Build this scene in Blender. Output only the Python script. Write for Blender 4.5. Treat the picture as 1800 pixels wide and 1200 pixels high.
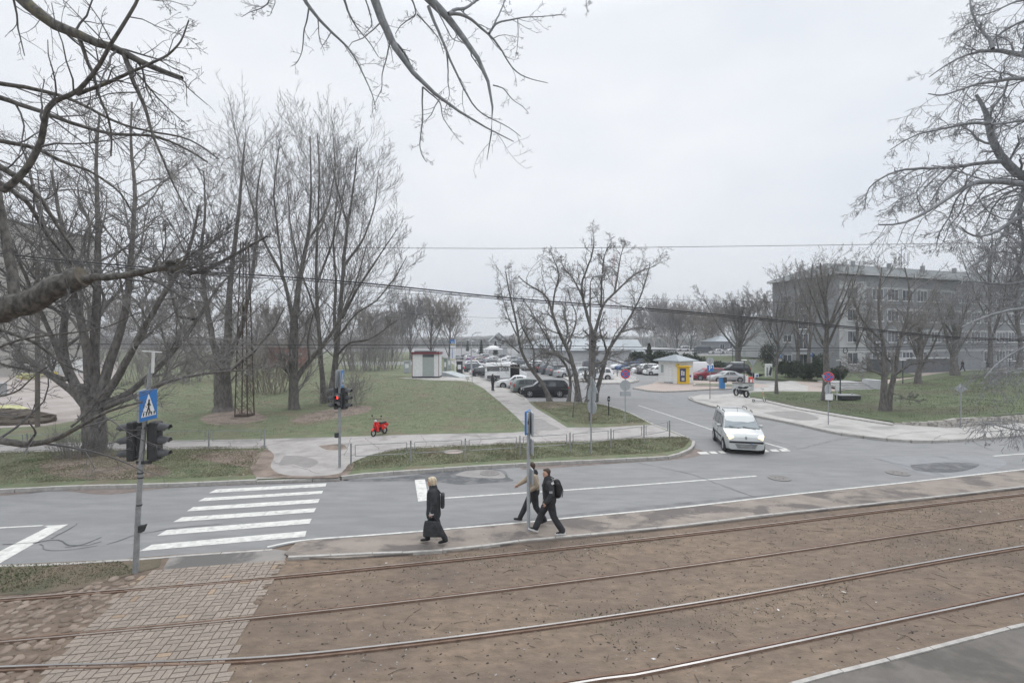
import bpy, bmesh, math, random
import numpy as np
from mathutils import Vector, Matrix
from mathutils.geometry import tessellate_polygon
random.seed(7); RNG = np.random.default_rng(11)
S = bpy.context.scene
for o in list(bpy.data.objects): bpy.data.objects.remove(o)
R = math.radians
# ---------------------------------------------------------------- camera
F, CU, CV, CH = 850.0, 900.0, 600.0, 5.3        # focal length and centre in photo pixels, eye height
cam_d = bpy.data.cameras.new('camera'); cam = bpy.data.objects.new('camera', cam_d)
S.collection.objects.link(cam); S.camera = cam
cam.location = (0, 0, CH); cam.rotation_euler = (R(90), 0, 0)
cam_d.sensor_width = 36; cam_d.lens = F / 1800 * 36; cam_d.clip_start = .1; cam_d.clip_end = 6000
# ---------------------------------------------------------------- sky, sun, exposure
S.view_settings.view_transform = 'Standard'; S.view_settings.look = 'None'
S.view_settings.exposure = 0; S.view_settings.gamma = 1
SUN_EL, SUN_ROT = R(52), R(200)
w = bpy.data.worlds.new('World'); S.world = w; w.use_nodes = True
nt = w.node_tree; nt.nodes.clear(); N = nt.nodes.new; L = nt.links.new
out = N('ShaderNodeOutputWorld'); bg = N('ShaderNodeBackground'); bg.inputs[1].default_value = .1
sky = N('ShaderNodeTexSky'); sky.sky_type = 'NISHITA'; sky.sun_disc = False
sky.sun_elevation = SUN_EL; sky.sun_rotation = SUN_ROT
tc = N('ShaderNodeTexCoord'); sep = N('ShaderNodeSeparateXYZ'); L(tc.outputs['Generated'], sep.inputs[0])
mp = N('ShaderNodeMapping'); mp.inputs['Scale'].default_value = (1, 1, 2.6); L(tc.outputs['Generated'], mp.inputs[0])
nz = N('ShaderNodeTexNoise'); nz.inputs['Scale'].default_value = 2.3; nz.inputs['Detail'].default_value = 5
nz.inputs['Roughness'].default_value = .52; L(mp.outputs[0], nz.inputs['Vector'])
cr = N('ShaderNodeValToRGB'); L(nz.outputs['Fac'], cr.inputs[0])
cr.color_ramp.elements[0].position = .30; cr.color_ramp.elements[0].color = (.70, .735, .785, 1)
cr.color_ramp.elements[1].position = .66; cr.color_ramp.elements[1].color = (.84, .85, .87, 1)
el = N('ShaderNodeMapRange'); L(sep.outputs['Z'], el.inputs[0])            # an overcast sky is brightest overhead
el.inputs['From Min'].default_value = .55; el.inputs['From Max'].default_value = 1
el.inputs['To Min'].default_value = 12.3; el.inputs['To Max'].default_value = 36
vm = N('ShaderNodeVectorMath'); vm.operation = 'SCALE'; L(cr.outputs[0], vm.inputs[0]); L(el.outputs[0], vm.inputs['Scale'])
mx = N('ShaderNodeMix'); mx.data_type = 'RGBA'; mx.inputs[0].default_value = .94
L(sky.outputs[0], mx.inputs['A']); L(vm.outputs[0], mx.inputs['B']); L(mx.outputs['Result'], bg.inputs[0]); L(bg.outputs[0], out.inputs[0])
sd = bpy.data.lights.new('sun', 'SUN'); sd.energy = 1.1; sd.angle = R(25); sd.color = (1, .97, .93)
sun = bpy.data.objects.new('sun', sd); S.collection.objects.link(sun)
sun.rotation_euler = (R(90) - SUN_EL, 0, R(180) - SUN_ROT + R(180)); sun.location = (0, -20, 40)
# ---------------------------------------------------------------- helpers
def G(u, v, z=0.0):
    d = (CH - z) * F / (v - CV)
    return Vector(((u - CU) * d / F, d, z))
def at(u, v, Y): return Vector(((u - CU) * Y / F, Y, CH - (v - CV) * Y / F))
def link(o, parent=None):
    S.collection.objects.link(o)
    if parent is not None: o.parent = parent
    return o
def tag(o, label=None, cat=None, group=None, kind=None):
    for k, v in (('label', label), ('category', cat), ('group', group), ('kind', kind)):
        if v: o[k] = v
    return o
def empty(name, loc=(0, 0, 0), rz=0, label=None, cat=None, group=None):
    o = bpy.data.objects.new(name, None); o.location = loc; o.rotation_euler = (0, 0, rz); o.empty_display_size = .3
    link(o); return tag(o, label, cat, group)
def kids(o): return [c for c in S.objects if c.parent == o]
def copy_tree(o, parent=None):
    ch = kids(o); c = o.copy(); S.collection.objects.link(c)
    c.parent = parent
    for k in ch: copy_tree(k, c)
    return c
MATS = {}
def mat(name, c1, c2=None, scale=8, rough=.8, bump=0, bscale=None, metal=0, detail=5, ramp=(.35, .65), spec=.3,
        c3=None, scale3=.6, ramp3=(.5, .62), emit=0, stretch=(1, 1, 1), coat=0, w=0):
    if name in MATS: return MATS[name]
    m = bpy.data.materials.new(name); m.use_nodes = True; t = m.node_tree; b = t.nodes['Principled BSDF']
    n, l = t.nodes.new, t.links.new
    b.inputs['Roughness'].default_value = rough; b.inputs['Metallic'].default_value = metal
    b.inputs['Specular IOR Level'].default_value = spec; b.inputs['Base Color'].default_value = (*c1, 1)
    if coat: b.inputs['Coat Weight'].default_value = coat; b.inputs['Coat Roughness'].default_value = .08
    if emit: b.inputs['Emission Color'].default_value = (*c1, 1); b.inputs['Emission Strength'].default_value = emit
    tcn = n('ShaderNodeTexCoord'); mpn = n('ShaderNodeMapping'); mpn.inputs['Scale'].default_value = stretch
    l(tcn.outputs['Object'], mpn.inputs[0]); col = None
    if c2:
        a = n('ShaderNodeTexNoise'); a.inputs['Scale'].default_value = scale; a.inputs['Detail'].default_value = detail
        a.inputs['Roughness'].default_value = .6; l(mpn.outputs[0], a.inputs['Vector'])
        r = n('ShaderNodeValToRGB'); r.color_ramp.elements[0].position = ramp[0]; r.color_ramp.elements[1].position = ramp[1]
        r.color_ramp.elements[0].color = (*c1, 1); r.color_ramp.elements[1].color = (*c2, 1)
        l(a.outputs['Fac'], r.inputs[0]); col = r.outputs[0]
        if c3:
            a3 = n('ShaderNodeTexNoise'); a3.inputs['Scale'].default_value = scale3; a3.inputs['Detail'].default_value = 6
            a3.inputs['Roughness'].default_value = .62; a3.inputs['Distortion'].default_value = .3; l(mpn.outputs[0], a3.inputs['Vector'])
            r3 = n('ShaderNodeMapRange'); r3.inputs[1].default_value = ramp3[0]; r3.inputs[2].default_value = ramp3[1]
            l(a3.outputs['Fac'], r3.inputs[0])
            x = n('ShaderNodeMix'); x.data_type = 'RGBA'; l(r3.outputs[0], x.inputs[0]); l(col, x.inputs['A'])
            x.inputs['B'].default_value = (*c3, 1); col = x.outputs['Result']
        l(col, b.inputs['Base Color'])
    if bump:
        bn = n('ShaderNodeTexNoise'); bn.inputs['Scale'].default_value = bscale or scale * 3; bn.inputs['Detail'].default_value = 6
        l(mpn.outputs[0], bn.inputs['Vector']); bp = n('ShaderNodeBump'); bp.inputs['Distance'].default_value = bump
        bp.inputs['Strength'].default_value = .8; l(bn.outputs['Fac'], bp.inputs['Height']); l(bp.outputs[0], b.inputs['Normal'])
    MATS[name] = m; return m
def glass(name, c, rough=.06):
    if name in MATS: return MATS[name]
    m = bpy.data.materials.new(name); m.use_nodes = True; b = m.node_tree.nodes['Principled BSDF']
    b.inputs['Base Color'].default_value = (*c, 1); b.inputs['Roughness'].default_value = rough
    b.inputs['Specular IOR Level'].default_value = .8; b.inputs['Coat Weight'].default_value = .3
    MATS[name] = m; return m
class MB:
    """collects shapes, then links them as one mesh object"""
    def __init__(s): s.v = []; s.f = []; s.mi = []; s.ms = []; s.sm = []
    def m(s, mt):
        if mt not in s.ms: s.ms.append(mt)
        return s.ms.index(mt)
    def add(s, vs, fs, mt=None, smooth=False):
        o = len(s.v); s.v += [tuple(p) for p in vs]; k = s.m(mt) if mt else 0
        for f in fs: s.f.append([i + o for i in f]); s.mi.append(k); s.sm.append(smooth)
        return s
    def box(s, c, d, mt=None, rot=None, bev=0, taper=(1, 1)):
        x, y, z = d[0] / 2, d[1] / 2, d[2] / 2; c = Vector(c)
        if bev:
            b = bev; P = []
            for sx in (-1, 1):
                for sy in (-1, 1):
                    for sz in (-1, 1):
                        P += [Vector((sx * (x - b), sy * (y - b), sz * z)), Vector((sx * (x - b), sy * y, sz * (z - b))), Vector((sx * x, sy * (y - b), sz * (z - b)))]
            bm = bmesh.new()
            for p in P: bm.verts.new(p)
            bmesh.ops.convex_hull(bm, input=bm.verts); bmesh.ops.dissolve_limit(bm, angle_limit=.05, verts=bm.verts, edges=bm.edges)
            bm.verts.ensure_lookup_table(); bm.verts.index_update()
            P = [v.co.copy() for v in bm.verts]; fs = [[v.index for v in f.verts] for f in bm.faces]; bm.free()
        else:
            P = [Vector((sx * x * (taper[0] if sz > 0 else 1), sy * y * (taper[1] if sz > 0 else 1), sz * z)) for sx in (-1, 1) for sy in (-1, 1) for sz in (-1, 1)]
            fs = [(0, 1, 3, 2), (4, 6, 7, 5), (0, 4, 5, 1), (2, 3, 7, 6), (0, 2, 6, 4), (1, 5, 7, 3)]
        if rot is not None:
            rm = rot if isinstance(rot, Matrix) else Matrix.Rotation(rot, 3, 'Z')
            P = [rm @ p for p in P]
        return s.add([p + c for p in P], fs, mt)
    def tube(s, pts, r, mt=None, n=8, cap=True, smooth=True):
        pts = [Vector(p) for p in pts]; rs = r if isinstance(r, (list, tuple)) else [r] * len(pts)
        V = []; u = None
        for i, p in enumerate(pts):
            t = (pts[min(i + 1, len(pts) - 1)] - pts[max(i - 1, 0)]).normalized()
            if u is None: u = t.orthogonal().normalized()
            u = (u - t * u.dot(t)).normalized() if abs(u.dot(t)) < .999 else t.orthogonal().normalized()
            w_ = t.cross(u)
            for k in range(n):
                a = 2 * math.pi * k / n; V.append(p + (u * math.cos(a) + w_ * math.sin(a)) * rs[i])
        fs = [[i * n + k, i * n + (k + 1) % n, (i + 1) * n + (k + 1) % n, (i + 1) * n + k] for i in range(len(pts) - 1) for k in range(n)]
        s.add(V, fs, mt, smooth)
        if cap: s.add(V, [list(range(n))[::-1], [(len(pts) - 1) * n + k for k in range(n)]], mt)
        return s
    def poly(s, pts, mt=None):
        pts = [Vector(p) for p in pts]; tr = tessellate_polygon([pts]); fs = []
        for t in tr:
            nrm = (pts[t[1]] - pts[t[0]]).cross(pts[t[2]] - pts[t[0]])
            fs.append(t if nrm.z >= 0 else t[::-1])
        return s.add(pts, fs, mt)
    def slab(s, pts, z0, mt=None):
        pts = [Vector(p) for p in pts]; s.poly(pts, mt); n = len(pts)
        ar = sum(pts[i].x * pts[(i + 1) % n].y - pts[(i + 1) % n].x * pts[i].y for i in range(n))
        if ar < 0: pts = pts[::-1]
        V = pts + [Vector((p.x, p.y, z0)) for p in pts]
        return s.add(V, [(i + n, (i + 1) % n + n, (i + 1) % n, i) for i in range(n)], mt)
    def prism(s, pts, vec, mt=None, smooth=False):
        """extrude a planar polygon along vec"""
        pts = [Vector(p) for p in pts]; vec = Vector(vec); n = len(pts)
        tr = [list(t) for t in tessellate_polygon([pts])]
        nn = (pts[tr[0][1]] - pts[tr[0][0]]).cross(pts[tr[0][2]] - pts[tr[0][0]])
        V = pts + [p + vec for p in pts]; d = nn.dot(vec)
        a = [t[::-1] if d > 0 else t for t in tr]; b = [[i + n for i in (t if d > 0 else t[::-1])] for t in tr]
        return s.add(V, a + b, mt).add(V, [(i, (i + 1) % n, (i + 1) % n + n, i + n) for i in range(n)], mt, smooth)
    def disc(s, c, nrm, r, th, mt=None, n=24):
        nrm = Vector(nrm).normalized(); u = nrm.orthogonal().normalized(); w_ = nrm.cross(u); c = Vector(c)
        return s.prism([c + (u * math.cos(2 * math.pi * k / n) + w_ * math.sin(2 * math.pi * k / n)) * r for k in range(n)], nrm * th, mt)
    def ring(s, c, nrm, r0, r1, th, mt=None, n=28):
        nrm = Vector(nrm).normalized(); u = nrm.orthogonal().normalized(); w_ = nrm.cross(u); c = Vector(c)
        V = [c + (u * math.cos(2 * math.pi * k / n) + w_ * math.sin(2 * math.pi * k / n)) * r + nrm * h for (r, h) in ((r0, 0), (r1, 0), (r1, th), (r0, th)) for k in range(n)]
        return s.add(V, [(a * n + k, a * n + (k + 1) % n, ((a + 1) % 4) * n + (k + 1) % n, ((a + 1) % 4) * n + k) for a in range(4) for k in range(n)], mt)
    def ell(s, c, r, mt=None, n=14, m_=9, rot=None):
        V = []; c = Vector(c)
        for i in range(m_ + 1):
            th = math.pi * i / m_
            for k in range(n):
                a = 2 * math.pi * k / n; p = Vector((r[0] * math.sin(th) * math.cos(a), r[1] * math.sin(th) * math.sin(a), r[2] * math.cos(th)))
                V.append(c + (rot @ p if rot is not None else p))
        return s.add(V, [(i * n + k, (i + 1) * n + k, (i + 1) * n + (k + 1) % n, i * n + (k + 1) % n) for i in range(m_) for k in range(n)], mt, True)
    def build(s, name, mt=None, parent=None, loc=None, rz=0, autosm=False, weld=False):
        me = bpy.data.meshes.new(name); me.from_pydata(s.v, [], s.f)
        for x in (s.ms or [mt]): me.materials.append(x)
        me.polygons.foreach_set('material_index', s.mi if s.ms else [0] * len(s.f)); me.polygons.foreach_set('use_smooth', s.sm)
        if weld:
            bm = bmesh.new(); bm.from_mesh(me); bmesh.ops.remove_doubles(bm, verts=bm.verts, dist=1e-4); bmesh.ops.recalc_face_normals(bm, faces=bm.faces); bm.to_mesh(me); bm.free()
        me.update(); o = bpy.data.objects.new(name, me); link(o, parent)
        if loc is not None: o.location = loc
        o.rotation_euler = (0, 0, rz); return o
def structure(mb, name, mt=None, label=None):
    o = mb.build(name, mt); o['kind'] = 'structure'
    if label: o['label'] = label; 
    return o
def text_mesh(body, size, mt, parent, loc, rot, name='lettering', extrude=.004, sx=1, bold=0, align='CENTER'):
    c = bpy.data.curves.new(name, 'FONT'); c.body = body; c.size = size; c.align_x = align; c.align_y = 'CENTER'; c.extrude = extrude; c.offset = bold
    t = bpy.data.objects.new(name + '_curve', c); S.collection.objects.link(t)
    dg = bpy.context.evaluated_depsgraph_get(); me = bpy.data.meshes.new_from_object(t.evaluated_get(dg)); bpy.data.objects.remove(t)
    me.materials.clear(); me.materials.append(mt); o = bpy.data.objects.new(name, me); link(o, parent)
    o.location = loc; o.rotation_euler = rot; o.scale = (sx, 1, 1); return o
# ---------------------------------------------------------------- palette
asph = mat('asphalt', (.188, .190, .193), (.232, .233, .235), scale=2.3, rough=.85, bump=.004, bscale=90, detail=10, c3=(.165, .167, .17), scale3=.22, ramp3=(.48, .75), stretch=(.35, 1.2, 1))
galv = mat('galvanised steel', (.27, .285, .295), (.36, .375, .385), scale=9, rough=.5, metal=.35)
darkm = mat('dark painted metal', (.035, .037, .04), (.055, .057, .06), scale=12, rough=.6)
black = mat('black plastic', (.022, .023, .026), rough=.5)
white = mat('white paint', (.62, .63, .63), (.72, .73, .73), scale=3, rough=.55)
blue = mat('sign blue', (.035, .17, .46), rough=.4); red = mat('sign red', (.62, .05, .035), rough=.4)
signback = mat('sign back grey', (.33, .36, .38), (.40, .42, .44), scale=5, rough=.5, metal=.2)
# ================================================================ THE GROUND
grassm = mat('lawn grass', (.098, .125, .07), (.155, .17, .105), scale=1.6, rough=.95, bump=.03, bscale=26, c3=(.15, .13, .092), scale3=.42, ramp3=(.5, .66), detail=9)
grassr = mat('park lawn grass', (.07, .095, .05), (.12, .14, .08), scale=.8, rough=.95, bump=.03, bscale=26, c3=(.095, .086, .066), scale3=.12, ramp3=(.5, .68), detail=9)
pavem = mat('old pavement asphalt', (.29, .275, .265), (.36, .345, .335), scale=1.3, rough=.9, bump=.004, bscale=60, c3=(.215, .205, .2), scale3=.5, ramp3=(.52, .66))
slabm = mat('pale pavement', (.33, .32, .305), (.41, .40, .385), scale=.9, rough=.9, bump=.004, bscale=60, c3=(.26, .255, .245), scale3=.33, ramp3=(.54, .66))
platm = mat('platform asphalt', (.20, .175, .155), (.27, .235, .205), scale=1.2, rough=.85, bump=.004, bscale=60, c3=(.125, .112, .105), scale3=.55, ramp3=(.5, .58), stretch=(1, 1.5, 1))
dirtm = mat('tramway dirt', (.122, .094, .072), (.235, .178, .134), scale=5, rough=.95, bump=.012, bscale=30, detail=15, c3=(.115, .092, .078), scale3=.5, ramp3=(.42, .74), stretch=(.6, 1.25, 1), ramp=(.28, .74))
kerbm = mat('kerb stone', (.31, .30, .285), (.42, .405, .385), scale=6, rough=.9, bump=.004)
pinkm = mat('reddish paving', (.32, .265, .238), (.38, .32, .29), scale=1.4, rough=.9, c3=(.35, .31, .28), scale3=.3)
mk = mat('road marking paint', (.50, .50, .475), (.62, .62, .59), scale=5, rough=.8, c3=(.33, .33, .325), scale3=4.5, ramp3=(.50, .72))
concm = mat('footway concrete', (.12, .111, .102), (.155, .142, .13), scale=2.1, rough=.85, bump=.003, bscale=40, c3=(.095, .088, .08), scale3=.7)
structure(MB().poly([(-3000, -60, -.4), (3000, -60, -.4), (3000, 5000, -.4), (-3000, 5000, -.4)]), 'ground',
          mat('far ground', (.075, .085, .05), (.12, .11, .075), scale=.03, rough=1))
structure(MB().slab([(-160, -10, 0), (160, -10, 0), (190, 420, 0), (-190, 420, 0)], -.5), 'road', asph)
def L2(pts, z=0.0): return [G(u, v, z) for u, v in pts]
ZK = .125
kerb_main = [(-900, 897), (-400, 875), (0, 858), (133, 852), (293, 848), (443, 842), (500, 840), (600, 836), (650, 830), (811, 819), (900, 814), (993, 809), (1100, 804.5), (1165, 801), (1182, 798), (1204, 791), (1217, 780), (1216, 774), (1208, 769)]
kerb_side = [(1208, 769), (1175, 756), (1146, 745), (1100, 723), (1050, 709), (1007, 706.7), (967, 706), (930, 706), (920, 698), (897, 685), (877, 677), (850, 667), (827, 653.5), (815, 648), (790, 633), (760, 618)]
lawn_outline = kerb_main + kerb_side[1:] + [(-2600, 618), (-2600, 960)]
structure(MB().slab(L2(lawn_outline, ZK), -.1), 'lawn', grassm)
side_top = [(-900, 789), (0, 781), (50, 779), (300, 774), (467, 771), (617, 767), (705, 764), (789, 762), (900, 760), (931, 757), (908, 732), (883, 710), (850, 682), (833, 673), (810, 650), (797, 640), (785, 633)]
side_bot = [(790, 633), (815, 648.6), (827, 654), (850, 667.8), (877, 678), (897, 686), (920, 699), (930, 706.6), (943, 718), (967, 732), (997, 751), (1060, 751), (1146, 745.8), (1174, 757), (1205, 769), (1138, 770), (1054, 774), (993, 777), (900, 780), (817, 783), (733, 787), (683, 793), (650, 799), (620, 812), (598, 832), (598, 835.3), (500, 839.5), (450, 841), (455, 815), (472, 787), (300, 789), (0, 795), (-900, 806)]
structure(MB().poly(L2(side_top + side_bot, ZK + .006)), 'sidewalk', pavem)
# yard in front of the works building at the left
structure(MB().poly(L2([(-900, 770), (0, 752), (80, 748), (140, 738), (150, 705), (198, 668), (212, 650), (205, 632), (-900, 632)], ZK + .006)), 'yard_pavement',
          mat('yard paving', (.29, .26, .245), (.35, .32, .30), scale=.6, rough=.9, c3=(.24, .21, .195), scale3=.2))
structure(MB().poly(L2([(700, 664), (760, 668), (812, 669), (842, 672), (829, 665), (815, 657), (795, 660), (775, 658), (772, 650), (762, 650), (770, 662), (740, 663)], ZK + .01)), 'footpath', slabm)
# right hand side: pavement, lawn, plaza
kerb_right = [(1400, 668), (1330, 676), (1300, 690), (1262, 693), (1235, 693), (1213, 697.5), (1223, 704), (1250, 712), (1275, 717), (1308, 725), (1400, 743), (1467, 758), (1533, 767), (1589, 772), (1633, 773), (1711, 769), (1800, 763), (2100, 747), (2900, 720)]
structure(MB().slab(L2(kerb_right + [(2900, 640), (1330, 640), (1330, 664)], ZK), -.1), 'pavement', slabm)
park = [(1315, 692), (1362, 690), (1446, 691), (1519, 686.5), (1543, 685), (1570, 673), (1621, 665), (1662, 660), (1710, 657), (1800, 656), (2300, 650), (2900, 690), (2100, 728), (1800, 745), (1711, 752), (1662, 754), (1571, 748), (1569, 746), (1478, 731), (1400, 717), (1347, 705), (1318, 700)]
# the lawn rises away from the low stone wall
def park_z(p):
    return ZK + .05 + .5 * max(0, min(1, (p.x / p.y - .775) / .2))
def rise_sheet(mb, outline, mt, nu=60):
    import bisect
    poly = [G(u, v) for u, v in outline]; xs = [p.x for p in poly]; ys = [p.y for p in poly]
    def inside(x, y):
        c = False; n = len(poly)
        for i in range(n):
            a, b = poly[i], poly[i - 1]
            if (a.y > y) != (b.y > y) and x < (b.x - a.x) * (y - a.y) / (b.y - a.y) + a.x: c = not c
        return c
    bm = bmesh.new(); vs = [bm.verts.new((p.x, p.y, 0)) for p in poly]
    bmesh.ops.triangle_fill(bm, edges=[bm.edges.new((vs[i], vs[(i + 1) % len(vs)])) for i in range(len(vs))], use_beauty=True)
    for _ in range(3): bmesh.ops.subdivide_edges(bm, edges=[e for e in bm.edges if e.calc_length() > 2.5], cuts=1, use_grid_fill=False); bmesh.ops.triangulate(bm, faces=bm.faces)
    for v in bm.verts: v.co.z = park_z(v.co)
    bmesh.ops.recalc_face_normals(bm, faces=bm.faces)
    if sum(f.normal.z for f in bm.faces) < 0: bmesh.ops.reverse_faces(bm, faces=bm.faces)
    bm.verts.index_update()
    mb.add([v.co.copy() for v in bm.verts], [[v.index for v in f.verts] for f in bm.faces], mt, True)
    n = len(poly); top = [Vector((p.x, p.y, park_z(p))) for p in poly]; bot = [Vector((p.x, p.y, 0)) for p in poly]
    mb.add(top + bot, [(i, (i + 1) % n, (i + 1) % n + n, i + n) for i in range(n)], mt); bm.free()
b = MB(); rise_sheet(b, park, grassr); structure(b, 'lawn', None)
structure(MB().poly(L2([(1519, 687.5), (1446, 692), (1420, 691), (1420, 678), (1400, 672), (1400, 655), (2900, 640), (2300, 651), (1800, 658), (1710, 659), (1662, 662), (1621, 667), (1570, 675), (1543, 686)], ZK + .006)), 'plaza_paving', pinkm)
structure(MB().slab(L2([(1330, 664), (1420, 668), (1490, 670), (1545, 666), (1620, 659), (1560, 651), (1420, 648), (1280, 640), (1180, 627), (1330, 622), (1420, 626)], .3), 0), 'bank_lawn', grassr)
# kiosk island and parking island
isl = [(1114, 681), (1142, 686), (1167, 687.5), (1200, 686), (1250, 683), (1300, 681.5), (1350, 680), (1354, 678), (1325, 673), (1290, 671), (1213, 668), (1158, 669), (1146, 675)]
structure(MB().slab(L2(isl, ZK + .012), 0), 'kiosk_island', pinkm)
structure(MB().slab(L2([(1218, 676), (1290, 678), (1293, 674.5), (1240, 673), (1222, 673.5)], .28), 0, kerbm), 'planting_kerb', kerbm)
structure(MB().poly(L2([(1221.5, 675.6), (1287, 677.4), (1290, 675), (1240, 673.6), (1224, 674)], .29)), 'planting_bed', grassm)
isl2 = [(1000, 668), (1060, 672.8), (1105, 672), (1121, 668), (1114, 661), (1070, 655), (1020, 655), (985, 660)]
structure(MB().slab(L2(isl2, ZK), 0), 'parking_island', slabm)
# kerbs: real stones with joints
def resample(pts, step):
    out_ = [pts[0].copy()]; acc = 0
    for a, b_ in zip(pts, pts[1:]):
        d = (b_ - a).length
        while acc + d >= step:
            t = (step - acc) / d; a = a + (b_ - a) * t; out_.append(a.copy()); d = (b_ - a).length; acc = 0
        acc += d
    out_.append(pts[-1].copy()); return out_
def smooth_line(pts, n=6):
    P = [pts[0]] + list(pts) + [pts[-1]]; o = []
    for i in range(1, len(P) - 2):
        for k in range(n):
            t = k / n; a, b_, c, d = P[i - 1], P[i], P[i + 1], P[i + 2]
            o.append(.5 * ((2 * b_) + (c - a) * t + (2 * a - 5 * b_ + 4 * c - d) * t * t + (3 * b_ - a - 3 * c + d) * t ** 3))
    o.append(pts[-1]); return o
def kerb(pts, top=.14, w_=.14, step=1.0, mt=None, side=1, dropped=None, z0=-.06, jit=.006, sm=True):
    P = [G(u, v, top) for u, v in pts]; P = [Vector((p.x, p.y, 0)) for p in P]; P = smooth_line(P) if sm else P; Q = resample(P, step); mb = MB()
    for i, (a, b_) in enumerate(zip(Q, Q[1:])):
        if (b_ - a).length < .05: continue
        t = (b_ - a).normalized(); n = Vector((-t.y, t.x, 0)) * w_ * side; g = t * .009
        z = top + random.uniform(-jit, jit)
        if dropped and dropped(a): z = .10
        a2, b2 = a + g, b_ - g; jn = n.normalized() * random.uniform(-jit, jit)
        mb.prism([p + jn for p in ((a2 + Vector((0, 0, z0))), (b2 + Vector((0, 0, z0))), b2 + n + Vector((0, 0, z0)), a2 + n + Vector((0, 0, z0)))], (0, 0, z - z0), mt or kerbm)
    return mb
def dr(p): return -10.5 < p.x < -6.6 and p.y < 22
structure(kerb(kerb_main[:-1], side=-1, dropped=dr), 'kerb', kerbm)
structure(kerb(kerb_side[:15], side=-1), 'kerb', kerbm)
structure(kerb(kerb_right[:18], side=-1), 'kerb', kerbm)
structure(kerb(isl + [isl[0]], side=-1, step=1.5, sm=False), 'kerb', kerbm)
structure(kerb(isl2[:5], side=-1, step=1.5), 'kerb', kerbm)
structure(kerb([(1347, 705.5), (1400, 717.5), (1478, 731.5), (1569, 746)], top=.2, w_=.1), 'lawn_edging', kerbm)
# ---------------------------------------------------------------- near side: platform strip, tramway
ZP = .06
near_edge = [(-900, 1000), (0, 992), (200, 983), (300, 975), (480, 963), (520, 953), (540, 949), (640, 943), (720, 937), (930, 918), (1000, 911), (1200, 892), (1400, 869), (1600, 848), (1800, 826), (2100, 796), (3000, 725)]
plat_near = [(3000, 742), (2100, 822), (1800, 857), (1600, 880), (1400, 901), (1200, 925), (1040, 941), (927, 951), (870, 958), (813, 966), (709, 973), (600, 980), (505, 984)]
dirt = [near_edge[i] for i in range(len(near_edge))]
structure(MB().slab(L2(near_edge, .012) + [Vector((160, 20, .012)), Vector((160, -9, .012)), Vector((-160, -9, .012))], -.05), 'tramway_ground', dirtm)
strip = [(u, v + .3) for u, v in near_edge if u >= 520] + plat_near[:-1] + [(600, 980), (512, 979), (500, 972)]
structure(MB().slab(L2(strip, ZP), 0), 'platform', platm)
structure(kerb([(505, 979), (600, 975), (709, 970)] + [(u, v - 2) for u, v in plat_near[::-1][2:-1]], top=.085, w_=.09, step=1.0, side=1), 'kerb', kerbm)
structure(kerb([(0 - 400, 998), (0, 992), (200, 983.5), (300, 976), (480, 963.5)], top=.03, w_=.1, side=-1), 'kerb', kerbm)
structure(MB().poly(L2([(285, 1001), (300, 976), (480, 964), (508, 968), (500, 984)], .022)), 'apron', mat('apron asphalt', (.20, .19, .18), (.25, .235, .22), scale=.9, rough=.8, c3=(.12, .115, .11), scale3=.8, ramp3=(.45, .55)))
structure(MB().poly(L2([(-900, 1005), (0, 994), (215, 984), (285, 979), (280, 996), (235, 1008), (150, 1032), (80, 1042), (0, 1045), (-900, 1075)], .02)), 'verge',
          mat('worn verge', (.085, .085, .058), (.15, .12, .09), scale=1.7, rough=1, bump=.03, bscale=20, detail=9, c3=(.15, .115, .09), scale3=.5, ramp3=(.45, .6)))
structure(MB().slab(L2([(1395, 1203), (1430, 1189), (1590, 1149), (1730, 1113), (1800, 1096), (2100, 1035), (3000, 900)], .05) + [Vector((40, 4, .05)), Vector((40, 0, .05)), Vector((3.5, 0, .05))], 0), 'near_footway', concm)
structure(kerb([(1300, 1226), (1430, 1187), (1590, 1147), (1730, 1111), (1800, 1094), (2100, 1033), (2600, 955)], top=.065, w_=.07, side=-1), 'kerb', mat('dirty kerb', (.16, .145, .13), (.23, .21, .19), scale=5, rough=.95))
# cobbles at the left, between and beside the rails
cob = []
pol = [G(u, v) for u, v in [(-700, 1080), (0, 1050), (130, 1040), (235, 1012), (265, 1018), (150, 1100), (50, 1205), (-150, 1500), (-900, 1500)]]
def inpoly(x, y, poly):
    c = False
    for i in range(len(poly)):
        a, b_ = poly[i], poly[i - 1]
        if (a.y > y) != (b_.y > y) and x < (b_.x - a.x) * (y - a.y) / (b_.y - a.y) + a.x: c = not c
    return c
stone_m = mat('cobble stone', (.15, .115, .09), (.27, .22, .18), scale=2.2, rough=.85, bump=.004, bscale=30, detail=3, ramp=(.4, .6))
mb = MB(); y = 4.5
while y < 10.6:
    x = -15.0 + random.uniform(0, .15)
    while x < -3.5:
        px, py = x + random.uniform(-.05, .05), y + random.uniform(-.04, .04)
        if inpoly(px, py, pol) and random.random() < .86:
            rr = random.uniform(.075, .125); a0 = random.uniform(0, 3.1); n = 8; rs = [rr * random.uniform(.8, 1.1) for _ in range(n)]
            V = []; hh = random.uniform(.01, .032)
            for (k_, zz) in ((1.0, -.02), (.93, hh * .65), (.6, hh)):
                for k in range(n):
                    a = 2 * math.pi * k / n; q = Vector((rs[k] * math.cos(a) * 1.2, rs[k] * math.sin(a) * .8)) * k_; q.rotate(Matrix.Rotation(a0, 2))
                    V.append((px + q.x, py + q.y, .012 + zz))
            mb.add(V, [(j * n + k, j * n + (k + 1) % n, (j + 1) * n + (k + 1) % n, (j + 1) * n + k) for j in range(2) for k in range(n)] + [[2 * n + k for k in range(n)]], stone_m, True)
        x += random.uniform(.17, .26)
    y += .155
tag(mb.build('cobblestones'), kind='stuff', label='rounded cobblestones set in dirt beside the tram rails')
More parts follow.
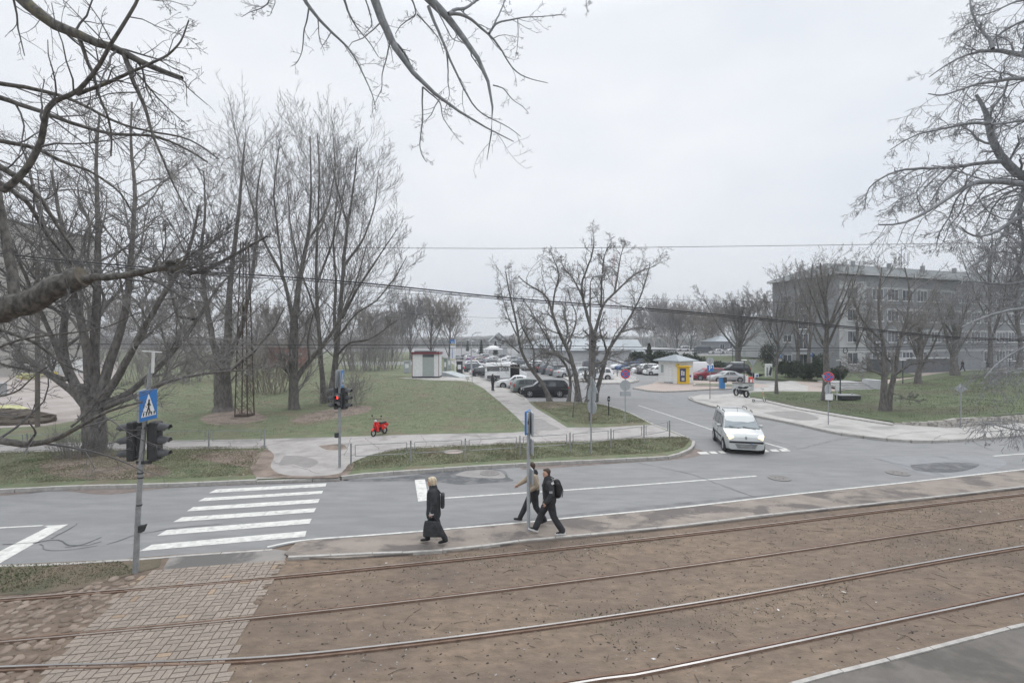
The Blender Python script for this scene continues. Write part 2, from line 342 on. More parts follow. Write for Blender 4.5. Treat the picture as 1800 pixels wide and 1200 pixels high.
# block paved crossing over the tramway, basket weave
pv = [G(u, v) for u, v in [(495, 986), (272, 1004), (243, 1018), (160, 1095), (60, 1203), (-60, 1340), (330, 1340), (395, 1203), (430, 1112), (455, 1052)]]
structure(MB().poly([p + Vector((0, 0, .017)) for p in pv]), 'paving_bed', mat('joint sand', (.155, .12, .09), (.19, .15, .115), scale=9, rough=1))
def vcol_mat(name, ca, cb, rough=.9):
    m = mat(name, ca, cb, rough=rough, bump=.002, bscale=60, scale=30); t = m.node_tree; b_ = t.nodes['Principled BSDF']
    at_ = t.nodes.new('ShaderNodeAttribute'); at_.attribute_name = 'tone'; ml = t.nodes.new('ShaderNodeMix'); ml.data_type = 'RGBA'; ml.blend_type = 'MULTIPLY'
    ml.inputs[0].default_value = 1; src = b_.inputs['Base Color'].links[0].from_socket
    t.links.new(src, ml.inputs['A']); t.links.new(at_.outputs['Color'], ml.inputs['B']); t.links.new(ml.outputs['Result'], b_.inputs['Base Color']); return m
def set_tone(o, cols):
    at_ = o.data.color_attributes.new('tone', 'FLOAT_COLOR', 'CORNER'); arr = np.repeat(np.asarray(cols, dtype=np.float32), [len(p.vertices) for p in o.data.polygons], axis=0)
    at_.data.foreach_set('color', arr.ravel())
mb = MB(); tones = []; bl, bw = .24, .12
ang = math.atan2((G(1200, 998) - G(0, 1131)).y, (G(1200, 998) - G(0, 1131)).x) * .9
ca, sa = math.cos(ang), math.sin(ang)
for i in range(-30, 40):
    for j in range(-10, 50):
        for k in range(2):
            if (i + j) % 2: cx, cy, dx, dy = (i + .5) * bl, j * bl + (k + .5) * bw, bl, bw
            else: cx, cy, dx, dy = i * bl + (k + .5) * bw, (j + .5) * bl, bw, bl
            wx, wy = -6 + cx * ca - cy * sa, 4.5 + cx * sa + cy * ca
            if inpoly(wx, wy, pv):
                mb.box((wx, wy, .023 + random.uniform(-.003, .003)), (dx - .011, dy - .011, .03), None, rot=ang, taper=(.95, .93))
                q = random.uniform(.86, 1.06); warm = random.random() < .06
                for _ in range(6): tones.append((q * (1.12 if warm else 1), q, q * (.85 if warm else .99), 1))
o = structure(mb, 'block_paving', vcol_mat('paving block', (.235, .20, .172), (.295, .255, .222))); set_tone(o, tones)
# tram rails: head and groove standing just proud of the dirt
rust = mat('rail steel side', (.13, .085, .06), (.19, .13, .10), scale=6, rough=.8); dull = mat('dull rail head', (.22, .18, .155), (.30, .26, .23), scale=3, rough=.5, metal=.3); shine = mat('worn rail head', (.42, .40, .39), (.55, .54, .53), scale=3, rough=.3, metal=.8, stretch=(.1, 1, 1))
rails = [[(-700, 1108), (0, 1057), (600, 1006), (1200, 942), (1800, 870), (2300, 818), (3200, 750)], [(-700, 1190), (0, 1131), (600, 1072), (1200, 998), (1800, 912), (2300, 850), (3200, 770)],
         [(-700, 1215), (0, 1178), (250, 1170), (600, 1148), (1200, 1068), (1800, 963), (2300, 888), (3200, 790)], [(-500, 1440), (400, 1304), (1030, 1200), (1200, 1172), (1800, 1045), (2300, 945), (3200, 830)]]
for k, rl in enumerate(rails):
    P = resample(smooth_line([G(u, v) for u, v in rl], 10), .5); mb = MB()
    prof = [(-.075, .0, 0), (-.075, .034, 0), (-.035, .034, 1), (-.033, .008, 0), (0.0, .008, 0), (.004, .042, 1), (.045, .042, 1), (.052, .0, 0)]
    V = []; n = len(prof)
    for i, p in enumerate(P):
        t = (P[min(i + 1, len(P) - 1)] - P[max(i - 1, 0)]).normalized(); nn = Vector((t.y, -t.x, 0)) * (1 if k % 2 else -1)
        V += [p + nn * a + Vector((0, 0, .012 + h)) for a, h, _ in prof]
    for j in range(n - 1):
        mt = (shine if k > 1 else dull) if j == 5 else rust
        fs = [(i * n + j, i * n + j + 1, (i + 1) * n + j + 1, (i + 1) * n + j) for i in range(len(P) - 1)]
        mb.add(V, fs, mt)
    structure(mb, 'tram_rail', None, 'worn tram rail with dark groove, %s of the four rails from the camera side' % ('farthest', 'third', 'second', 'nearest')[k])
# ---------------------------------------------------------------- road markings
def mark(pts, z=.006): structure(MB().poly(L2(pts, z)), 'road_marking', mk)
def strip_line(pts, wd, z=.006):
    P = smooth_line([G(u, v, z) for u, v in pts], 8); A = []; B = []
    for i, p in enumerate(P):
        t = (P[min(i + 1, len(P) - 1)] - P[max(i - 1, 0)]).normalized(); n = Vector((-t.y, t.x, 0)) * wd / 2; A.append(p + n); B.append(p - n)
    n = len(A); structure(MB().add(A + B, [(i + n, i + n + 1, i + 1, i) for i in range(n - 1)], mk), 'road_marking')
zebra = [((367, 866), (380, 859.5), (574, 848.8), (572, 854.5)), ((348, 880.5), (360, 874.5), (568, 862), (566, 867)), ((328, 898), (340, 890.5), (562, 876.3), (559, 883)), ((304, 917), (320, 908.5), (556, 892.3), (552, 899.5)), ((276, 941), (293, 931), (548, 911), (544, 919.5)), ((245, 968), (267, 956.5), (539, 932.5), (536, 942.5))]
for q in zebra: mark(q)
mark([(729, 843), (747, 842), (754, 879), (735, 881)])
strip_line([(778, 875), (900, 867), (1050, 857), (1200, 846), (1330, 836)], .11)
strip_line([(1746, 801), (1800, 797), (2000, 783)], .11)
strip_line([(-300, 944), (-100, 933), (0, 927), (75, 923)], .09)
mark([(75, 923.5), (120, 921), (108, 927.5), (-5, 992), (-42, 989.5), (85, 925)])
strip_line([(1122, 712), (1165, 726), (1210, 741), (1258, 757)], .11); strip_line([(1338, 776), (1382, 788.5)], .14)
for a, b_ in ((1225, 1245), (1245.5, 1260), (1262, 1275), (1337, 1350), (1352, 1368), (1369, 1387)):
    va = 796 - (a - 1225) * .035; mark([(a, va - 2), (b_ - 4, va - 2.4), (b_ + 3, va + 1.6), (a + 6, va + 2)], .011)
strip_line([(470, 960.5), (540, 948), (700, 936), (930, 916.5), (1000, 909.5), (1200, 890.5), (1400, 867.5), (1600, 846.5), (1800, 824.5), (2100, 795)], .085, .011 + ZP * 1.0)
# wet and patched places in the carriageway
pt = mat('fresh asphalt patch', (.075, .078, .083), (.11, .113, .118), scale=3, rough=.8, c3=(.15, .153, .157), scale3=1.6, ramp3=(.5, .6)); silt = mat('gutter silt', (.15, .125, .11), (.21, .18, .165), scale=2.5, rough=.95, c3=(.11, .10, .095), scale3=.8)
def patch(pts, mt, z=.004, name='road_patch'): structure(MB().poly([p for p in smooth_line(L2(pts + [pts[0]], z), 4)[:-1]]), name, mt)
patch([(600, 843), (700, 838), (800, 824), (880, 825), (893, 838), (901, 845), (850, 849), (810, 851), (760, 846), (690, 845), (620, 846)], pt)
patch([(820, 827), (850, 825), (878, 828), (888, 839), (860, 840), (825, 838), (800, 834)], mat('worn patch', (.22, .21, .205), (.27, .26, .25), scale=2), .008)
patch([(-500, 884), (0, 861), (200, 853), (440, 845), (590, 841), (600, 845), (450, 851), (300, 857), (190, 869), (100, 862), (0, 871), (-500, 899)], silt)
patch([(920, 815), (1100, 807), (1180, 801), (1222, 788), (1236, 797), (1200, 806), (1100, 813), (1000, 820), (920, 825)], silt)
patch([(1600, 817), (1660, 812), (1720, 815), (1700, 826), (1660, 830), (1610, 826)], pt, .008)
patch([(1540, 803), (1700, 800), (1770, 812), (1720, 833), (1640, 836), (1590, 822)], mat('mended asphalt', (.20, .207, .215), (.235, .24, .248), scale=2))
patch([(560, 948), (800, 925), (1000, 903), (1300, 873), (1350, 871), (1000, 909), (800, 930), (560, 953)], mat('dark gutter', (.13, .13, .135), (.19, .19, .195), scale=1.8))
patch([(1130, 692), (1200, 694), (1240, 714), (1290, 728), (1230, 722), (1170, 708)], mat('tyre worn asphalt', (.175, .18, .188), (.215, .22, .228), scale=1.5))
for (pts) in ([(60, 953), (95, 948), (120, 958), (150, 958), (180, 950)], [(70, 955), (85, 965), (130, 965), (170, 958)], [(110, 962), (150, 955), (178, 943)], [(190, 956), (235, 940), (280, 932), (330, 925), (390, 920)], [(0, 957), (40, 955), (75, 951)], [(92, 945), (118, 932), (135, 920)],
              [(1120, 812), (1210, 832), (1240, 842), (1335, 876)], [(1400, 744), (1480, 751), (1560, 757)], [(1400, 790), (1490, 770), (1560, 776)], [(1535, 805), (1600, 820), (1660, 836)], [(1700, 770), (1740, 790), (1790, 800)], [(1320, 762), (1360, 775), (1400, 785)], [(1290, 745), (1330, 742), (1360, 748)], [(1640, 800), (1720, 816), (1790, 830)]):
    P = resample(smooth_line([G(u, v, .009) for u, v in pts], 6), .25); P = [p + Vector((random.uniform(-.04, .04), random.uniform(-.05, .05), 0)) for p in P]; A = []; B = []
    for i, p in enumerate(P):
        t = (P[min(i + 1, len(P) - 1)] - P[max(i - 1, 0)]).normalized(); n = Vector((-t.y, t.x, 0)) * random.uniform(.008, .02); A.append(p + n); B.append(p - n)
    n = len(A); structure(MB().add(A + B, [(i + n, i + n + 1, i + 1, i) for i in range(n - 1)], pt), 'road_crack')
def manhole(u, v, label, r=.33, z=.012, mt=None):
    p = G(u, v, z); b_ = MB(); b_.disc(p, (0, 0, 1), r, .008, mt or mat('cast iron', (.15, .14, .135), (.2, .19, .18), scale=20, rough=.7), 24); b_.ring(p, (0, 0, 1), r, r + .07, .012, mat('manhole ring', (.21, .205, .2), rough=.9), 28)
    for k in range(6): b_.box(p + Vector((.16 * math.cos(k * 1.05), .16 * math.sin(k * 1.05), .010)), (.05, .02, .006), darkm, rot=k * 1.05)
    structure(b_, 'manhole_cover', None, label)
manhole(861, 831, 'round manhole cover in the worn patch by the far kerb'); manhole(1578, 831, 'round manhole cover in the main road right of the centre line'); manhole(1370, 840, 'round manhole cover at the end of the centre line')
manhole(797, 794, 'pale round manhole cover in the grass verge', .38, ZK + .01, mat('old concrete cover', (.30, .25, .22), (.36, .31, .28), scale=8, rough=.9))
# bay lines of the car park
for k in range(9):
    a = G(905 - k * 8.3, 684 - k * 4.3, .006)
# seams, cracks and trodden places in the pavements
seam = mat('pavement seam', (.14, .13, .125), (.19, .18, .17), scale=6, rough=.95)
for pts in ([(470, 783), (500, 776), (530, 772)], [(395, 789), (405, 782), (402, 775)], [(440, 788), (452, 780), (447, 773)], [(605, 800), (612, 785), (617, 769)], [(455, 800), (540, 801), (606, 800)], [(640, 768), (655, 780), (668, 789)], [(740, 765), (750, 778), (748, 785)], [(835, 763), (846, 772), (842, 781)], [(935, 757), (960, 772), (968, 777)], [(905, 730), (925, 731), (950, 731)], [(870, 697), (890, 698), (912, 699)], [(480, 812), (530, 822), (560, 832)],
            [(1290, 716), (1330, 708), (1345, 706)], [(1430, 748), (1470, 738), (1500, 737)], [(1560, 767), (1600, 760), (1650, 757)], [(1640, 772), (1660, 764), (1700, 761), (1760, 758)], [(1250, 706), (1290, 704), (1330, 706)], [(250, 782), (262, 779), (290, 781)], [(130, 786), (145, 783), (160, 780)]):
    P = resample(smooth_line([G(u, v, ZK + .010) for u, v in pts], 6), .3); P = [p + Vector((random.uniform(-.04, .04), random.uniform(-.05, .05), 0)) for p in P]; A = []; B = []
    for i, p in enumerate(P):
        t = (P[min(i + 1, len(P) - 1)] - P[max(i - 1, 0)]).normalized(); n = Vector((-t.y, t.x, 0)) * random.uniform(.008, .022); A.append(p + n); B.append(p - n)
    n = len(A); structure(MB().add(A + B, [(i + n, i + n + 1, i + 1, i) for i in range(n - 1)], seam), 'pavement_crack')
mudm = mat('trodden earth', (.17, .135, .115), (.25, .205, .175), scale=3.5, rough=1, c3=(.13, .105, .088), scale3=1.2)
patch([(450, 838), (440, 822), (452, 800), (468, 789), (482, 800), (476, 820), (500, 834), (560, 836), (600, 830), (612, 816), (622, 815), (606, 836), (540, 840)], mudm, ZK + .011, 'worn_ground')
patch([(455, 790), (400, 792), (330, 800), (380, 812), (430, 820), (446, 812)], mudm, ZK + .003, 'worn_ground')
patch([(505, 740), (560, 722), (640, 712), (650, 722), (590, 735), (540, 742)], mudm, ZK + .003, 'worn_ground'); patch([(350, 735), (395, 720), (440, 722), (470, 735), (420, 745), (370, 745)], mudm, ZK + .003, 'worn_ground')
patch([(100, 800), (150, 794), (210, 798), (260, 812), (300, 832), (200, 842), (110, 838), (70, 820)], mudm, ZK + .003, 'worn_ground'); patch([(935, 707), (980, 707), (1010, 710), (980, 716), (950, 716)], mudm, ZK + .003, 'worn_ground')
wet = mat('damp stain', (.21, .20, .195), (.25, .24, .235), scale=2.5, rough=.7)
patch([(500, 800), (540, 803), (560, 812), (540, 822), (515, 815), (490, 818)], wet, ZK + .0085, 'damp_patch'); patch([(560, 783), (600, 780), (608, 789), (575, 790)], mudm, ZK + .0085, 'damp_patch'); patch([(925, 738), (950, 735), (965, 744), (985, 754), (950, 756), (930, 750)], wet, ZK + .0085, 'damp_patch'); patch([(1340, 725), (1400, 722), (1440, 735), (1400, 738)], wet, ZK + .004, 'damp_patch')
# ================================================================ TREES
bark = mat('bark', (.085, .08, .075), (.18, .17, .16), scale=9, rough=.95, bump=.012, bscale=14, stretch=(1, 1, .35))
bark_n = mat('near bark', (.06, .058, .055), (.17, .162, .15), scale=14, rough=.95, bump=.03, bscale=22, stretch=(1, 1, .5), c3=(.17, .155, .09), scale3=3, ramp3=(.6, .7))
twigm = mat('twig bark', (.16, .155, .15), (.25, .24, .23), scale=2, rough=.95)
twign = mat('near twig bark', (.12, .12, .125), (.16, .155, .155), scale=3, rough=.95)
twig_br = mat('willow twigs', (.20, .175, .15), (.28, .25, .215), scale=.6, rough=.95)
twig_gr = mat('grey birch twigs', (.20, .19, .19), (.29, .275, .27), scale=.6, rough=.95)
birchm = mat('birch bark', (.42, .41, .39), (.55, .54, .52), scale=3, rough=.9, c3=(.12, .11, .1), scale3=6, ramp3=(.58, .62), stretch=(1, 1, 3))
def nrm(a): return a / (np.linalg.norm(a, axis=-1, keepdims=True) + 1e-9)
def resamp(P, R_, K):
    """list of polylines -> (N,K,3),(N,K)"""
    oP, oR = [], []
    for p, r in zip(P, R_):
        p = np.asarray(p, float); s = np.r_[0, np.cumsum(np.linalg.norm(np.diff(p, axis=0), axis=1))]; t = np.linspace(0, s[-1], K)
        oP.append(np.stack([np.interp(t, s, p[:, i]) for i in range(3)], 1)); oR.append(np.interp(t, s, r))
    return np.array(oP), np.array(oR)
def spawn(P, Rr, n, t0, lf, ang, up, K, rng, wob=.18, rf=.62, rtip=.35, tpow=1.0, tipbias=1, lmin=0, droop=0, keep=None, alt=False, curve=None, rmax=None, lmax=None):
    """n children on every parent polyline of P (N,k,3)"""
    N_, k, _ = P.shape; plen = np.linalg.norm(np.diff(P, axis=1), axis=2).sum(1)
    t = t0 + (1 - t0) * ((np.arange(n)[None] + rng.uniform(0, 1, (N_, n))) / n) ** tpow; t = np.minimum(t, .995)
    f = t * (k - 1); i = np.minimum(f.astype(int), k - 2); fr = (f - i)[..., None]; ar = np.arange(N_)[:, None]
    st = P[ar, i] * (1 - fr) + P[ar, i + 1] * fr; tg = nrm(P[ar, i + 1] - P[ar, i]); r0 = (Rr[ar, i] * (1 - fr[..., 0]) + Rr[ar, i + 1] * fr[..., 0])
    rv = nrm(rng.normal(size=st.shape)); side = nrm(np.cross(tg, rv)); a = R(ang) * rng.uniform(.6, 1.35, t.shape)[..., None]
    d = nrm(tg * np.cos(a) + side * np.sin(a)); d = d + np.array([0, 0, 1.0]) * up; d = nrm(d)
    ln = plen[:, None] * lf * rng.uniform(.55, 1.25, t.shape) * (1.12 - .62 * t * tipbias); ln = np.maximum(ln, lmin)
    M_ = N_ * n; d = d.reshape(M_, 3); st = st.reshape(M_, 3); ln = ln.reshape(M_); r0 = (r0 * rf).reshape(M_)
    if keep is not None:
        kk = rng.uniform(size=M_) < keep; d, st, ln, r0 = d[kk], st[kk], ln[kk], r0[kk]; M_ = len(ln)
    if rmax: r0 = np.minimum(r0, rmax)
    if lmax: ln = np.minimum(ln, lmax * rng.uniform(.5, 1, M_))
    cv = up * .35 if curve is None else curve
    Q = np.zeros((M_, K, 3)); Q[:, 0] = st; cur = d
    for s in range(1, K):
        cur = nrm(cur + rng.normal(size=cur.shape) * wob + np.array([0, 0, 1.0]) * (cv - droop * s / K))
        Q[:, s] = Q[:, s - 1] + cur * (ln / (K - 1))[:, None]
    rr = r0[:, None] * np.linspace(1, rtip, K)[None]
    return Q, rr
def tubes(sets, rmin, name, mt, parent=None):
    """sets: list of (P(N,K,3), R(N,K), sides) -> one mesh object"""
    VV, FF, off = [], [], 0
    for P, Rr, sd_ in sets:
        if not len(P): continue
        N_, K, _ = P.shape; T = np.zeros_like(P); T[:, 1:-1] = P[:, 2:] - P[:, :-2]; T[:, 0] = P[:, 1] - P[:, 0]; T[:, -1] = P[:, -1] - P[:, -2]; T = nrm(T)
        ref = np.where(np.abs(T[:, :1, 2:3]) > .9, np.array([[[1.0, 0, 0]]]), np.array([[[0, 0, 1.0]]])); ref = np.broadcast_to(ref, T.shape)
        U = nrm(np.cross(T, ref)); W_ = np.cross(T, U); a = np.arange(sd_) * 2 * np.pi / sd_
        Rm = np.maximum(Rr, rmin)[..., None, None]
        V = P[:, :, None] + (U[:, :, None] * np.cos(a)[None, None, :, None] + W_[:, :, None] * np.sin(a)[None, None, :, None]) * Rm
        idx = off + np.arange(N_ * K * sd_).reshape(N_, K, sd_); nx = np.roll(idx, -1, axis=2)
        fc = np.stack([idx[:, :-1], nx[:, :-1], nx[:, 1:], idx[:, 1:]], -1).reshape(-1, 4)
        VV.append(V.reshape(-1, 3)); FF.append(fc); off += N_ * K * sd_
    V = np.concatenate(VV).astype(np.float32); Fc = np.concatenate(FF).astype(np.int32)
    me = bpy.data.meshes.new(name); me.vertices.add(len(V)); me.vertices.foreach_set('co', V.ravel())
    me.loops.add(len(Fc) * 4); me.loops.foreach_set('vertex_index', Fc.ravel()); me.polygons.add(len(Fc))
    me.polygons.foreach_set('loop_start', np.arange(len(Fc), dtype=np.int32) * 4); me.polygons.foreach_set('loop_total', np.full(len(Fc), 4, np.int32))
    me.polygons.foreach_set('use_smooth', np.ones(len(Fc), bool)); me.update(calc_edges=True); me.materials.append(mt)
    o = bpy.data.objects.new(name, me); return link(o, parent)
def px(pts, Y0, dy=0.0, base=None, seed=0, z=None):
    """image polyline -> 3D, wandering in depth by dy metres towards the tip"""
    n = len(pts); o = []; ph = seed * 2.399
    for i, (u, v) in enumerate(pts):
        t = i / max(1, n - 1); o.append(np.array(at(u, v, Y0 + dy * (t ** 1.2) + .12 * abs(dy) * math.sin(3 * t + ph) * t)))
    return o
def bare_tree(name, label, limbs, levels, group=None, cat='tree', mt=bark, tw=twigm, seed=1, K0=14, base=None, flare=None, rmin=.006, trunk_n=1, skip_trunk=False, sides=(10, 5, 4, 3, 3), cross_fill=0):
    """limbs: [(points3d, r0, r1)]; the first trunk_n are the trunk. levels: list of spawn kwargs"""
    rng = np.random.default_rng(seed); o = empty(name, base if base is not None else tuple(limbs[0][0][0]), 0, label, cat, group)
    inv = np.array(o.location)
    P, Rr = [], []
    for pts, r0, r1 in limbs:
        p = np.asarray(pts, float); p = p - inv; m_ = len(p); q = np.linspace(0, 1, m_)
        P.append(p); Rr.append(r0 + (r1 - r0) * q ** .8)
    P0, R0 = resamp(P, Rr, K0 + 6)
    # soften the traced corners, then add a little bark wobble
    for _ in range(2): P0[:, 1:-1] = .25 * P0[:, :-2] + .5 * P0[:, 1:-1] + .25 * P0[:, 2:]
    P0[:, 2:-1] += rng.normal(size=P0[:, 2:-1].shape) * np.minimum(R0[:, 2:-1, None], .1) * .12
    if flare: 
        for k in range(trunk_n): R0[k, 0] *= flare; R0[k, 1] *= 1 + (flare - 1) * .35
    P0t, R0t = P0[:trunk_n], R0[:trunk_n]; sets = []
    tubes([(P0t, R0t, sides[0] + 2)], rmin, 'trunk', mt, o)
    if len(P0) > trunk_n: tubes([(P0[trunk_n:], R0[trunk_n:], sides[0])], rmin, 'limbs', mt, o)
    cur = (P0[trunk_n:], R0[trunk_n:]) if skip_trunk else (P0, R0)
    for li, kw in enumerate(levels):
        kw = dict(kw); src = kw.pop('src', None); extra = kw.pop('extra', None)
        Q, r = spawn(cur[0], cur[1], rng=rng, **kw); sets.append((Q, r, sides[min(li + 1, 4)])); cur = (Q, r)
    tubes(sets, rmin, 'crown', tw, o)
    return o
def stem(base, h, lean=(0, 0), wob=.25, n=8, rng=random):
    p = np.array(base, float); o = [p.copy()]
    for i in range(1, n):
        p = p + np.array([lean[0] * h / n + rng.uniform(-wob, wob) * h / n * .5, lean[1] * h / n + rng.uniform(-wob, wob) * h / n * .5, h / (n - 1)]); o.append(p.copy())
    return o
# ---- the big spreading tree by the left crossing light
Y = 22.6; b0 = G(168, 800, ZK)
lim = [(px([(168, 812), (166, 770), (164, 730), (163, 700), (165, 680)], Y), .50, .42),
       (px([(158, 720), (140, 690), (118, 655), (108, 600), (118, 540), (105, 480), (85, 420), (60, 340), (45, 270)], Y, 1.5, seed=1), .25, .05),
       (px([(160, 700), (155, 640), (150, 590), (128, 520), (118, 450), (105, 380), (90, 300)], Y, -1.5, seed=2), .24, .05),
       (px([(166, 695), (165, 620), (170, 540), (172, 450), (172, 370), (168, 280), (175, 200)], Y, 1, seed=3), .26, .04),
       (px([(176, 700), (190, 640), (215, 580), (228, 510), (232, 430), (240, 340), (228, 250), (232, 180)], Y, 2.5, seed=4), .24, .04),
       (px([(178, 705), (215, 650), (255, 570), (300, 500), (335, 440), (350, 360)], Y, -2, seed=5), .20, .04),
       (px([(180, 712), (230, 690), (285, 640), (330, 590), (355, 548), (385, 500), (420, 470)], Y, 1.5, seed=6), .17, .03),
       (px([(185, 716), (250, 690), (300, 668), (345, 658), (400, 652), (440, 650)], Y, -2.5, seed=7), .13, .03),
       (px([(152, 715), (125, 685), (90, 662), (55, 635), (20, 600), (-20, 570)], Y, 2, seed=8), .19, .05),
       (px([(118, 668), (85, 655), (50, 650), (0, 640), (-50, 620)], Y, -1.5, seed=9), .10, .03),
       (px([(340, 560), (310, 555), (300, 500), (310, 470)], Y, 2, seed=10), .09, .03),
       (px([(118, 655), (90, 590), (60, 520), (25, 440), (-10, 380)], Y, -3, seed=11), .12, .03)]
bare_tree('spreading_tree', 'large many-stemmed bare tree in the verge behind the near traffic light pole', lim,
          [dict(n=16, t0=.22, lf=.42, ang=48, up=.16, K=7, wob=.2, rf=.45), dict(n=9, t0=.15, lf=.5, ang=42, up=.12, K=5, wob=.22, rf=.6), dict(n=7, t0=.1, lf=.5, ang=42, up=.05, K=4, wob=.25, rf=.7)], group='trees in the left park', seed=3, base=b0, flare=1.35, rmin=.008, cat='tree')
# shoots round its foot
rng = np.random.default_rng(5); P = []
for k in range(110):
    a = rng.uniform(0, 6.28); r_ = rng.uniform(.3, 1.0); x0 = np.array([b0.x + math.cos(a) * r_ * 1.2 - .4, b0.y + math.sin(a) * r_ * .6 - .3, ZK]); h = rng.uniform(.5, 1.35)
    P.append([x0, x0 + np.array([math.cos(a) * .12, math.sin(a) * .1, h * .5]), x0 + np.array([math.cos(a) * .4 + rng.normal() * .1, math.sin(a) * .3, h])])
Q, rr = resamp(P, [[.011, .008, .004]] * len(P), 5); s2 = spawn(Q, rr, 5, .3, .5, 35, .2, 4, rng)
o = tubes([(Q, rr, 4), (*s2, 3)], .004, 'root_shoots', twigm); tag(o, 'tuft of thin root shoots around the foot of the spreading tree', 'shrub')
# ---- the park trees
def park_lv(n1=18, n2=8, n3=5, up=.34, l1=.55, a=50): return [dict(n=n1, t0=.12, lf=l1, ang=a, up=.12, curve=up * .3, K=8, wob=.09, rf=.24, rtip=.3, rmax=.07), dict(n=n2, t0=.15, lf=.42, ang=38, up=.1, curve=up * .3, K=6, wob=.12, rf=.55), dict(n=n3, t0=.15, lf=.5, ang=38, up=.08, curve=up * .25, K=5, wob=.14, rf=.6)]
Y = G(393, 722, ZK).y
bare_tree('maple_tree', 'tall bare tree with the thickest trunk, left of the rusty lattice mast', [
    (px([(393, 724), (392, 690), (390, 655), (392, 620)], Y), .66, .5),
    (px([(393, 640), (402, 590), (402, 530), (408, 460), (418, 390), (425, 310), (430, 250)], Y, 1.5, seed=1), .34, .05),
    (px([(387, 650), (372, 590), (360, 520), (352, 450), (362, 370), (358, 300)], Y, -2, seed=2), .27, .04),
    (px([(396, 640), (425, 580), (440, 500), (452, 420), (450, 340), (462, 280)], Y, 2.5, seed=3), .22, .04),
    (px([(385, 660), (350, 630), (320, 580), (300, 520), (290, 450)], Y, 2.5, seed=4), .17, .03),
    (px([(398, 655), (440, 625), (480, 580), (500, 540)], Y, -3, seed=5), .14, .03)],
    park_lv(), group='trees in the left park', seed=21, base=G(393, 722, ZK), flare=1.25, rmin=.009)
Y = G(517, 719, ZK).y
bare_tree('maple_tree', 'tall bare tree forking low, first right of the rusty lattice mast', [
    (px([(517, 722), (516, 690), (516, 650), (516, 600), (517, 560)], Y), .40, .27),
    (px([(517, 565), (524, 512), (532, 462), (540, 425), (545, 390), (547, 330), (545, 240)], Y, 1.2, seed=1), .26, .04),
    (px([(515, 562), (507, 525), (497, 482), (470, 437), (455, 407), (440, 350), (425, 290)], Y, -1.8, seed=2), .17, .03),
    (px([(520, 668), (532, 645), (560, 617), (582, 587), (597, 562), (625, 500), (645, 430)], Y, 2, seed=3), .24, .04),
    (px([(545, 632), (540, 600), (548, 560), (570, 500)], Y, -1, seed=4), .11, .03),
    (px([(512, 660), (490, 640), (470, 650), (450, 640)], Y, -2, seed=5), .08, .02),
    (px([(497, 482), (490, 420), (480, 340), (490, 260)], Y, -2.5, seed=6), .1, .03),
    (px([(540, 425), (575, 370), (590, 300), (585, 235)], Y, 2.5, seed=7), .11, .03)],
    park_lv(20, 8, 5, .36, .52), group='trees in the left park', seed=22, base=G(517, 719, ZK), flare=1.25, rmin=.009)
Y = G(566, 708, ZK).y
bare_tree('maple_tree', 'slender straight bare tree between the forked tree and the far crossing light', [
    (px([(570, 711), (568, 680), (565, 640), (561, 587), (556, 525), (556, 450), (559, 380), (562, 300), (558, 235)], Y), .26, .04),
    (px([(560, 570), (545, 520), (525, 470), (510, 400), (505, 320)], Y, -1.5, seed=2), .11, .03),
    (px([(556, 500), (580, 440), (600, 370), (610, 290)], Y, 1.8, seed=3), .11, .03)],
    park_lv(20, 8, 5, .45, .38), group='trees in the left park', seed=23, base=G(570, 710, ZK), flare=1.3, rmin=.009)
Y = G(590, 706, ZK).y
bare_tree('maple_tree', 'tall bare leaning tree rising behind the far crossing light', [
    (px([(580, 710), (586, 670), (590, 637), (594, 587), (600, 525), (605, 450), (610, 400), (622, 330), (628, 260)], Y), .34, .05),
    (px([(590, 600), (587, 550), (592, 500), (585, 430), (592, 350), (600, 270)], Y, 1.5, seed=1), .17, .03),
    (px([(601, 560), (625, 512), (650, 475), (675, 437), (700, 400)], Y, -1.8, seed=2), .14, .03),
    (px([(597, 590), (625, 550), (662, 530), (700, 480), (715, 450)], Y, 2.2, seed=3), .12, .03),
    (px([(603, 470), (640, 420), (660, 360), (665, 300)], Y, 1, seed=4), .12, .03),
    (px([(592, 625), (612, 602), (650, 597), (675, 580), (698, 562)], Y, -2, seed=5), .11, .03),
    (px([(612, 400), (595, 340), (580, 270)], Y, -1.5, seed=6), .08, .03)],
    park_lv(20, 8, 5, .36, .46), group='trees in the left park', seed=24, base=G(582, 708, ZK), flare=1.3, rmin=.009)
# undergrowth at their feet
def thicket(name, label, u0, u1, v, hpx, n, seed, tw=twigm, cat='bush', group=None, dep=2.0, up=.1, rmin=.007, z=ZK):
    tw = twig_gr if tw is twigm else tw; rng = np.random.default_rng(seed); c = G((u0 + u1) / 2, v, z); wd = abs(G(u1, v).x - G(u0, v).x); h = hpx * c.y / F; P = []
    for k in range(int(n * .75)):
        a = rng.uniform(-.5, .5) * wd * .8; b_ = rng.uniform(-.5, .5) * dep; hh = h * rng.uniform(.55, 1) * (1 - .9 * (a / wd) ** 2); x0 = np.array([a, b_, 0]); sp = rng.normal(size=2) * .34 + np.array([a / wd * .9, 0])
        P.append([x0, x0 + np.array([sp[0] * hh * .3, sp[1] * hh * .3, hh * .5]), x0 + np.array([sp[0] * hh * .9, sp[1] * hh, hh])])
    Q, rr = resamp(P, [[.012 * h / 2, .008 * h / 2, .004]] * len(P), 6); s1 = spawn(Q, rr, 8, .1, .5, 42, up, 5, rng, rf=.6); s2 = spawn(*s1, 5, .2, .5, 40, up, 4, rng, rf=.7)
    o = tubes([(Q, rr, 4), (*s1, 3), (*s2, 3)], rmin, name, tw); o.location = c; return tag(o, label, cat, group)
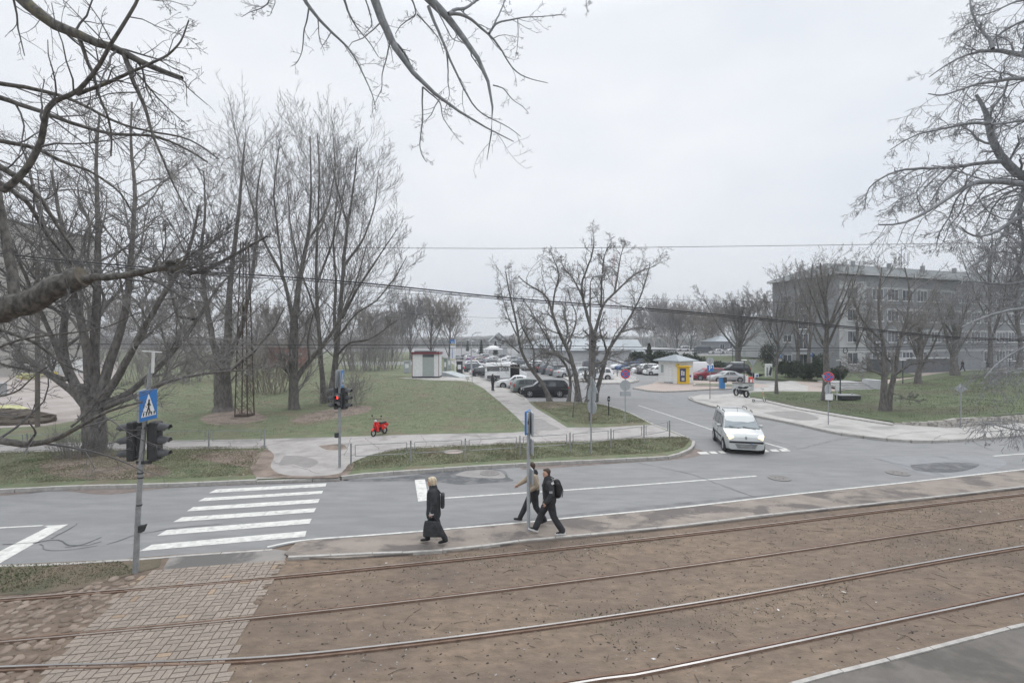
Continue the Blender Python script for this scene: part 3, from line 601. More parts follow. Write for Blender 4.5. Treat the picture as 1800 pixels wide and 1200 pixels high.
thicket('bare_shrub', 'low bare shrub round the trunks behind the far crossing light', 560, 640, 712, 60, 40, 31, group='shrubs in the left park')
thicket('bare_shrub', 'tall brown thicket behind the rusty lattice mast', 435, 512, 690, 120, 60, 32, tw=twig_br, dep=4, group='shrubs in the left park')
thicket('bare_shrub', 'dark thicket between the big spreading tree and the thick park trunk', 215, 370, 672, 110, 90, 33, dep=6, group='shrubs in the left park')
thicket('bare_shrub', 'hazy tall thicket behind the trees left of the white ticket booth', 600, 700, 650, 88, 110, 34, dep=12, group='shrubs in the left park', rmin=.014)
thicket('bare_shrub', 'hazy thicket at the far left behind the utility pole', 60, 210, 645, 90, 120, 35, dep=12, group='shrubs in the left park', rmin=.014)
thicket('bare_shrub', 'hazy brown thicket behind the forked tree in the park', 420, 560, 645, 96, 120, 36, dep=12, group='shrubs in the left park', rmin=.014)
# ---- group of crooked trees on the grass corner
Yc = 42.0
cl = [dict(n=13, t0=.25, lf=.36, ang=48, up=.08, K=7, wob=.26, rf=.5), dict(n=9, t0=.15, lf=.48, ang=48, up=.03, K=5, wob=.28, rf=.6), dict(n=6, t0=.1, lf=.45, ang=50, up=0, K=4, wob=.3, rf=.7)]
bare_tree('crooked_tree', 'crooked bare tree leaning left across the parked black car', [
    (px([(967, 708), (964, 695), (959, 680), (940, 656), (924, 637), (913, 611), (909, 571), (900, 533), (892, 501), (889, 477)], Yc, .6), .24, .04),
    (px([(938, 652), (939, 613), (930, 597), (916, 573), (910, 540)], Yc, -1.5, seed=3), .09, .03),
    (px([(909, 590), (895, 560), (885, 530), (878, 500)], Yc, 1.5, seed=4), .07, .02), (px([(913, 620), (890, 600), (870, 595)], Yc, -1.5, seed=5), .06, .02)],
    cl, group='crooked trees on the grass corner', seed=41, base=G(967, 707, ZK), flare=1.35, rmin=.009)
bare_tree('crooked_tree', 'two-stemmed crooked bare tree left of the lamp post on the grass corner', [
    (px([(999, 709), (1002, 690), (1004, 667), (996, 640), (975, 619), (961, 592), (948, 571), (932, 544), (915, 520)], Yc, 1.5, seed=1), .17, .03),
    (px([(1018, 712), (1016, 690), (1014, 667), (1004, 627), (996, 608), (980, 581), (971, 552), (967, 525), (948, 507), (927, 504), (911, 485)], Yc, -.8, seed=2), .27, .035),
    (px([(996, 608), (1004, 590), (1012, 573), (1013, 549), (1004, 533), (998, 505)], Yc, 1.5, seed=3), .10, .03),
    (px([(971, 546), (975, 512), (984, 483), (975, 460), (967, 440)], Yc, -1.5, seed=4), .09, .02), (px([(1004, 640), (985, 625), (958, 620), (940, 628)], Yc, -2, seed=5), .06, .02)],
    cl, group='crooked trees on the grass corner', seed=42, base=G(1010, 709, ZK), flare=1.3, rmin=.009, trunk_n=2)
bare_tree('crooked_tree', 'tallest crooked bare tree, just right of the lamp post on the grass corner', [
    (px([(1035, 711), (1038, 690), (1041, 660), (1041, 613), (1044, 587)], Yc), .38, .26),
    (px([(1044, 592), (1033, 557), (1023, 520), (1020, 504), (1036, 461), (1044, 440), (1044, 415)], Yc, -1.5, seed=1), .17, .03),
    (px([(1043, 592), (1052, 563), (1060, 533), (1089, 507), (1116, 480), (1153, 467)], Yc, 1.8, seed=2), .18, .03),
    (px([(1057, 540), (1057, 501), (1060, 466), (1063, 445), (1075, 425)], Yc, -2, seed=3), .11, .02),
    (px([(1080, 515), (1087, 475), (1092, 445), (1100, 426)], Yc, 2.2, seed=4), .10, .02), (px([(1023, 520), (1008, 490), (990, 470), (985, 450)], Yc, 1.6, seed=5), .09, .02)],
    cl, group='crooked trees on the grass corner', seed=43, base=G(1037, 710, ZK), flare=1.3, rmin=.009)
bare_tree('crooked_tree', 'crooked bare tree leaning right, rightmost of the trees on the grass corner', [
    (px([(1046, 706), (1048, 685), (1060, 653), (1067, 613), (1080, 600), (1092, 584), (1111, 552), (1127, 520), (1137, 488), (1143, 461)], Yc + .6, .5), .24, .03),
    (px([(1067, 620), (1062, 600), (1055, 587), (1054, 570), (1062, 550)], Yc + .6, -1.5, seed=2), .11, .03),
    (px([(1066, 630), (1090, 637), (1115, 645), (1140, 650)], Yc, -1.5, seed=3), .07, .02), (px([(1092, 584), (1120, 575), (1150, 580)], Yc + .6, 1.5, seed=4), .07, .02)],
    cl, group='crooked trees on the grass corner', seed=44, base=G(1047, 707, ZK), flare=1.3, rmin=.009)
Ys = G(1010, 733, ZK).y
bare_tree('sapling', 'thin bare sapling in the grass in front of the lamp post', [(px([(1007, 735), (1008, 715), (1012, 690), (1004, 660), (1000, 640)], Ys), .05, .015), (px([(1009, 715), (1022, 702), (1040, 690), (1052, 680)], Ys, 1, seed=2), .03, .01)],
    [dict(n=8, t0=.3, lf=.35, ang=45, up=.1, K=5, wob=.25, rf=.6), dict(n=5, t0=.2, lf=.5, ang=45, up=0, K=4, wob=.25, rf=.7)], seed=45, base=G(1007, 735, ZK), rmin=.007)
# ---- generic trees by their foot and height
def gen_tree(name, label, u, v, vtop, spread=.5, n_l=6, r=None, seed=1, z=ZK, group=None, fork=.3, mt=bark, tw=twigm, up=.25, dens=(9, 6, 5), lean=0, rmin=None, forks=0):
    p = G(u, v, z); s_ = F / p.y; h = (v - vtop) / s_; r = r or h * .018; rng2 = random.Random(seed); T = []
    ax = np.array([lean * h * .3, 0, h]); tr = [np.array([0, 0, 0.0]) + np.array(p)]
    for i in range(1, 9):
        t = i / 8; tr.append(np.array(p) + ax * t * (.92 if not forks else .55) + np.array([rng2.uniform(-1, 1), rng2.uniform(-1, 1), 0]) * h * .012 * i ** .5)
    T.append((tr, r, r * (.2 if not forks else .7)))
    for k in range(n_l):
        t = fork + (.75 - fork) * k / max(1, n_l - 1); i = min(7, int(t * 8)); st = tr[i]; a = 2.399 * k + seed; L_ = h * (1 - t) * (1.0 if not forks else .8)
        sp = spread * (1.1 if k % 2 else .8); e = [st]; d = np.array([math.cos(a) * sp, math.sin(a) * sp, .8])
        for j in range(1, 7): e.append(e[-1] + (d + np.array([rng2.uniform(-.12, .12), rng2.uniform(-.12, .12), .08 * j])) * L_ / 6 * .85)
        T.append((e, r * .5 * (1 - t * .5), r * .08))
    rm = rmin or max(.008, .2 * p.y / 483 * .5)
    return bare_tree(name, label, T, [dict(n=dens[0], t0=.2, lf=.46, ang=44, up=up * .7, K=6, wob=.17, rf=.34, rtip=.3), dict(n=dens[1], t0=.2, lf=.45, ang=40, up=up * .6, K=5, wob=.2, rf=.55), dict(n=dens[2], t0=.15, lf=.5, ang=40, up=up * .4, K=4, wob=.22, rf=.62)],
                     group=group, seed=seed, base=p, flare=1.3, rmin=rm, mt=mt, tw=tw, K0=8, sides=(8, 4, 3, 3, 3))
gp = 'trees by the office building'
gen_tree('park_tree', 'broad round-crowned bare tree on the bank left of the office building', 1299, 641, 457, .62, 9, .62, 51, group=gp, fork=.22, forks=1, dens=(14, 9, 6), z=.3)
gen_tree('park_tree', 'knobbly bare tree just right of the broad tree on the bank', 1331, 630, 470, .45, 7, .5, 52, group=gp, fork=.3, forks=1, z=.3)
gen_tree('park_tree', 'slender bare tree at the near lawn edge in front of the end wall', 1365, 692, 505, .5, 9, .16, 53, group=gp, fork=.4, dens=(11, 7, 5), z=.15)
gen_tree('park_tree', 'slim bare tree in the bushes before the stair windows', 1401, 664, 462, .45, 8, .3, 54, group=gp, fork=.25)
gen_tree('park_tree', 'slim dark bare tree beside the building corner', 1424, 668, 447, .42, 8, .28, 55, group=gp, fork=.35)
gen_tree('park_tree', 'thick bare trunk rising behind the round no stopping sign at the lawn', 1452, 703, 440, .45, 9, .34, 56, group=gp, fork=.38, z=.2)
gen_tree('park_tree', 'tall forked bare tree right of the white wall panel', 1500, 655, 437, .42, 8, .38, 57, group=gp, fork=.25, forks=1)
Yt = G(1558, 719, .3).y
bare_tree('park_tree', 'twin-stemmed bare tree nearest on the park lawn', [
    (px([(1553, 723), (1554, 680), (1555, 640), (1553, 600), (1545, 560), (1545, 510), (1550, 470)], Yt), .26, .04),
    (px([(1560, 723), (1567, 680), (1575, 640), (1580, 600), (1595, 560), (1600, 510), (1590, 470)], Yt, 1, seed=2), .22, .04),
    (px([(1553, 660), (1530, 650), (1510, 645), (1490, 640)], Yt, -2, seed=3), .07, .02), (px([(1572, 660), (1600, 640), (1640, 635), (1660, 640)], Yt, -2, seed=4), .07, .02),
    (px([(1552, 600), (1520, 570), (1500, 530), (1498, 490)], Yt, 1, seed=5), .1, .03), (px([(1585, 590), (1620, 560), (1640, 520)], Yt, 2, seed=6), .1, .03), (px([(1568, 690), (1590, 700), (1620, 705)], Yt, -2, seed=7), .04, .01)],
    [dict(n=13, t0=.2, lf=.38, ang=44, up=.1, K=6, wob=.2, rf=.5), dict(n=8, t0=.15, lf=.5, ang=42, up=.05, K=5, wob=.2, rf=.6), dict(n=6, t0=.1, lf=.5, ang=40, up=0, K=3, wob=.2, rf=.7)],
    group=gp, seed=58, base=G(1556, 721, .18), flare=1.35, rmin=.01, trunk_n=2)
gen_tree('park_tree', 'bare tree with a dark thick trunk right of the concrete steps', 1614, 675, 455, .5, 8, .33, 59, group=gp, fork=.3, forks=1, z=.3)
gen_tree('park_tree', 'bare tree with a very thick trunk at the end of the round paving', 1679, 660, 430, .5, 9, .5, 60, group=gp, fork=.3, forks=1, z=.5)
gen_tree('park_tree', 'tall pale bare tree beyond the plaza, partly behind the overhanging branches', 1740, 650, 400, .5, 9, .4, 61, group=gp, fork=.3, z=.5)
gen_tree('park_tree', 'bare tree at the right edge of the plaza by the railing', 1790, 652, 420, .5, 8, .4, 62, group=gp, fork=.3, z=.5)
# far trees
gp = 'bare trees behind the car park'
far = [(757, 630, 516, twig_br, 'bushy_tree', 'broad brown bushy tree behind the white ticket booth', .55, .2), (722, 632, 520, twigm, 'bushy_tree', 'grey bare tree touching the left of the brown bushy tree', .45, .25), (790, 630, 528, twig_br, 'bushy_tree', 'low brown tree beside the banner pole', .55, .2)]
for k, (u, v, vt, tw_, nm, lb, sp, fk) in enumerate(far):
    gen_tree(nm, lb, u, v, vt, sp, 12, None, 70 + k, group='bushy trees behind the ticket booth', fork=.08, tw=tw_, up=.3, dens=(14, 9, 6), z=0, rmin=.02)
protos = [gen_tree('birch_tree', None, 1150, 626, 528, .32, 10, .22, 80, z=0, fork=.2, mt=birchm, tw=twig_gr, up=.35, dens=(12, 8, 5), rmin=.028),
          gen_tree('birch_tree', None, 1175, 625, 534, .4, 10, .25, 81, z=0, fork=.15, mt=birchm, tw=twig_gr, up=.3, dens=(12, 8, 5), rmin=.028),
          gen_tree('birch_tree', None, 1215, 624, 540, .5, 12, .3, 82, z=0, fork=.1, mt=bark, tw=twig_br, up=.3, dens=(13, 8, 5), rmin=.03)]
lbs = ['slim grey birch beside the dark conifer, left in the row behind the car park', 'fuller pale birch above the dark evergreens behind the car park', 'brown bushy bare tree standing above the white van on the upper car park']
for p_, l_ in zip(protos, lbs): p_['label'] = l_; p_['category'] = 'tree'; p_['group'] = 'birches behind the car park'
def put_copy(src, u, v, vtop, vt0, v0, rz, label, z=0):
    c = copy_tree(src); p = G(u, v, z); sc = ((v - vtop) * p.y) / ((v0 - vt0) * G(900, v0).y); c.location = p; c.scale = (sc, sc, sc); c.rotation_euler = (0, 0, rz); c['label'] = label; return c
ref = [(528, 626), (534, 625), (540, 624)]
spots = [(1128, 627, 540, 0, 'grey birch leftmost of the row behind the car park'), (1163, 624, 524, 1, 'tall pale birch near the middle of the row behind the car park'), (1190, 625, 538, 2, 'brown bushy tree left of the upper white van'),
         (1196, 622, 530, 0, 'thin birch just behind the brown bushy tree by the upper white van'), (1232, 625, 534, 1, 'birch above the dark van on the upper car park'), (1251, 627, 545, 2, 'low brown bushy tree above the dark van on the upper car park'), (1262, 624, 530, 0, 'slim birch at the left edge of the broad tree on the bank'),
         (1280, 624, 528, 1, 'birch seen behind the broad tree on the bank')]
for k, (u, v, vt, q, lb) in enumerate(spots): put_copy(protos[q], u, v, vt, ref[q][0], ref[q][1], 1.3 * k + .7, lb)
spots = [(640, 632, 540, 2, 'hazy bare tree behind the red shed, nearer the leaning tree'), (662, 640, 548, 0, 'bare tree with dark trunk beyond the lawn left of the ticket booth'), (690, 628, 545, 2, 'hazy bare tree left of the bushy trees'), (705, 634, 552, 1, 'pale slim tree left of the ticket booth'),
         (470, 633, 530, 2, 'hazy bare tree behind the lattice mast'), (350, 636, 520, 2, 'hazy bare tree between the spreading tree and the thick trunk'), (290, 634, 515, 1, 'hazy bare tree behind the spreading tree crown'), (205, 636, 520, 2, 'hazy bare tree behind the white container'), (545, 630, 540, 2, 'hazy bare tree above the red shed'), (415, 630, 535, 1, 'hazy slim tree directly behind the lattice mast'),
         (1760, 640, 500, 2, 'hazy bare tree beyond the plaza railing'), (60, 634, 500, 1, 'hazy bare tree beside the works building')]
for k, (u, v, vt, q, lb) in enumerate(spots):
    c = put_copy(protos[q], u, v, vt, ref[q][0], ref[q][1], 1.9 * k + .3, lb); c['group'] = 'hazy trees behind the left park' if u < 900 else 'hazy trees behind the plaza'
# ================================================================ TREES CLOSE TO THE CAMERA
bark_o = mat('glare-paled upper bark', (.17, .18, .19), (.29, .30, .31), scale=16, rough=.95, bump=.006, bscale=26, stretch=(1, 1, .5))  # veiling glare put into the bark colour, paler and bluer than the bark itself
twigo = mat('glare-paled twigs', (.19, .195, .205), (.28, .285, .295), scale=3, rough=.95)  # same glare put into the twig colour
nl = [dict(n=11, t0=.15, lf=.38, rmax=.018, lmax=1.5, ang=48, up=-.05, K=6, wob=.2, rf=.42, tpow=.9), dict(n=6, t0=.25, lf=.5, ang=45, up=.05, K=5, wob=.22, rf=.6, keep=.8), dict(n=4, t0=.3, lf=.42, ang=45, up=.1, K=3, wob=.2, rf=.7, keep=.7)]
Yn = 7.2
def hang(pts, Y0=8.2, dy=0, seed=0): return px(pts, Y0, dy, seed=seed)
T = [([(-10.6, 7.0, 0), (-10.5, 7.0, 2), (-10.3, 7.1, 4.2), (-10.4, 7.2, 6.5), (-10.2, 7.3, 9), (-9.8, 7.4, 12), (-9.4, 7.6, 15)], .48, .2),
     ([(-10.35, 7.1, 4.9), (-9.4, 7.1, 5.2), (-8.4, 7.2, 5.6)] + px([(0, 547), (60, 527), (110, 500), (142, 488)], Yn), .22, .15),
     (px([(138, 492), (165, 487), (200, 488), (250, 478), (300, 468), (318, 480), (345, 482), (380, 466), (440, 432), (470, 415)], Yn, .5, seed=2), .065, .016),
     (px([(30, 540), (22, 480), (10, 420), (0, 360), (-15, 280), (-30, 180)], Yn, .3, seed=3), .075, .04),
     (px([(5, 335), (40, 310), (62, 275), (78, 235), (78, 190), (90, 175), (120, 172), (135, 165), (165, 130), (185, 95), (210, 55), (232, 20), (246, -10)], Yn, -.4, seed=4), .05, .018),
     (px([(135, 166), (185, 148), (240, 122), (275, 108), (300, 95), (318, 75), (332, 36)], Yn, .2, seed=5), .03, .01),
     ([(-10, 7.4, 10.6), (-8.6, 7.4, 11.2)] + px([(20, -30), (45, 12), (75, 32), (110, 50), (140, 66), (175, 75), (210, 88), (240, 105), (270, 120), (320, 138)], Yn + .3, 0), .12, .035),
     (px([(138, 64), (148, 90), (155, 115), (165, 130), (172, 165), (190, 205), (197, 240), (195, 275)], Yn + .3, .3, seed=6), .032, .012),
     (px([(216, 90), (224, 110), (232, 140), (240, 158), (255, 185), (262, 215), (270, 245), (285, 275), (300, 315), (328, 370)], Yn + .3, -.3, seed=7), .04, .010),
     (px([(225, 112), (255, 145), (275, 170), (300, 195), (330, 220)], Yn + .3, .4, seed=8), .016, .006),
     (px([(-60, 135), (0, 148), (55, 155), (100, 165), (150, 185), (200, 215), (260, 232), (330, 240), (385, 280)], Yn + 1.5, .5, seed=9), .045, .012),
     (px([(-60, 155), (0, 172), (60, 192), (130, 218), (200, 238), (270, 236), (330, 262), (365, 285)], Yn + 1.0, 0, seed=10), .05, .012),
     (px([(-60, 235), (0, 248), (60, 258), (110, 285), (160, 300), (215, 340), (240, 390)], Yn + 1.5, .6, seed=11), .05, .012),
     (px([(-60, 250), (-10, 290), (30, 310), (70, 345), (100, 395), (130, 440)], Yn + 2, .6, seed=12), .08, .02),
     (px([(-60, 300), (0, 320), (50, 355), (80, 410), (140, 480)], Yn + 2.2, .6, seed=13), .07, .02),
     ([(-10.4, 7, 4.0), (-9.4, 6.9, 4.0)] + px([(-80, 760), (0, 772), (50, 787), (85, 782), (110, 770), (140, 748), (170, 728), (210, 712), (250, 706)], 6.6, .3, seed=14), .07, .014),
     (px([(-60, 560), (0, 580), (60, 600), (110, 640), (150, 655)], 6.8, .4, seed=15), .03, .01), (px([(-80, 640), (-20, 620), (20, 600), (70, 590), (130, 585), (190, 575), (245, 548)], 6.6, .4, seed=16), .022, .006),
     (px([(-80, 720), (-20, 700), (30, 690), (60, 660), (105, 630)], 6.4, .2, seed=17), .018, .005), (px([(125, 750), (160, 720), (180, 690), (215, 680), (240, 700)], 6.8, .3, seed=18), .016, .005)]
rs_ = random.Random(12)
for k in range(20):
    a = rs_.uniform(-.5, 3.6) if k % 4 else rs_.uniform(0, 6.28); L_ = rs_.uniform(60, 190); u0, v0 = 300 + rs_.uniform(-22, 10), 470 + rs_.uniform(-8, 6); bend = rs_.uniform(-.5, .5); pts = [(u0, v0)]
    for j in range(1, 6): aa = a + bend * j / 5; pts.append((pts[-1][0] + math.cos(aa) * L_ / 5, pts[-1][1] - math.sin(aa) * L_ / 5 * .8))
    T.append((px(pts, Yn + .1, rs_.uniform(-.6, .6), seed=k), .009, .003))
o = bare_tree('overhanging_tree', 'gnarled bare tree close at the left, its sawn thick limb reaching into the view', T, nl, seed=91, mt=bark_n, tw=twign, base=(-10.6, 7, 0), rmin=.0028, flare=1.4, K0=18, skip_trunk=True)
# sawn ends
mb = MB(); e = Vector(at(142, 487, Yn)) - o.location; d = Vector((.93, .1, .3)).normalized(); mb.tube([e - d * .12, e + d * .02], [.165, .155], bark_n, 12); mb.disc(e + d * .02, d, .15, .008, mat('sawn wood', (.11, .098, .08), (.16, .14, .115), scale=14, rough=.9), 18); mb.build('sawn_limb_end', None, o)
for (u, v, r_) in ((150, 492, .09), (292, 470, .07), (308, 474, .085), (300, 462, .06)):
    b_ = MB(); b_.ell(Vector(at(u, v, Yn + .1)) - o.location, (r_ * 1.3, r_, r_ * .8), bark_n, 9, 6); b_.build('burr', None, o)
# a second crown reaching over the top of the view
A = []
def h(pts, r0, r1, Y0=8.4, dy=.6, seed=0): A.append((px(pts, Y0, dy, seed=seed), r0, r1))
A.append(([(-7.6, 2.2, 0), (-7.5, 2.4, 4), (-7.2, 2.8, 8), (-6.6, 3.4, 12), (-5.6, 4.6, 14)], .5, .28))
A.append(([(-6.6, 3.4, 12), (-5.2, 5.2, 13.2), (-3.6, 7.0, 13.0), (-2.6, 8.0, 12.2)] + px([(654, -10), (668, 32), (675, 50), (686, 71), (694, 95), (700, 107), (720, 130), (743, 153), (765, 170), (796, 192), (830, 214), (860, 228), (903, 249)], 8.4), .115, .007))
A.append(([(-5.6, 4.6, 14), (-3.6, 6.4, 13.8), (-2.2, 7.8, 12.6)] + px([(728, -12), (745, 5), (760, 9), (775, 12), (789, 25), (804, 40), (814, 53), (819, 75), (830, 95), (860, 117), (867, 140), (869, 170), (871, 199), (867, 242), (856, 281)], 8.6), .12, .006))
h([(743, 153), (742, 180), (743, 213), (737, 256), (742, 275), (750, 285)], .016, .006, seed=1); h([(686, 71), (680, 100), (671, 132), (672, 155), (657, 185)], .014, .005, seed=2); h([(689, 71), (700, 80), (710, 92), (722, 115), (732, 139)], .03, .012, seed=3)
h([(753, 11), (758, 28), (767, 46), (778, 70), (785, 92), (800, 125), (814, 153), (826, 178), (842, 199), (870, 212), (892, 221), (915, 240)], .032, .006, seed=4); h([(785, 92), (788, 120), (787, 145), (791, 165), (780, 200)], .016, .004, seed=5)
h([(789, 25), (805, 22), (828, 32), (845, 50), (860, 59), (872, 75), (885, 92), (895, 115), (913, 132), (935, 140), (963, 146)], .032, .006, seed=6); h([(860, 59), (866, 48), (874, 39), (895, 36), (910, 32), (930, 30), (949, 30), (990, 26)], .022, .006, seed=7); h([(789, 24), (800, 17), (817, 16), (835, 3), (850, -8)], .03, .02, seed=8)
h([(527, -15), (543, 12), (555, 28), (565, 39), (585, 60), (600, 71), (617, 90), (629, 110), (640, 135), (653, 160), (660, 186)], .035, .007, seed=9); h([(543, 14), (540, 35), (534, 53), (533, 75), (531, 92), (522, 112), (511, 117)], .016, .005, seed=10); h([(600, -15), (605, 0), (610, 15), (617, 32), (625, 46), (638, 62), (650, 75), (665, 100)], .025, .007, seed=11)
h([(470, -20), (475, 3), (460, 15), (440, 21), (425, 30)], .014, .005, seed=12); h([(715, -15), (725, 0), (733, 25), (718, 35), (703, 46), (695, 60)], .018, .006, seed=13); h([(733, 25), (752, 45), (772, 68), (780, 95)], .014, .005, seed=14); h([(765, 12), (790, 60), (795, 70), (812, 75), (835, 60)], .012, .004, seed=15)
h([(635, -20), (650, 20), (655, 45), (640, 60)], .014, .005, seed=16); h([(910, 32), (911, 60), (909, 88), (905, 105)], .009, .003, seed=17); h([(866, 48), (880, 20), (888, 0), (892, -15)], .014, .01, seed=18); h([(867, 150), (885, 155), (900, 175), (920, 188), (930, 200)], .012, .004, seed=19); h([(1035, -15), (1030, 5), (1033, 20)], .008, .003, seed=20)
h([(743, 153), (775, 180), (777, 205), (790, 225), (808, 248)], .014, .004, seed=21); h([(480, -15), (484, 5), (474, 28)], .01, .004, seed=22); h([(280, -15), (287, 5), (300, 20)], .01, .004, Y0=9, seed=23)
bare_tree('drooping_tree', 'bare tree whose drooping branches hang into the top middle of the view', A, [dict(n=10, t0=.22, lf=.27, rmax=.014, lmax=1.1, ang=50, up=-.05, K=5, wob=.2, rf=.45, keep=.75), dict(n=5, t0=.25, lf=.5, ang=50, up=.15, K=4, wob=.2, rf=.6, keep=.8), dict(n=3, t0=.3, lf=.4, ang=45, up=.1, K=3, wob=.2, rf=.7, keep=.6)], seed=92, mt=bark_o, tw=twigo, base=(-7.6, 2.2, 0), rmin=.0028, K0=16, skip_trunk=True)
# right-hand crown
Yr = 13.5; B = []
B.append(([(17.6, 13.2, 0), (17.4, 13.3, 3), (17.2, 13.4, 6), (17.0, 13.5, 8.2), (16.6, 13.6, 11), (16.9, 13.8, 15), (16.5, 14, 18)], .55, .15))
def q(pts, r0, r1, dy=1.0, seed=0, Y0=Yr): B.append((px(pts, Y0, dy, seed=seed), r0, r1))
q([(1990, 420), (1880, 345), (1800, 312), (1775, 298), (1754, 275), (1745, 255), (1740, 238), (1737, 220), (1736, 205), (1733, 190), (1729, 180), (1716, 167)], .15, .04, .5, 1)
q([(1990, 400), (1880, 340), (1800, 326), (1754, 315), (1707, 319), (1685, 332), (1670, 348), (1633, 370), (1604, 389), (1570, 400), (1545, 395)], .10, .018, -1.5, 2); q([(1760, 284), (1735, 285), (1685, 293), (1633, 297), (1600, 296), (1571, 301), (1545, 315), (1523, 330), (1520, 365)], .06, .014, 1.5, 3)
q([(1960, 140), (1880, 112), (1800, 97), (1765, 92), (1743, 86), (1720, 90), (1699, 95), (1665, 112), (1633, 136)], .10, .012, 1, 4); q([(1960, 150), (1880, 140), (1800, 136), (1773, 139), (1745, 145), (1714, 147), (1685, 158), (1655, 172), (1632, 165)], .07, .012, -1.5, 5)
q([(1745, 86), (1740, 70), (1732, 59), (1720, 48), (1714, 37), (1706, 15), (1705, -15)], .05, .02, 1, 6); q([(1738, 218), (1705, 215), (1670, 224), (1640, 230), (1615, 235), (1585, 250), (1564, 264)], .045, .01, 1, 7); q([(1990, 385), (1880, 378), (1800, 374), (1770, 395), (1743, 414), (1707, 418), (1690, 400)], .09, .015, -1, 8)
q([(1790, 330), (1760, 345), (1743, 367), (1735, 390), (1721, 411)], .03, .008, 1, 9); q([(1773, 139), (1765, 165), (1743, 194), (1740, 220)], .03, .02, .3, 10); q([(1960, 60), (1880, 40), (1800, 34), (1765, 55), (1745, 66), (1735, 90)], .05, .015, 1, 11); q([(1960, -20), (1850, 0), (1790, 0), (1765, 12), (1740, 25), (1710, 28)], .04, .01, -1, 12)
q([(1960, 230), (1870, 215), (1800, 210), (1770, 217), (1740, 218)], .06, .02, -1, 13); q([(1800, 330), (1790, 380), (1800, 430), (1790, 470), (1770, 500)], .06, .02, 1, 14); q([(1990, 500), (1880, 520), (1820, 540), (1770, 545), (1720, 560), (1690, 575)], .08, .012, -1.5, 15); q([(1990, 560), (1880, 570), (1820, 600), (1780, 620), (1750, 640), (1730, 665)], .06, .01, -1.5, 16)
q([(1990, 480), (1900, 470), (1840, 480), (1790, 500), (1740, 500), (1700, 490), (1670, 500)], .07, .01, 1, 17); q([(1990, 690), (1880, 735), (1820, 760), (1780, 755), (1740, 742), (1710, 745)], .04, .006, -1, 18, 12); q([(1990, 650), (1900, 640), (1840, 650), (1790, 648), (1765, 655)], .035, .006, -1, 20, 12)
q([(1707, 319), (1680, 350), (1670, 380), (1650, 410), (1645, 440)], .03, .008, 1, 21); q([(1654, 295), (1630, 315), (1610, 340), (1580, 350), (1555, 370)], .025, .006, -1, 22); q([(1685, 293), (1650, 330), (1640, 350), (1620, 372)], .025, .006, 1, 23); q([(1800, 340), (1770, 400), (1740, 450), (1700, 470), (1690, 500)], .05, .01, -1.5, 24); q([(1880, 400), (1830, 440), (1800, 450), (1760, 440), (1720, 455)], .05, .01, 1, 25)
bare_tree('weeping_tree', 'big bare tree at the right edge with dense drooping twigs against the sky', B, [dict(n=17, t0=.15, lf=.33, rmax=.035, lmax=2.6, ang=54, up=-.12, K=7, wob=.27, rf=.38, droop=.12), dict(n=8, t0=.15, lf=.48, ang=48, up=-.1, K=5, wob=.28, rf=.6, droop=.15), dict(n=5, t0=.15, lf=.5, ang=45, up=-.1, K=4, wob=.28, rf=.7, droop=.15)], seed=93, mt=bark_o, tw=twigo, base=(17.6, 13.2, 0), rmin=.004, flare=1.35, K0=14, skip_trunk=True)
# ================================================================ BUILDINGS AND FAR THINGS
wallg = mat('grey render', (.23, .245, .26), (.28, .295, .31), scale=.5, rough=.9, c3=(.21, .22, .235), scale3=.15); wallw = mat('pale render', (.40, .41, .42), (.48, .49, .50), scale=.6, rough=.9)
wind = glass('window glass', (.06, .07, .085), .12); roofm = mat('metal roof', (.25, .28, .30), (.30, .33, .355), scale=.3, rough=.55, metal=.1); roofd = mat('grey felt roof', (.11, .125, .13), (.14, .155, .16), scale=.4, rough=.8)
wf = mat('white window frame', (.66, .67, .68), rough=.5)
def facade_window(parent, P, d, n, s0, z0, wd, ht, panes=2, sill=True, glassm=None):
    """a framed window on a wall that starts at P and runs along unit d, with outward normal n"""
    z = Vector((0, 0, 1)); c = P + d * s0 + z * z0; m_ = MB(); t = .07
    def bar(a, b_, h0, h1, dep=.05): m_.prism([c + d * a + z * h0 + n * .01, c + d * b_ + z * h0 + n * .01, c + d * b_ + z * h1 + n * .01, c + d * a + z * h1 + n * .01], n * dep, wf)
    bar(0, wd, 0, t); bar(0, wd, ht - t, ht); bar(0, t, t, ht - t); bar(wd - t, wd, t, ht - t)
    for k in range(1, panes): bar(wd * k / panes - t * .4, wd * k / panes + t * .4, t, ht - t, .045)
    if sill: m_.prism([c + d * -.06 - z * .08 + n * .005, c + d * (wd + .06) - z * .08 + n * .005, c + d * (wd + .06) - z * .003 + n * .005, c - d * .06 - z * .003 + n * .005], n * .14, wf)
    o = m_.build('window', None, parent)
    MB().add([c + d * t + z * t + n * .03, c + d * (wd - t) + z * t + n * .03, c + d * (wd - t) + z * (ht - t) + n * .03, c + d * t + z * (ht - t) + n * .03], [(0, 1, 2, 3)], glassm or wind).build('pane', None, o)
    return o
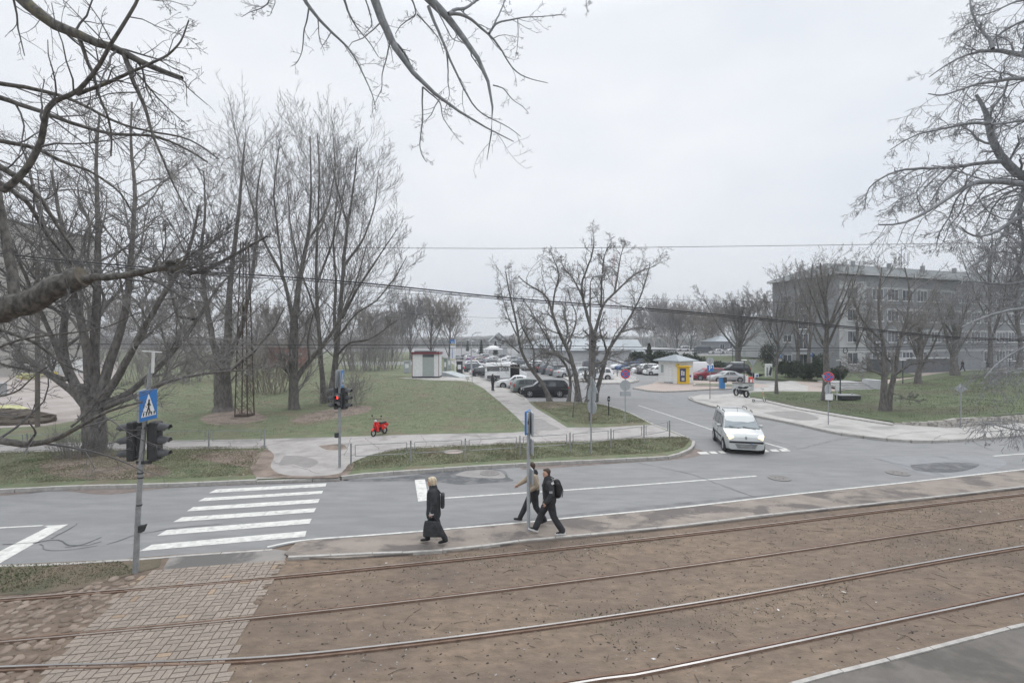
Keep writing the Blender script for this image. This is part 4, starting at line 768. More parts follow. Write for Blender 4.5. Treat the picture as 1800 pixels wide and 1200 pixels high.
# ---- office building on the right
ob = empty('office_building', (0, 0, 0), 0, 'long four-storey grey office block with low hipped roof behind the trees at the right', 'building')
Cc = Vector((53.2, 78.6, 0)); dR = Vector((.95, .31, 0)).normalized(); dL = Vector((-dR.y, dR.x, 0)); LR, LL, HE = 66.0, 13.2, 16.2
nR, nL = Vector((dR.y, -dR.x, 0)), -dR; z = Vector((0, 0, 1))
m_ = MB(); fp = [Cc, Cc + dR * LR, Cc + dR * LR + dL * LL, Cc + dL * LL]; m_.slab([p + z * HE for p in fp], 0, wallg); m_.build('wall', None, ob)
m_ = MB(); m_.prism([Cc + dR * -.0 + nR * .0 + z * .3, Cc + dR * 6 + z * .3, Cc + dR * 6 + z * 15.2, Cc + z * 15.2], nR * .09, wallw); m_.build('wall_panel', None, ob)
for k in range(4): MB().prism([Cc + z * (3.55 + k * 3.55) + dR * 6, Cc + dR * LR + z * (3.55 + k * 3.55), Cc + dR * LR + z * (3.8 + k * 3.55), Cc + dR * 6 + z * (3.8 + k * 3.55)], nR * .05, wallw).build('string_course', None, ob)
m_ = MB(); e = .7; ep = [Cc - dR * e - dL * e, Cc + dR * (LR + e) - dL * e, Cc + dR * (LR + e) + dL * (LL + e), Cc - dR * e + dL * (LL + e)]
m_.slab([p + z * (HE + .35) for p in ep], HE + .02, wallw); m_.build('cornice', None, ob)
m_ = MB(); r1, r2 = Cc + dL * LL / 2 + dR * 5.5 + z * (HE + 3.1), Cc + dL * LL / 2 + dR * (LR - 6) + z * (HE + 3.1); E = [p + z * (HE + .36) for p in ep]
m_.add([*E, r1, r2], [(0, 1, 5, 4), (1, 2, 5), (2, 3, 4, 5), (3, 0, 4)], roofd); rf = m_.build('roof', None, ob)
for k in range(5): MB().box(r1 + dR * (4 + k * 9) + nR * 1.8 - z * .3, (.5, .5, 1.2), wallg).build('vent', None, rf)
bay = 0
for fl in range(4):
    zz = 1.6 + fl * 3.55
    for k in range(16):
        if fl == 0 and 3 < k < 8: continue
        facade_window(ob, Cc + nR * 0, dR, nR, 7.4 + k * 3.6, zz, 2.6, 1.9, 3)
    facade_window(ob, Cc, dR, nR, 1.6, zz, 2.4, 1.9, 2).location = nR * .09
    facade_window(ob, Cc + dL * LL, -dL, nL, 2.4, zz, 1.9, 1.35, 2)
for fl in range(4): facade_window(ob, Cc + dL * LL, -dL, nL, 5.6, .4 + fl * 3.55, 2.0, 2.7, 2)
m_ = MB(); m_.box(Cc + dR * 14.5 + nR * 1.6 + z * 1.2, (17, 3, 2.4), mat('dark plinth', (.12, .13, .14), (.15, .16, .17), scale=1), rot=math.atan2(dR.y, dR.x)); m_.box(Cc + dR * 14.5 + nR * 1.6 + z * 2.47, (17.3, 3.3, .12), wallw, rot=math.atan2(dR.y, dR.x)); m_.build('porch', None, ob)
m_ = MB(); q_ = Cc + dL * 6 + nL * .8 + z * 3.2; m_.box(q_, (1.6, 3.2, .15), wallw, rot=math.atan2(dR.y, dR.x)); m_.build('door_canopy', None, ob)
# roof aerials
ae = empty('roof_antenna', Cc + dR * 19 + dL * 3 + z * (HE + 1.6), 0, 'cluster of white mobile phone antennas on the office roof', 'antenna'); m_ = MB()
m_.tube([(0, 0, 0), (0, 0, 4.6)], .07, galv, 6); m_.tube([(-1.3, 0, 1.6), (1.3, 0, 1.6)], .05, galv, 5); m_.build('mast', None, ae)
for k, x in enumerate((-1.1, -.4, .45, 1.1)): MB().box((x, -.1, 2.5), (.28, .14, 1.7), wf, bev=.03).build('panel', None, ae)
b_ = MB(); b_.ell((-1.6, 0, 3.4), (.42, .25, .42), wf); b_.build('dish', None, ae)
# ---- pale houses left of the office block
def house(name, label, c, wd, dp, ht, rh, rz, wallmt, roofmt, wins=(), group=None, over=.4, hip=True):
    o = empty(name, c, rz, label, 'building', group); x, y = wd / 2, dp / 2
    m_ = MB(); m_.slab([(-x, -y, ht), (x, -y, ht), (x, y, ht), (-x, y, ht)], 0, wallmt)
    if not hip: m_.add([(-x, -y, ht + .002), (-x, y, ht + .002), (-x, 0, ht + rh), (x, -y, ht + .002), (x, y, ht + .002), (x, 0, ht + rh)], [(0, 2, 1), (3, 4, 5)], wallmt)
    m_.build('wall', None, o); X, Yy = x + over, y + over; zt = ht - .02; th = .16; m_ = MB()
    ins = (wd / 2 - min(wd, dp) * .48) if hip else X
    top = [(-X, -Yy, zt), (X, -Yy, zt), (X, Yy, zt), (-X, Yy, zt), (-ins, 0, zt + rh), (ins, 0, zt + rh)]; T2 = [(a, b_, c_ + th) for a, b_, c_ in top]
    m_.add(T2, [(0, 1, 5, 4), (2, 3, 4, 5), (1, 2, 5), (3, 0, 4)] if hip else [(0, 1, 5, 4), (2, 3, 4, 5)], roofmt)
    m_.add(top + T2, [(0, 1, 7, 6), (1, 2, 8, 7), (2, 3, 9, 8), (3, 0, 6, 9), (0, 3, 2, 1)], roofmt); m_.build('roof', None, o)
    for (side, s0, z0, w_, h_, pn) in wins:
        P, d, n = {'f': (Vector((-x, -y, 0)), Vector((1, 0, 0)), Vector((0, -1, 0))), 'l': (Vector((-x, y, 0)), Vector((0, -1, 0)), Vector((-1, 0, 0))), 'r': (Vector((x, -y, 0)), Vector((0, 1, 0)), Vector((1, 0, 0)))}[side]
        facade_window(o, P, d, n, s0, z0, w_, h_, pn)
    return o
house('annex', 'pale three-storey house glimpsed between the bank trees and the office block', (62, 118, 1.5), 10, 12, 9.5, 1.6, .2, wallw, roofm, [('f', 1 + k * 3, 1.5 + j * 3, 1.5, 1.4, 2) for k in range(3) for j in range(3)])
house('annex', 'low grey house with hipped metal roof behind the broad bank tree', (73, 162, 2), 15, 10, 3.2, 2.2, .1, wallg, roofm, [('f', 1.2 + k * 3.4, 1.1, 1.6, 1.3, 2) for k in range(4)])
# ---- market hall beyond the cars
hall = house('market_hall', 'long low white hall with pale blue metal roof beyond the parked cars', (15.0, 151, 0), 17.5, 80, 3.1, 3.1, .10, wallw, roofm, [('l', 3 + k * 4.4, 1.0, 1.3, 1.5, 1) for k in range(17)], over=.6, hip=False)
# its roof ridge runs away from the street: rebuild the roof along the long side
for c_ in list(kids(hall)):
    if c_.name.startswith('roof') or c_.name.startswith('wall'): bpy.data.objects.remove(c_)
m_ = MB(); x, y = 8.75, 40; m_.slab([(-x, -y, 3.1), (x, -y, 3.1), (x, y, 3.1), (-x, y, 3.1)], 0, wallw); m_.build('wall', None, hall)
m_ = MB(); X, Yy = 9.4, 40.6; m_.add([(-X, -Yy, 3.12), (X, -Yy, 3.12), (X, Yy, 3.12), (-X, Yy, 3.12), (0, -Yy + 6, 6.1), (0, Yy - 1, 6.1), (-X, -Yy, 3.3), (X, -Yy, 3.3), (X, Yy, 3.3), (-X, Yy, 3.3)], [(6, 7, 4), (7, 8, 5, 4), (8, 9, 5), (9, 6, 4, 5), (0, 1, 7, 6), (1, 2, 8, 7), (2, 3, 9, 8), (3, 0, 6, 9), (0, 3, 2, 1)], roofm); m_.build('roof', None, hall)
wing = house('market_wing', 'low dark grey wing of the market hall with small white windows and metal roof', (20.5, 119.5, 0), 21, 9, 2.75, 2.9, .10, mat('slate grey cladding', (.13, .15, .17), (.16, .18, .20), scale=1), roofm, [('f', 1.5 + k * 4.2, 1.0, 1.0, 1.3, 1) for k in range(5)], hip=False)
house('gable_house', 'small white gabled house at the far end of the market hall', (-6.0, 205, 0), 12, 7, 5.2, 3.6, 1.67, wallw, roofm, [('r', 1.5, 1.2, 1.2, 1.8, 1)], hip=False)
house('store_shed', 'pale low shed with flat roof at the right of the grey market wing', (36, 135, 0), 16, 10, 3.2, .5, .05, wallw, wallw, [], hip=True, over=.2)
pav = empty('market_canopy', G(867, 626), 0, 'white square tent canopy on posts before the market hall', 'canopy'); m_ = MB()
m_.add([(-3.4, -3, 2.6), (3.4, -3, 2.6), (3.4, 3, 2.6), (-3.4, 3, 2.6), (0, 0, 4.2), (-3.4, -3, 2.35), (3.4, -3, 2.35), (3.4, 3, 2.35), (-3.4, 3, 2.35)], [(0, 1, 4), (1, 2, 4), (2, 3, 4), (3, 0, 4), (5, 6, 1, 0), (6, 7, 2, 1), (7, 8, 3, 2), (8, 5, 0, 3)], wf); m_.build('canopy_top', None, pav)
for sx in (-3.2, 3.2):
    for sy in (-2.8, 2.8): MB().tube([(sx, sy, 0), (sx, sy, 2.4)], .08, wf, 6).build('post', None, pav)
# ---- works building and yard at far left
wb = house('works_building', 'tall cream industrial building at the left edge behind the branches', (-88, 78, 0), 30, 16, 23, .8, -.15, mat('cream render', (.34, .33, .31), (.40, .39, .37), scale=.5), roofd, [('f', 3 + k * 4.6, 3 + j * 4, 2.2, 2.2, 2) for k in range(6) for j in range(5)])
ct = empty('storage_container', G(108, 658), .12, 'white shipping container standing across the yard at the left', 'container'); m_ = MB(); m_.box((0, 0, 1.3), (6.1, 2.4, 2.6), white, bev=.04)
for k in range(19): m_.box((-2.85 + k * .316, -1.215, 1.3), (.12, .03, 2.3), white)
m_.build('container_body', None, ct); m_ = MB(); [m_.tube([(x, -1.24, .15), (x, -1.24, 2.45)], .025, galv, 5) for x in (-.5, .5)]; m_.build('door_bar', None, ct)
yel = mat('yellow paint', (.52, .40, .06), (.60, .47, .09), scale=5, rough=.6); tarp = mat('pale yellow tarpaulin', (.42, .42, .22), (.52, .51, .30), scale=2, rough=.7, bump=.03, bscale=4)
def heap(name, label, u, v, w_, dp, h_, mt, cat, seed=1, n=16, m2=7):
    rng_ = random.Random(seed); p = G(u, v, ZK); V = []; 
    for j in range(m2 + 1):
        f = math.cos(j / m2 * math.pi / 2); hz = math.sin(j / m2 * math.pi / 2)
        for k in range(n):
            a = 2 * math.pi * k / n; w2 = 1 + rng_.uniform(-.12, .12); V.append((math.cos(a) * f * w_ / 2 * w2, math.sin(a) * f * dp / 2 * w2, hz * h_ * rng_.uniform(.85, 1.1)))
    mb_ = MB().add(V, [(j * n + k, j * n + (k + 1) % n, (j + 1) * n + (k + 1) % n, (j + 1) * n + k) for j in range(m2) for k in range(n)], mt, False); o = mb_.build(name, None, None, p); return tag(o, label, cat)
heap('earth_mound', 'low mound of dark earth at the left edge of the lawn', 18, 742, 5.6, 2.6, .85, mat('dark earth', (.07, .06, .05), (.11, .095, .08), scale=3, rough=1, bump=.03), 'mound', 3)
heap('tarpaulin', 'pale yellow sheet thrown over the top of the earth mound', 14, 727, 3.4, 1.2, .62, tarp, 'tarpaulin', 4)
for (u, v, w_, lb, sd_) in ((50, 668, 3.2, 'pale yellow digger attachment lying in the yard by the container', 5), (84, 663, 3.4, 'flat stack of yellow boards in front of the container', 6)):
    o = empty('yard_machine', G(u, v, ZK), .2, lb, 'machinery', 'yellow things in the works yard'); rng_ = random.Random(sd_)
    for k in range(5): MB().box((rng_.uniform(-w_ / 3, w_ / 3), rng_.uniform(-.5, .5), .3 + rng_.uniform(-.1, .35)), (rng_.uniform(.6, 1.6), rng_.uniform(.3, .9), rng_.uniform(.25, .6)), yel if k % 2 else tarp, rot=rng_.uniform(0, 3), bev=.04).build('panel', None, o)
b_ = MB(); b_.box((0, 0, .45), (.9, .7, .9), yel, bev=.05); b_.box((0, -.37, .45), (.6, .03, .5), darkm); tag(b_.build('grit_bin', None, None, G(173, 668, ZK)), 'small yellow grit bin behind the big spreading tree', 'bin')
b_ = MB(); b_.box((0, 0, .6), (1.0, .7, 1.2), galv, bev=.03); b_.box((0, 0, 1.24), (1.1, .8, .06), signback); b_.box((.0, -.36, .6), (.8, .02, 1.0), signback); tag(b_.build('utility_cabinet', None, None, G(-3, 697, ZK)), 'grey utility cabinet at the very left edge of the yard', 'cabinet')
rs = empty('red_shed', G(508, 645, ZK), .05, 'faded red corrugated shed behind the forked tree', 'shed'); m_ = MB(); rdm = mat('faded red sheet', (.34, .13, .12), (.40, .18, .16), scale=.8, rough=.7); m_.box((0, 0, 1.9), (6.6, 4, 3.8), rdm)
for k in range(21): m_.box((-3.15 + k * .315, -2.02, 1.9), (.14, .05, 3.7), rdm)
m_.build('wall', None, rs); MB().box((0, 0, 3.88), (7.0, 4.4, .16), rdm).build('roof', None, rs); MB().box((.8, -2.06, 2.7), (5, .05, .25), white).build('board', None, rs)
lw = MB(); a, b2 = G(596, 641.5, ZK), G(742, 641, ZK); d = (b2 - a).normalized(); lw.prism([a, b2, b2 + z * .62, a + z * .62], (0, .3, 0), white)
for k in range(9): lw.box(a + d * (b2 - a).length * (k + .5) / 9 + z * .35, (.28, .42, .74), white)
tag(lw.build('low_wall'), 'low white wall along the far edge of the left park lawn', 'wall')
# ---- white ticket booth with maroon trim
maroon = mat('maroon trim', (.14, .03, .045), (.18, .05, .06), scale=4, rough=.5)
p = G(748, 664, ZK); s_ = F / p.y; kb = empty('ticket_booth', p, -.02, 'white and grey cabin with maroon roof trim on the far lawn', 'cabin'); W2, H2 = 47 / s_, 42 / s_
m_ = MB(); m_.box((0, 1.2, H2 / 2 + .15), (W2, 2.4, H2), white, bev=.02); m_.build('wall', None, kb); MB().box((.35 * W2 / 3.3, -.02, H2 * .45 + .15), (W2 * .43, .05, H2 * .83), mat('grey panel', (.31, .34, .33), (.34, .37, .36), scale=2, rough=.6)).build('shutter', None, kb)
m_ = MB(); m_.box((0, 1.2, .1), (W2 + .05, 2.5, .22), darkm); m_.build('base', None, kb); m_ = MB()
for sx in (-1, 1): m_.box((sx * W2 / 2, -.02, H2 / 2 + .15), (.07, .07, H2), maroon)
m_.box((0, 1.2, H2 + .13), (W2 + .25, 2.8, .3), maroon); rf = m_.build('fascia', None, kb); MB().box((.35 * W2 / 3.3, -.05, H2 * .92 + .02), (W2 * .43, .04, .36), wind).build('window', None, kb)
m_ = MB(); m_.box((0, 1.2, H2 + .36), (W2 - .5, 2.3, .14), roofd)
for sx in (-1, 1): m_.tube([(sx * W2 * .42, 0, H2 + .3), (sx * W2 * .49, -.1, H2 + .55), (sx * W2 * .53, 0, H2 + .15)], .05, white, 6)
m_.build('roof', None, kb)
rp = MB(); q0 = G(776, 661, ZK); rp.prism([q0 + Vector((0, 0, .0)), q0 + Vector((3.1, -3.0, 0)), q0 + Vector((3.1, -3.0, .05)), q0 + Vector((0, 0, .7))], (1.6, 1.2, 0), mat('grey ramp', (.36, .39, .40), (.41, .44, .45), scale=2)); tag(rp.build('access_ramp'), 'grey metal ramp beside the white cabin', 'ramp')
for (u, v, h_, w_, mt, nm, lb) in ((808, 658, 2.0, .9, darkm, 'recycling_bin', 'tall dark bin by the far footpath'), (790, 650, 2.2, .6, signback, 'vending_machine', 'slim pale post box between cabin and banner'), (716, 655, 1.9, 1.0, signback, 'kiosk_counter', 'grey sheltered counter left of the cabin'), (783, 655, 2.3, .5, mat('green grey', (.2, .23, .22)), 'info_post', 'grey information post right of the cabin')):
    b_ = MB(); b_.box((0, 0, h_ / 2), (w_, .7, h_), mt, bev=.04); b_.box((0, 0, h_ + .04), (w_ + .12, .85, .08), mt); b_.box((0, -.36, h_ * .6), (w_ * .6, .03, h_ * .35), white); tag(b_.build(nm, None, None, G(u, v, ZK)), lb, 'bin' if 'bin' in nm else 'booth')
b_ = MB(); b_.tube([(0, 0, 0), (0, 0, .5)], .03, galv, 6); b_.box((0, 0, .75), (.5, .3, .45), white, bev=.06); tag(b_.build('litter_box', None, None, G(822, 674, ZK)), 'small white box on a short post in the grass by the footpath', 'box')
# banner
p = G(800, 661, ZK); s_ = F / p.y; bn = empty('banner_flag', p, 0, 'tall blue and white parking banner on a white pole', 'flag'); hb = 65 / s_; MB().tube([(0, 0, 0), (0, 0, hb)], .06, white, 8).build('pole', None, bn)
m_ = MB(); n = 12; ym = mat('banner white', (.62, .64, .68), (.68, .70, .74), scale=2, rough=.7)
for (z0, z1, mt) in ((hb * .87, hb * .99, blue), (hb * .85, hb * .87, yel), (hb * .46, hb * .85, ym), (hb * .44, hb * .46, yel)):
    V = []; 
    for i in range(5):
        zz = z0 + (z1 - z0) * i / 4
        for k in range(7): V.append((-.06 - k * .11, .03 * math.sin(k * 1.3 + zz), zz))
    m_.add(V, [(i * 7 + k, i * 7 + k + 1, (i + 1) * 7 + k + 1, (i + 1) * 7 + k) for i in range(4) for k in range(6)], mt)
m_.build('cloth', None, bn); text_mesh('q', .75, white, bn, (-.4, -.06, hb * .925), (R(90), 0, 0), extrude=.01)
text_mesh('Citadele', .50, mat('banner letters', (.08, .13, .35)), bn, (-.4, -.08, hb * .62), (R(90), R(-90), 0), extrude=.01, sx=.9) if False else MB().box((-.4, -.06, hb * .62), (.16, .01, hb * .26), mat('banner letters', (.22, .26, .42), (.62, .64, .68), scale=9, ramp=(.5, .52))).build('lettering', None, bn)
# ---- pay kiosk, yellow machine
kw = mat('white cladding', (.72, .72, .70), (.78, .78, .76), scale=1.5, rough=.6)
p0, p1 = G(1158, 671, ZK), G(1192, 674.5, ZK); kk = empty('pay_kiosk', (p0 + p1) / 2, 0, 'small white kiosk with hipped grey tiled roof on the car park island', 'kiosk'); d = (p1 - p0); wk = d.length + .1; a = math.atan2(d.y, d.x); kk.rotation_euler = (0, 0, a); hk = 2.85
m_ = MB(); m_.box((0, 1.25, hk / 2), (wk, 2.5, hk), kw)
for k in range(9): m_.box((0, -.008, .3 + k * .3), (wk, .012, .012), signback)
m_.build('wall', None, kk); m_ = MB(); x, y = wk / 2 + .5, 1.75
T_ = [(-x, 1.25 - y, hk - .05), (x, 1.25 - y, hk - .05), (x, 1.25 + y, hk - .05), (-x, 1.25 + y, hk - .05), (0, 1.25, hk + .72)]; m_.add(T_ + [(a_, b_, c_ - .12) for a_, b_, c_ in T_[:4]], [(0, 1, 4), (1, 2, 4), (2, 3, 4), (3, 0, 4), (5, 6, 1, 0), (6, 7, 2, 1), (7, 8, 3, 2), (8, 5, 0, 3), (5, 8, 7, 6)], roofm)
for k in range(12): f = (k + .5) / 12 * 2 - 1; m_.tube([(f * x, 1.25 - y, hk - .03), (f * x * .02 + 0, 1.2, hk + .74)] if abs(f) < .04 else [(f * x, 1.25 - y, hk - .03), (f * x, 1.25 - y * abs(f), hk - .03 + .77 * (1 - abs(f)))], .03, roofm, 5)
m_.build('roof', None, kk); facade_window(kk, Vector((-wk / 2, 0, 0)), Vector((1, 0, 0)), Vector((0, -1, 0)), .38, 1.15, .62, 1.15, 1, glassm=mat('kiosk pane', (.30, .36, .34), rough=.3))
m_ = MB(); m_.box((.38, -.03, 1.12), (.62, .05, 1.95), wf, bev=.01); [m_.box((.38, -.06, .4 + k * .35), (.45, .015, .22), kw) for k in range(5)]; m_.build('door', None, kk); MB().box((.38, -.35, .08), (.9, .6, .16), galv).build('step', None, kk); MB().box((wk / 2 + .02, -.15, hk * .8), (.05, .5, .4), yel).build('notice', None, kk)
yb = mat('yellow machine paint', (.72, .47, .03), (.78, .53, .05), scale=4, rough=.45); p = G(1202, 674.8, ZK); ym_ = empty('cash_machine', p, .0, 'bright yellow cash machine booth attached beside the white kiosk', 'cash machine')
m_ = MB(); m_.box((0, .5, 1.05), (1.4, 1.0, 2.1), yb, bev=.04); m_.box((0, .42, 2.15), (1.62, 1.35, .14), yb, bev=.03); m_.build('cabinet', None, ym_); MB().box((-.12, -.02, 1.1), (.72, .06, 1.6), mat('dark blue screen', (.05, .06, .13), rough=.4)).build('front_panel', None, ym_)
m_ = MB(); m_.box((-.25, -.06, 1.35), (.14, .04, .6), white); m_.box((-.02, -.06, 1.3), (.12, .04, .5), white); m_.box((-.12, -.07, .6), (.34, .05, .36), mat('keypad grey', (.5, .48, .42))); m_.build('keypad', None, ym_); MB().box((.85, .3, .95), (.3, .12, .28), mat('violet plate', (.16, .10, .35))).build('side_plate', None, ym_)
# blue parking meter cabinet
p = G(1269, 682.5, ZK); pm = empty('parking_meter', p, 0, 'bright blue parking meter cabinet at the island kerb', 'parking meter'); b_ = MB(); b_.box((0, 0, .6), (.55, .4, 1.2), mat('meter blue', (.06, .22, .48), rough=.45), bev=.03); b_.build('cabinet', None, pm); b_ = MB(); b_.box((.25, -.2, .95), (.36, .2, .6), darkm, bev=.03); b_.build('card_reader', None, pm); MB().box((0, 0, 1.23), (.6, .45, .06), signback).build('lid', None, pm)
# ---- hills and the far wood
hm = mat('far wood', (.055, .055, .045), (.10, .092, .078), scale=.05, rough=1, bump=.0, detail=12)
def ridge(Y0, h0, amp, seed, dep=160, step=6, x0=-1500, x1=1500):
    rng_ = np.random.default_rng(seed); xs = np.arange(x0, x1, step); n = len(xs); base = np.zeros(n)
    for k, a in ((400, 1), (150, .5), (40, .3), (14, .22)): base += a * np.interp(xs, np.arange(x0 - k, x1 + k * 2, k), rng_.uniform(-1, 1, len(np.arange(x0 - k, x1 + k * 2, k))))
    top = h0 + amp * base; V = []; rows = [(0, 0), (0, .55), (dep * .05, .85), (dep * .2, 1.0), (dep, .8)]
    for dy, f in rows:
        for i, x in enumerate(xs): V.append((x, Y0 + dy + rng_.uniform(-3, 3), top[i] * f + (rng_.uniform(-1, 1.4) if f > .5 else 0) - (1 if f == 0 else 0)))
    return MB().add(V, [(r * n + i, r * n + i + 1, (r + 1) * n + i + 1, (r + 1) * n + i) for r in range(4) for i in range(n - 1)], hm, False)
structure(ridge(900, 17, 5, 5), 'hill'); structure(ridge(480, 7.6, 1.6, 6, 60, 2.5, -800, 800), 'hill')
# evergreens: many small leaf clumps through an uneven volume
everg = mat('evergreen foliage', (.018, .030, .018), (.05, .07, .04), scale=1.2, rough=.9)
def evergreen(name, label, u, v, wpx, vtop, seed, n=2600, leaf=.2, conical=False, group=None, z0=0.0, cat='bush'):
    rng_ = np.random.default_rng(seed); p = G(u, v, z0); s_ = F / p.y; w_, h_ = wpx / s_, (v - vtop) / s_; lobes = [(rng_.uniform(-.32, .32) * w_, rng_.uniform(-.2, .2) * w_, rng_.uniform(.3, .72) * h_, rng_.uniform(.22, .36)) for _ in range(9)]; C_ = []
    while len(C_) < n:
        if conical:
            t = rng_.uniform(.02, 1) ** 1.0; rr = (1 - t) * w_ * .5 * (.75 + .35 * math.sin(t * 40 + seed)) + .05; a = rng_.uniform(0, 6.28); q_ = rr * rng_.uniform(.3, 1) ** .5; C_.append((q_ * math.cos(a), q_ * math.sin(a), t * h_))
        else:
            lx, ly, lz, lr = lobes[rng_.integers(9)]; d_ = rng_.normal(size=3); d_ /= np.linalg.norm(d_); q_ = rng_.uniform(.55, 1.05); C_.append((lx + d_[0] * lr * w_ * q_, ly + d_[1] * lr * w_ * q_, max(.05, lz + d_[2] * lr * h_ * q_ * 1.1)))
    C_ = np.array(C_); A_ = rng_.normal(size=(n, 3)); B_ = rng_.normal(size=(n, 3)); A_ = A_ / np.linalg.norm(A_, axis=1)[:, None] * leaf * rng_.uniform(.6, 1.5, (n, 1)); B_ = B_ / np.linalg.norm(B_, axis=1)[:, None] * leaf * .5
    V = np.stack([C_ - A_ * .5, C_ + B_, C_ + A_ * .5, C_ - B_ * .6], 1).reshape(-1, 3); me = bpy.data.meshes.new(name); me.from_pydata(V.tolist(), [], [[4 * i, 4 * i + 1, 4 * i + 2, 4 * i + 3] for i in range(n)]); me.materials.append(everg)
    o = empty(name, p, 0, label, cat, group); c_ = bpy.data.objects.new('crown', me); link(c_, o); MB().tube([(0, 0, 0), (.1, 0, h_ * .5), (0, 0, h_ * (.95 if conical else .7))], [w_ * .03, w_ * .02, .02], bark, 6).build('trunk', None, o); return o
for k, (u, v, w_, vt, con, lb) in enumerate([(1141, 650, 34, 604, 1, 'dark conifer behind the white kiosk, tallest of the evergreens'), (1158, 650, 34, 612, 0, 'dark round evergreen just right of the tall conifer'), (1180, 649, 32, 618, 0, 'evergreen bush right behind the kiosk roof'), (1120, 645, 26, 616, 0, 'loose olive evergreen left of the tall conifer'),
        (1206, 652, 34, 622, 0, 'evergreen bush behind the yellow machine'), (1230, 652, 34, 620, 0, 'evergreen bush behind the round sign back by the P sign'), (1262, 654, 30, 636, 0, 'low evergreen bush behind the red car'), (1280, 655, 28, 640, 0, 'low evergreen bush above the silver saloon')]):
    evergreen('evergreen_shrub', lb, u, v, w_, vt, 300 + k, 2600, .32, bool(con), 'evergreens behind the kiosk')
for k, (u, v, w_, vt, lb) in enumerate([(1352, 652, 34, 602, 'dark round bush left of the building corner'), (1395, 664, 36, 634, 'dark bush under the parking sign, leftmost of the plaza hedge'), (1420, 667, 36, 638, 'dark bush in the middle of the plaza hedge'), (1446, 669, 34, 634, 'dark bush behind the round no stopping sign'), (1474, 669, 30, 640, 'dark bush beside the concrete steps'), (1380, 662, 26, 630, 'dark bush beside the slim lawn edge tree'), (1435, 660, 30, 622, 'taller dark bush against the building corner')]):
    evergreen('evergreen_shrub', lb, u, v, w_, vt, 320 + k, 2200, .24, False, 'hedge below the office block', .3)
for k, (u, v, w_, vt, lb) in enumerate([(846, 624, 10, 598, 'dark conifer left of the market canopy'), (871, 624, 10, 600, 'dark conifer right behind the market canopy'), (822, 617, 7, 596, 'small dark conifer beside the far road')]): evergreen('conifer', lb, u, v, w_, vt, 340 + k, 1500, .55, True, 'conifers by the market hall', cat='tree')
# ---- radio mast far away
p = Vector(((1079 - 900) * 600 / F, 600, 0)); rm = empty('radio_mast', p, 0, 'tall slim red and white radio mast far behind the crooked trees', 'mast'); redm = mat('mast red', (.30, .07, .10), rough=.7)
for k in range(8):
    z0, z1 = 22 + k * 13, 22 + (k + 1) * 13; w0, w1 = 4.5 * (1 - k / 8) ** 1.3 + .5, 4.5 * (1 - (k + 1) / 8) ** 1.3 + .5; m_ = MB()
    for sx in (-1, 1):
        for sy in (-1, 1): m_.tube([(sx * w0, sy * w0, z0), (sx * w1, sy * w1, z1)], .3, redm if k % 2 == 0 else wf, 4)
        for j in range(3): a0, a1 = j / 3, (j + 1) / 3; m_.tube([(sx * (w0 + (w1 - w0) * a0), -w0 - (w1 - w0) * a0, z0 + 13 * a0), (-sx * (w0 + (w1 - w0) * a1), -w0 - (w1 - w0) * a1, z0 + 13 * a1)], .2, redm if k % 2 == 0 else wf, 4)
    m_.build('mast_section', None, rm)
m_ = MB(); [m_.tube([(sx * 4.5, sy * 4.5, 0), (sx * 4.5, sy * 4.5, 22)], .4, wf, 4) for sx in (-1, 1) for sy in (-1, 1)]; m_.build('mast_foot', None, rm)
# upper car park behind the kiosk
up = [(Vector((40, 124, 1.7))), Vector((95, 112, 1.7)), Vector((150, 200, 2.3)), Vector((55, 225, 2.3))]
structure(MB().poly(up), 'upper_car_park', asph)
BANK = (MB().add([G(1170, 640, .1), G(1250, 652, .1), G(1330, 664, .13), G(1420, 664, .3), Vector((95, 112, 1.69)), Vector((66, 118.5, 1.69)), Vector((40, 124, 1.69)), G(1165, 628, .1), Vector((55, 225, 2.2)), Vector((50, 225, 0))], [(0, 1, 5, 6), (1, 2, 5), (2, 3, 4, 5), (7, 0, 6)], grassr)); structure(BANK, 'bank')
# concrete steps
st = empty('concrete_steps', (0, 0, 0), 0, 'four wide concrete steps up to the plaza with a pale end block', 'steps'); sc = mat('grey concrete', (.30, .30, .30), (.38, .38, .375), scale=2, rough=.9); a, b2 = G(1486, 686, .1), G(1540, 685.5, .1); d = (b2 - a).normalized(); n_ = Vector((-d.y, d.x, 0))
for k in range(5): MB().prism([a + n_ * .42 * k + z * .14 * k, b2 + n_ * .42 * k + z * .14 * k, b2 + n_ * .42 * k + z * (.14 * k + .135), a + n_ * .42 * k + z * (.14 * k + .135)], n_ * (.9 if k < 4 else 2.5), sc).build('tread', None, st)
MB().box(b2 + d * .45 + n_ * .8 + z * .5, (.85, 2.2, 1.1), wallw, rot=math.atan2(d.y, d.x)).build('end_block', None, st); MB().prism([a - d * .1 + z * 0, a - d * .1 + n_ * 3 + z * .6, a - d * .1 + n_ * 3 + z * .8, a - d * .1 + z * .25], -d * .3, sc).build('end_block', None, st)
rw = MB(); top = L2([(1571, 748.5), (1600, 750.6), (1662, 754.5), (1711, 752.3), (1800, 745.5), (2100, 728.5), (2400, 712)]); wl = mat('stone wall', (.24, .225, .205), (.44, .42, .39), scale=4.5, rough=.9, bump=.03, bscale=6, ramp=(.42, .5))
Q = resample(top, .42); 
for i, (a, b2) in enumerate(zip(Q, Q[1:])):
    if (b2 - a).length < .1: continue
    t = (b2 - a).normalized(); n_ = Vector((-t.y, t.x, 0)); hh = min(.62, .2 + .06 * i); g = t * .012
    rw.prism([a + g, b2 - g, b2 - g + z * hh, a + g + z * (hh + random.uniform(-.03, .02))], n_ * .22, wl)
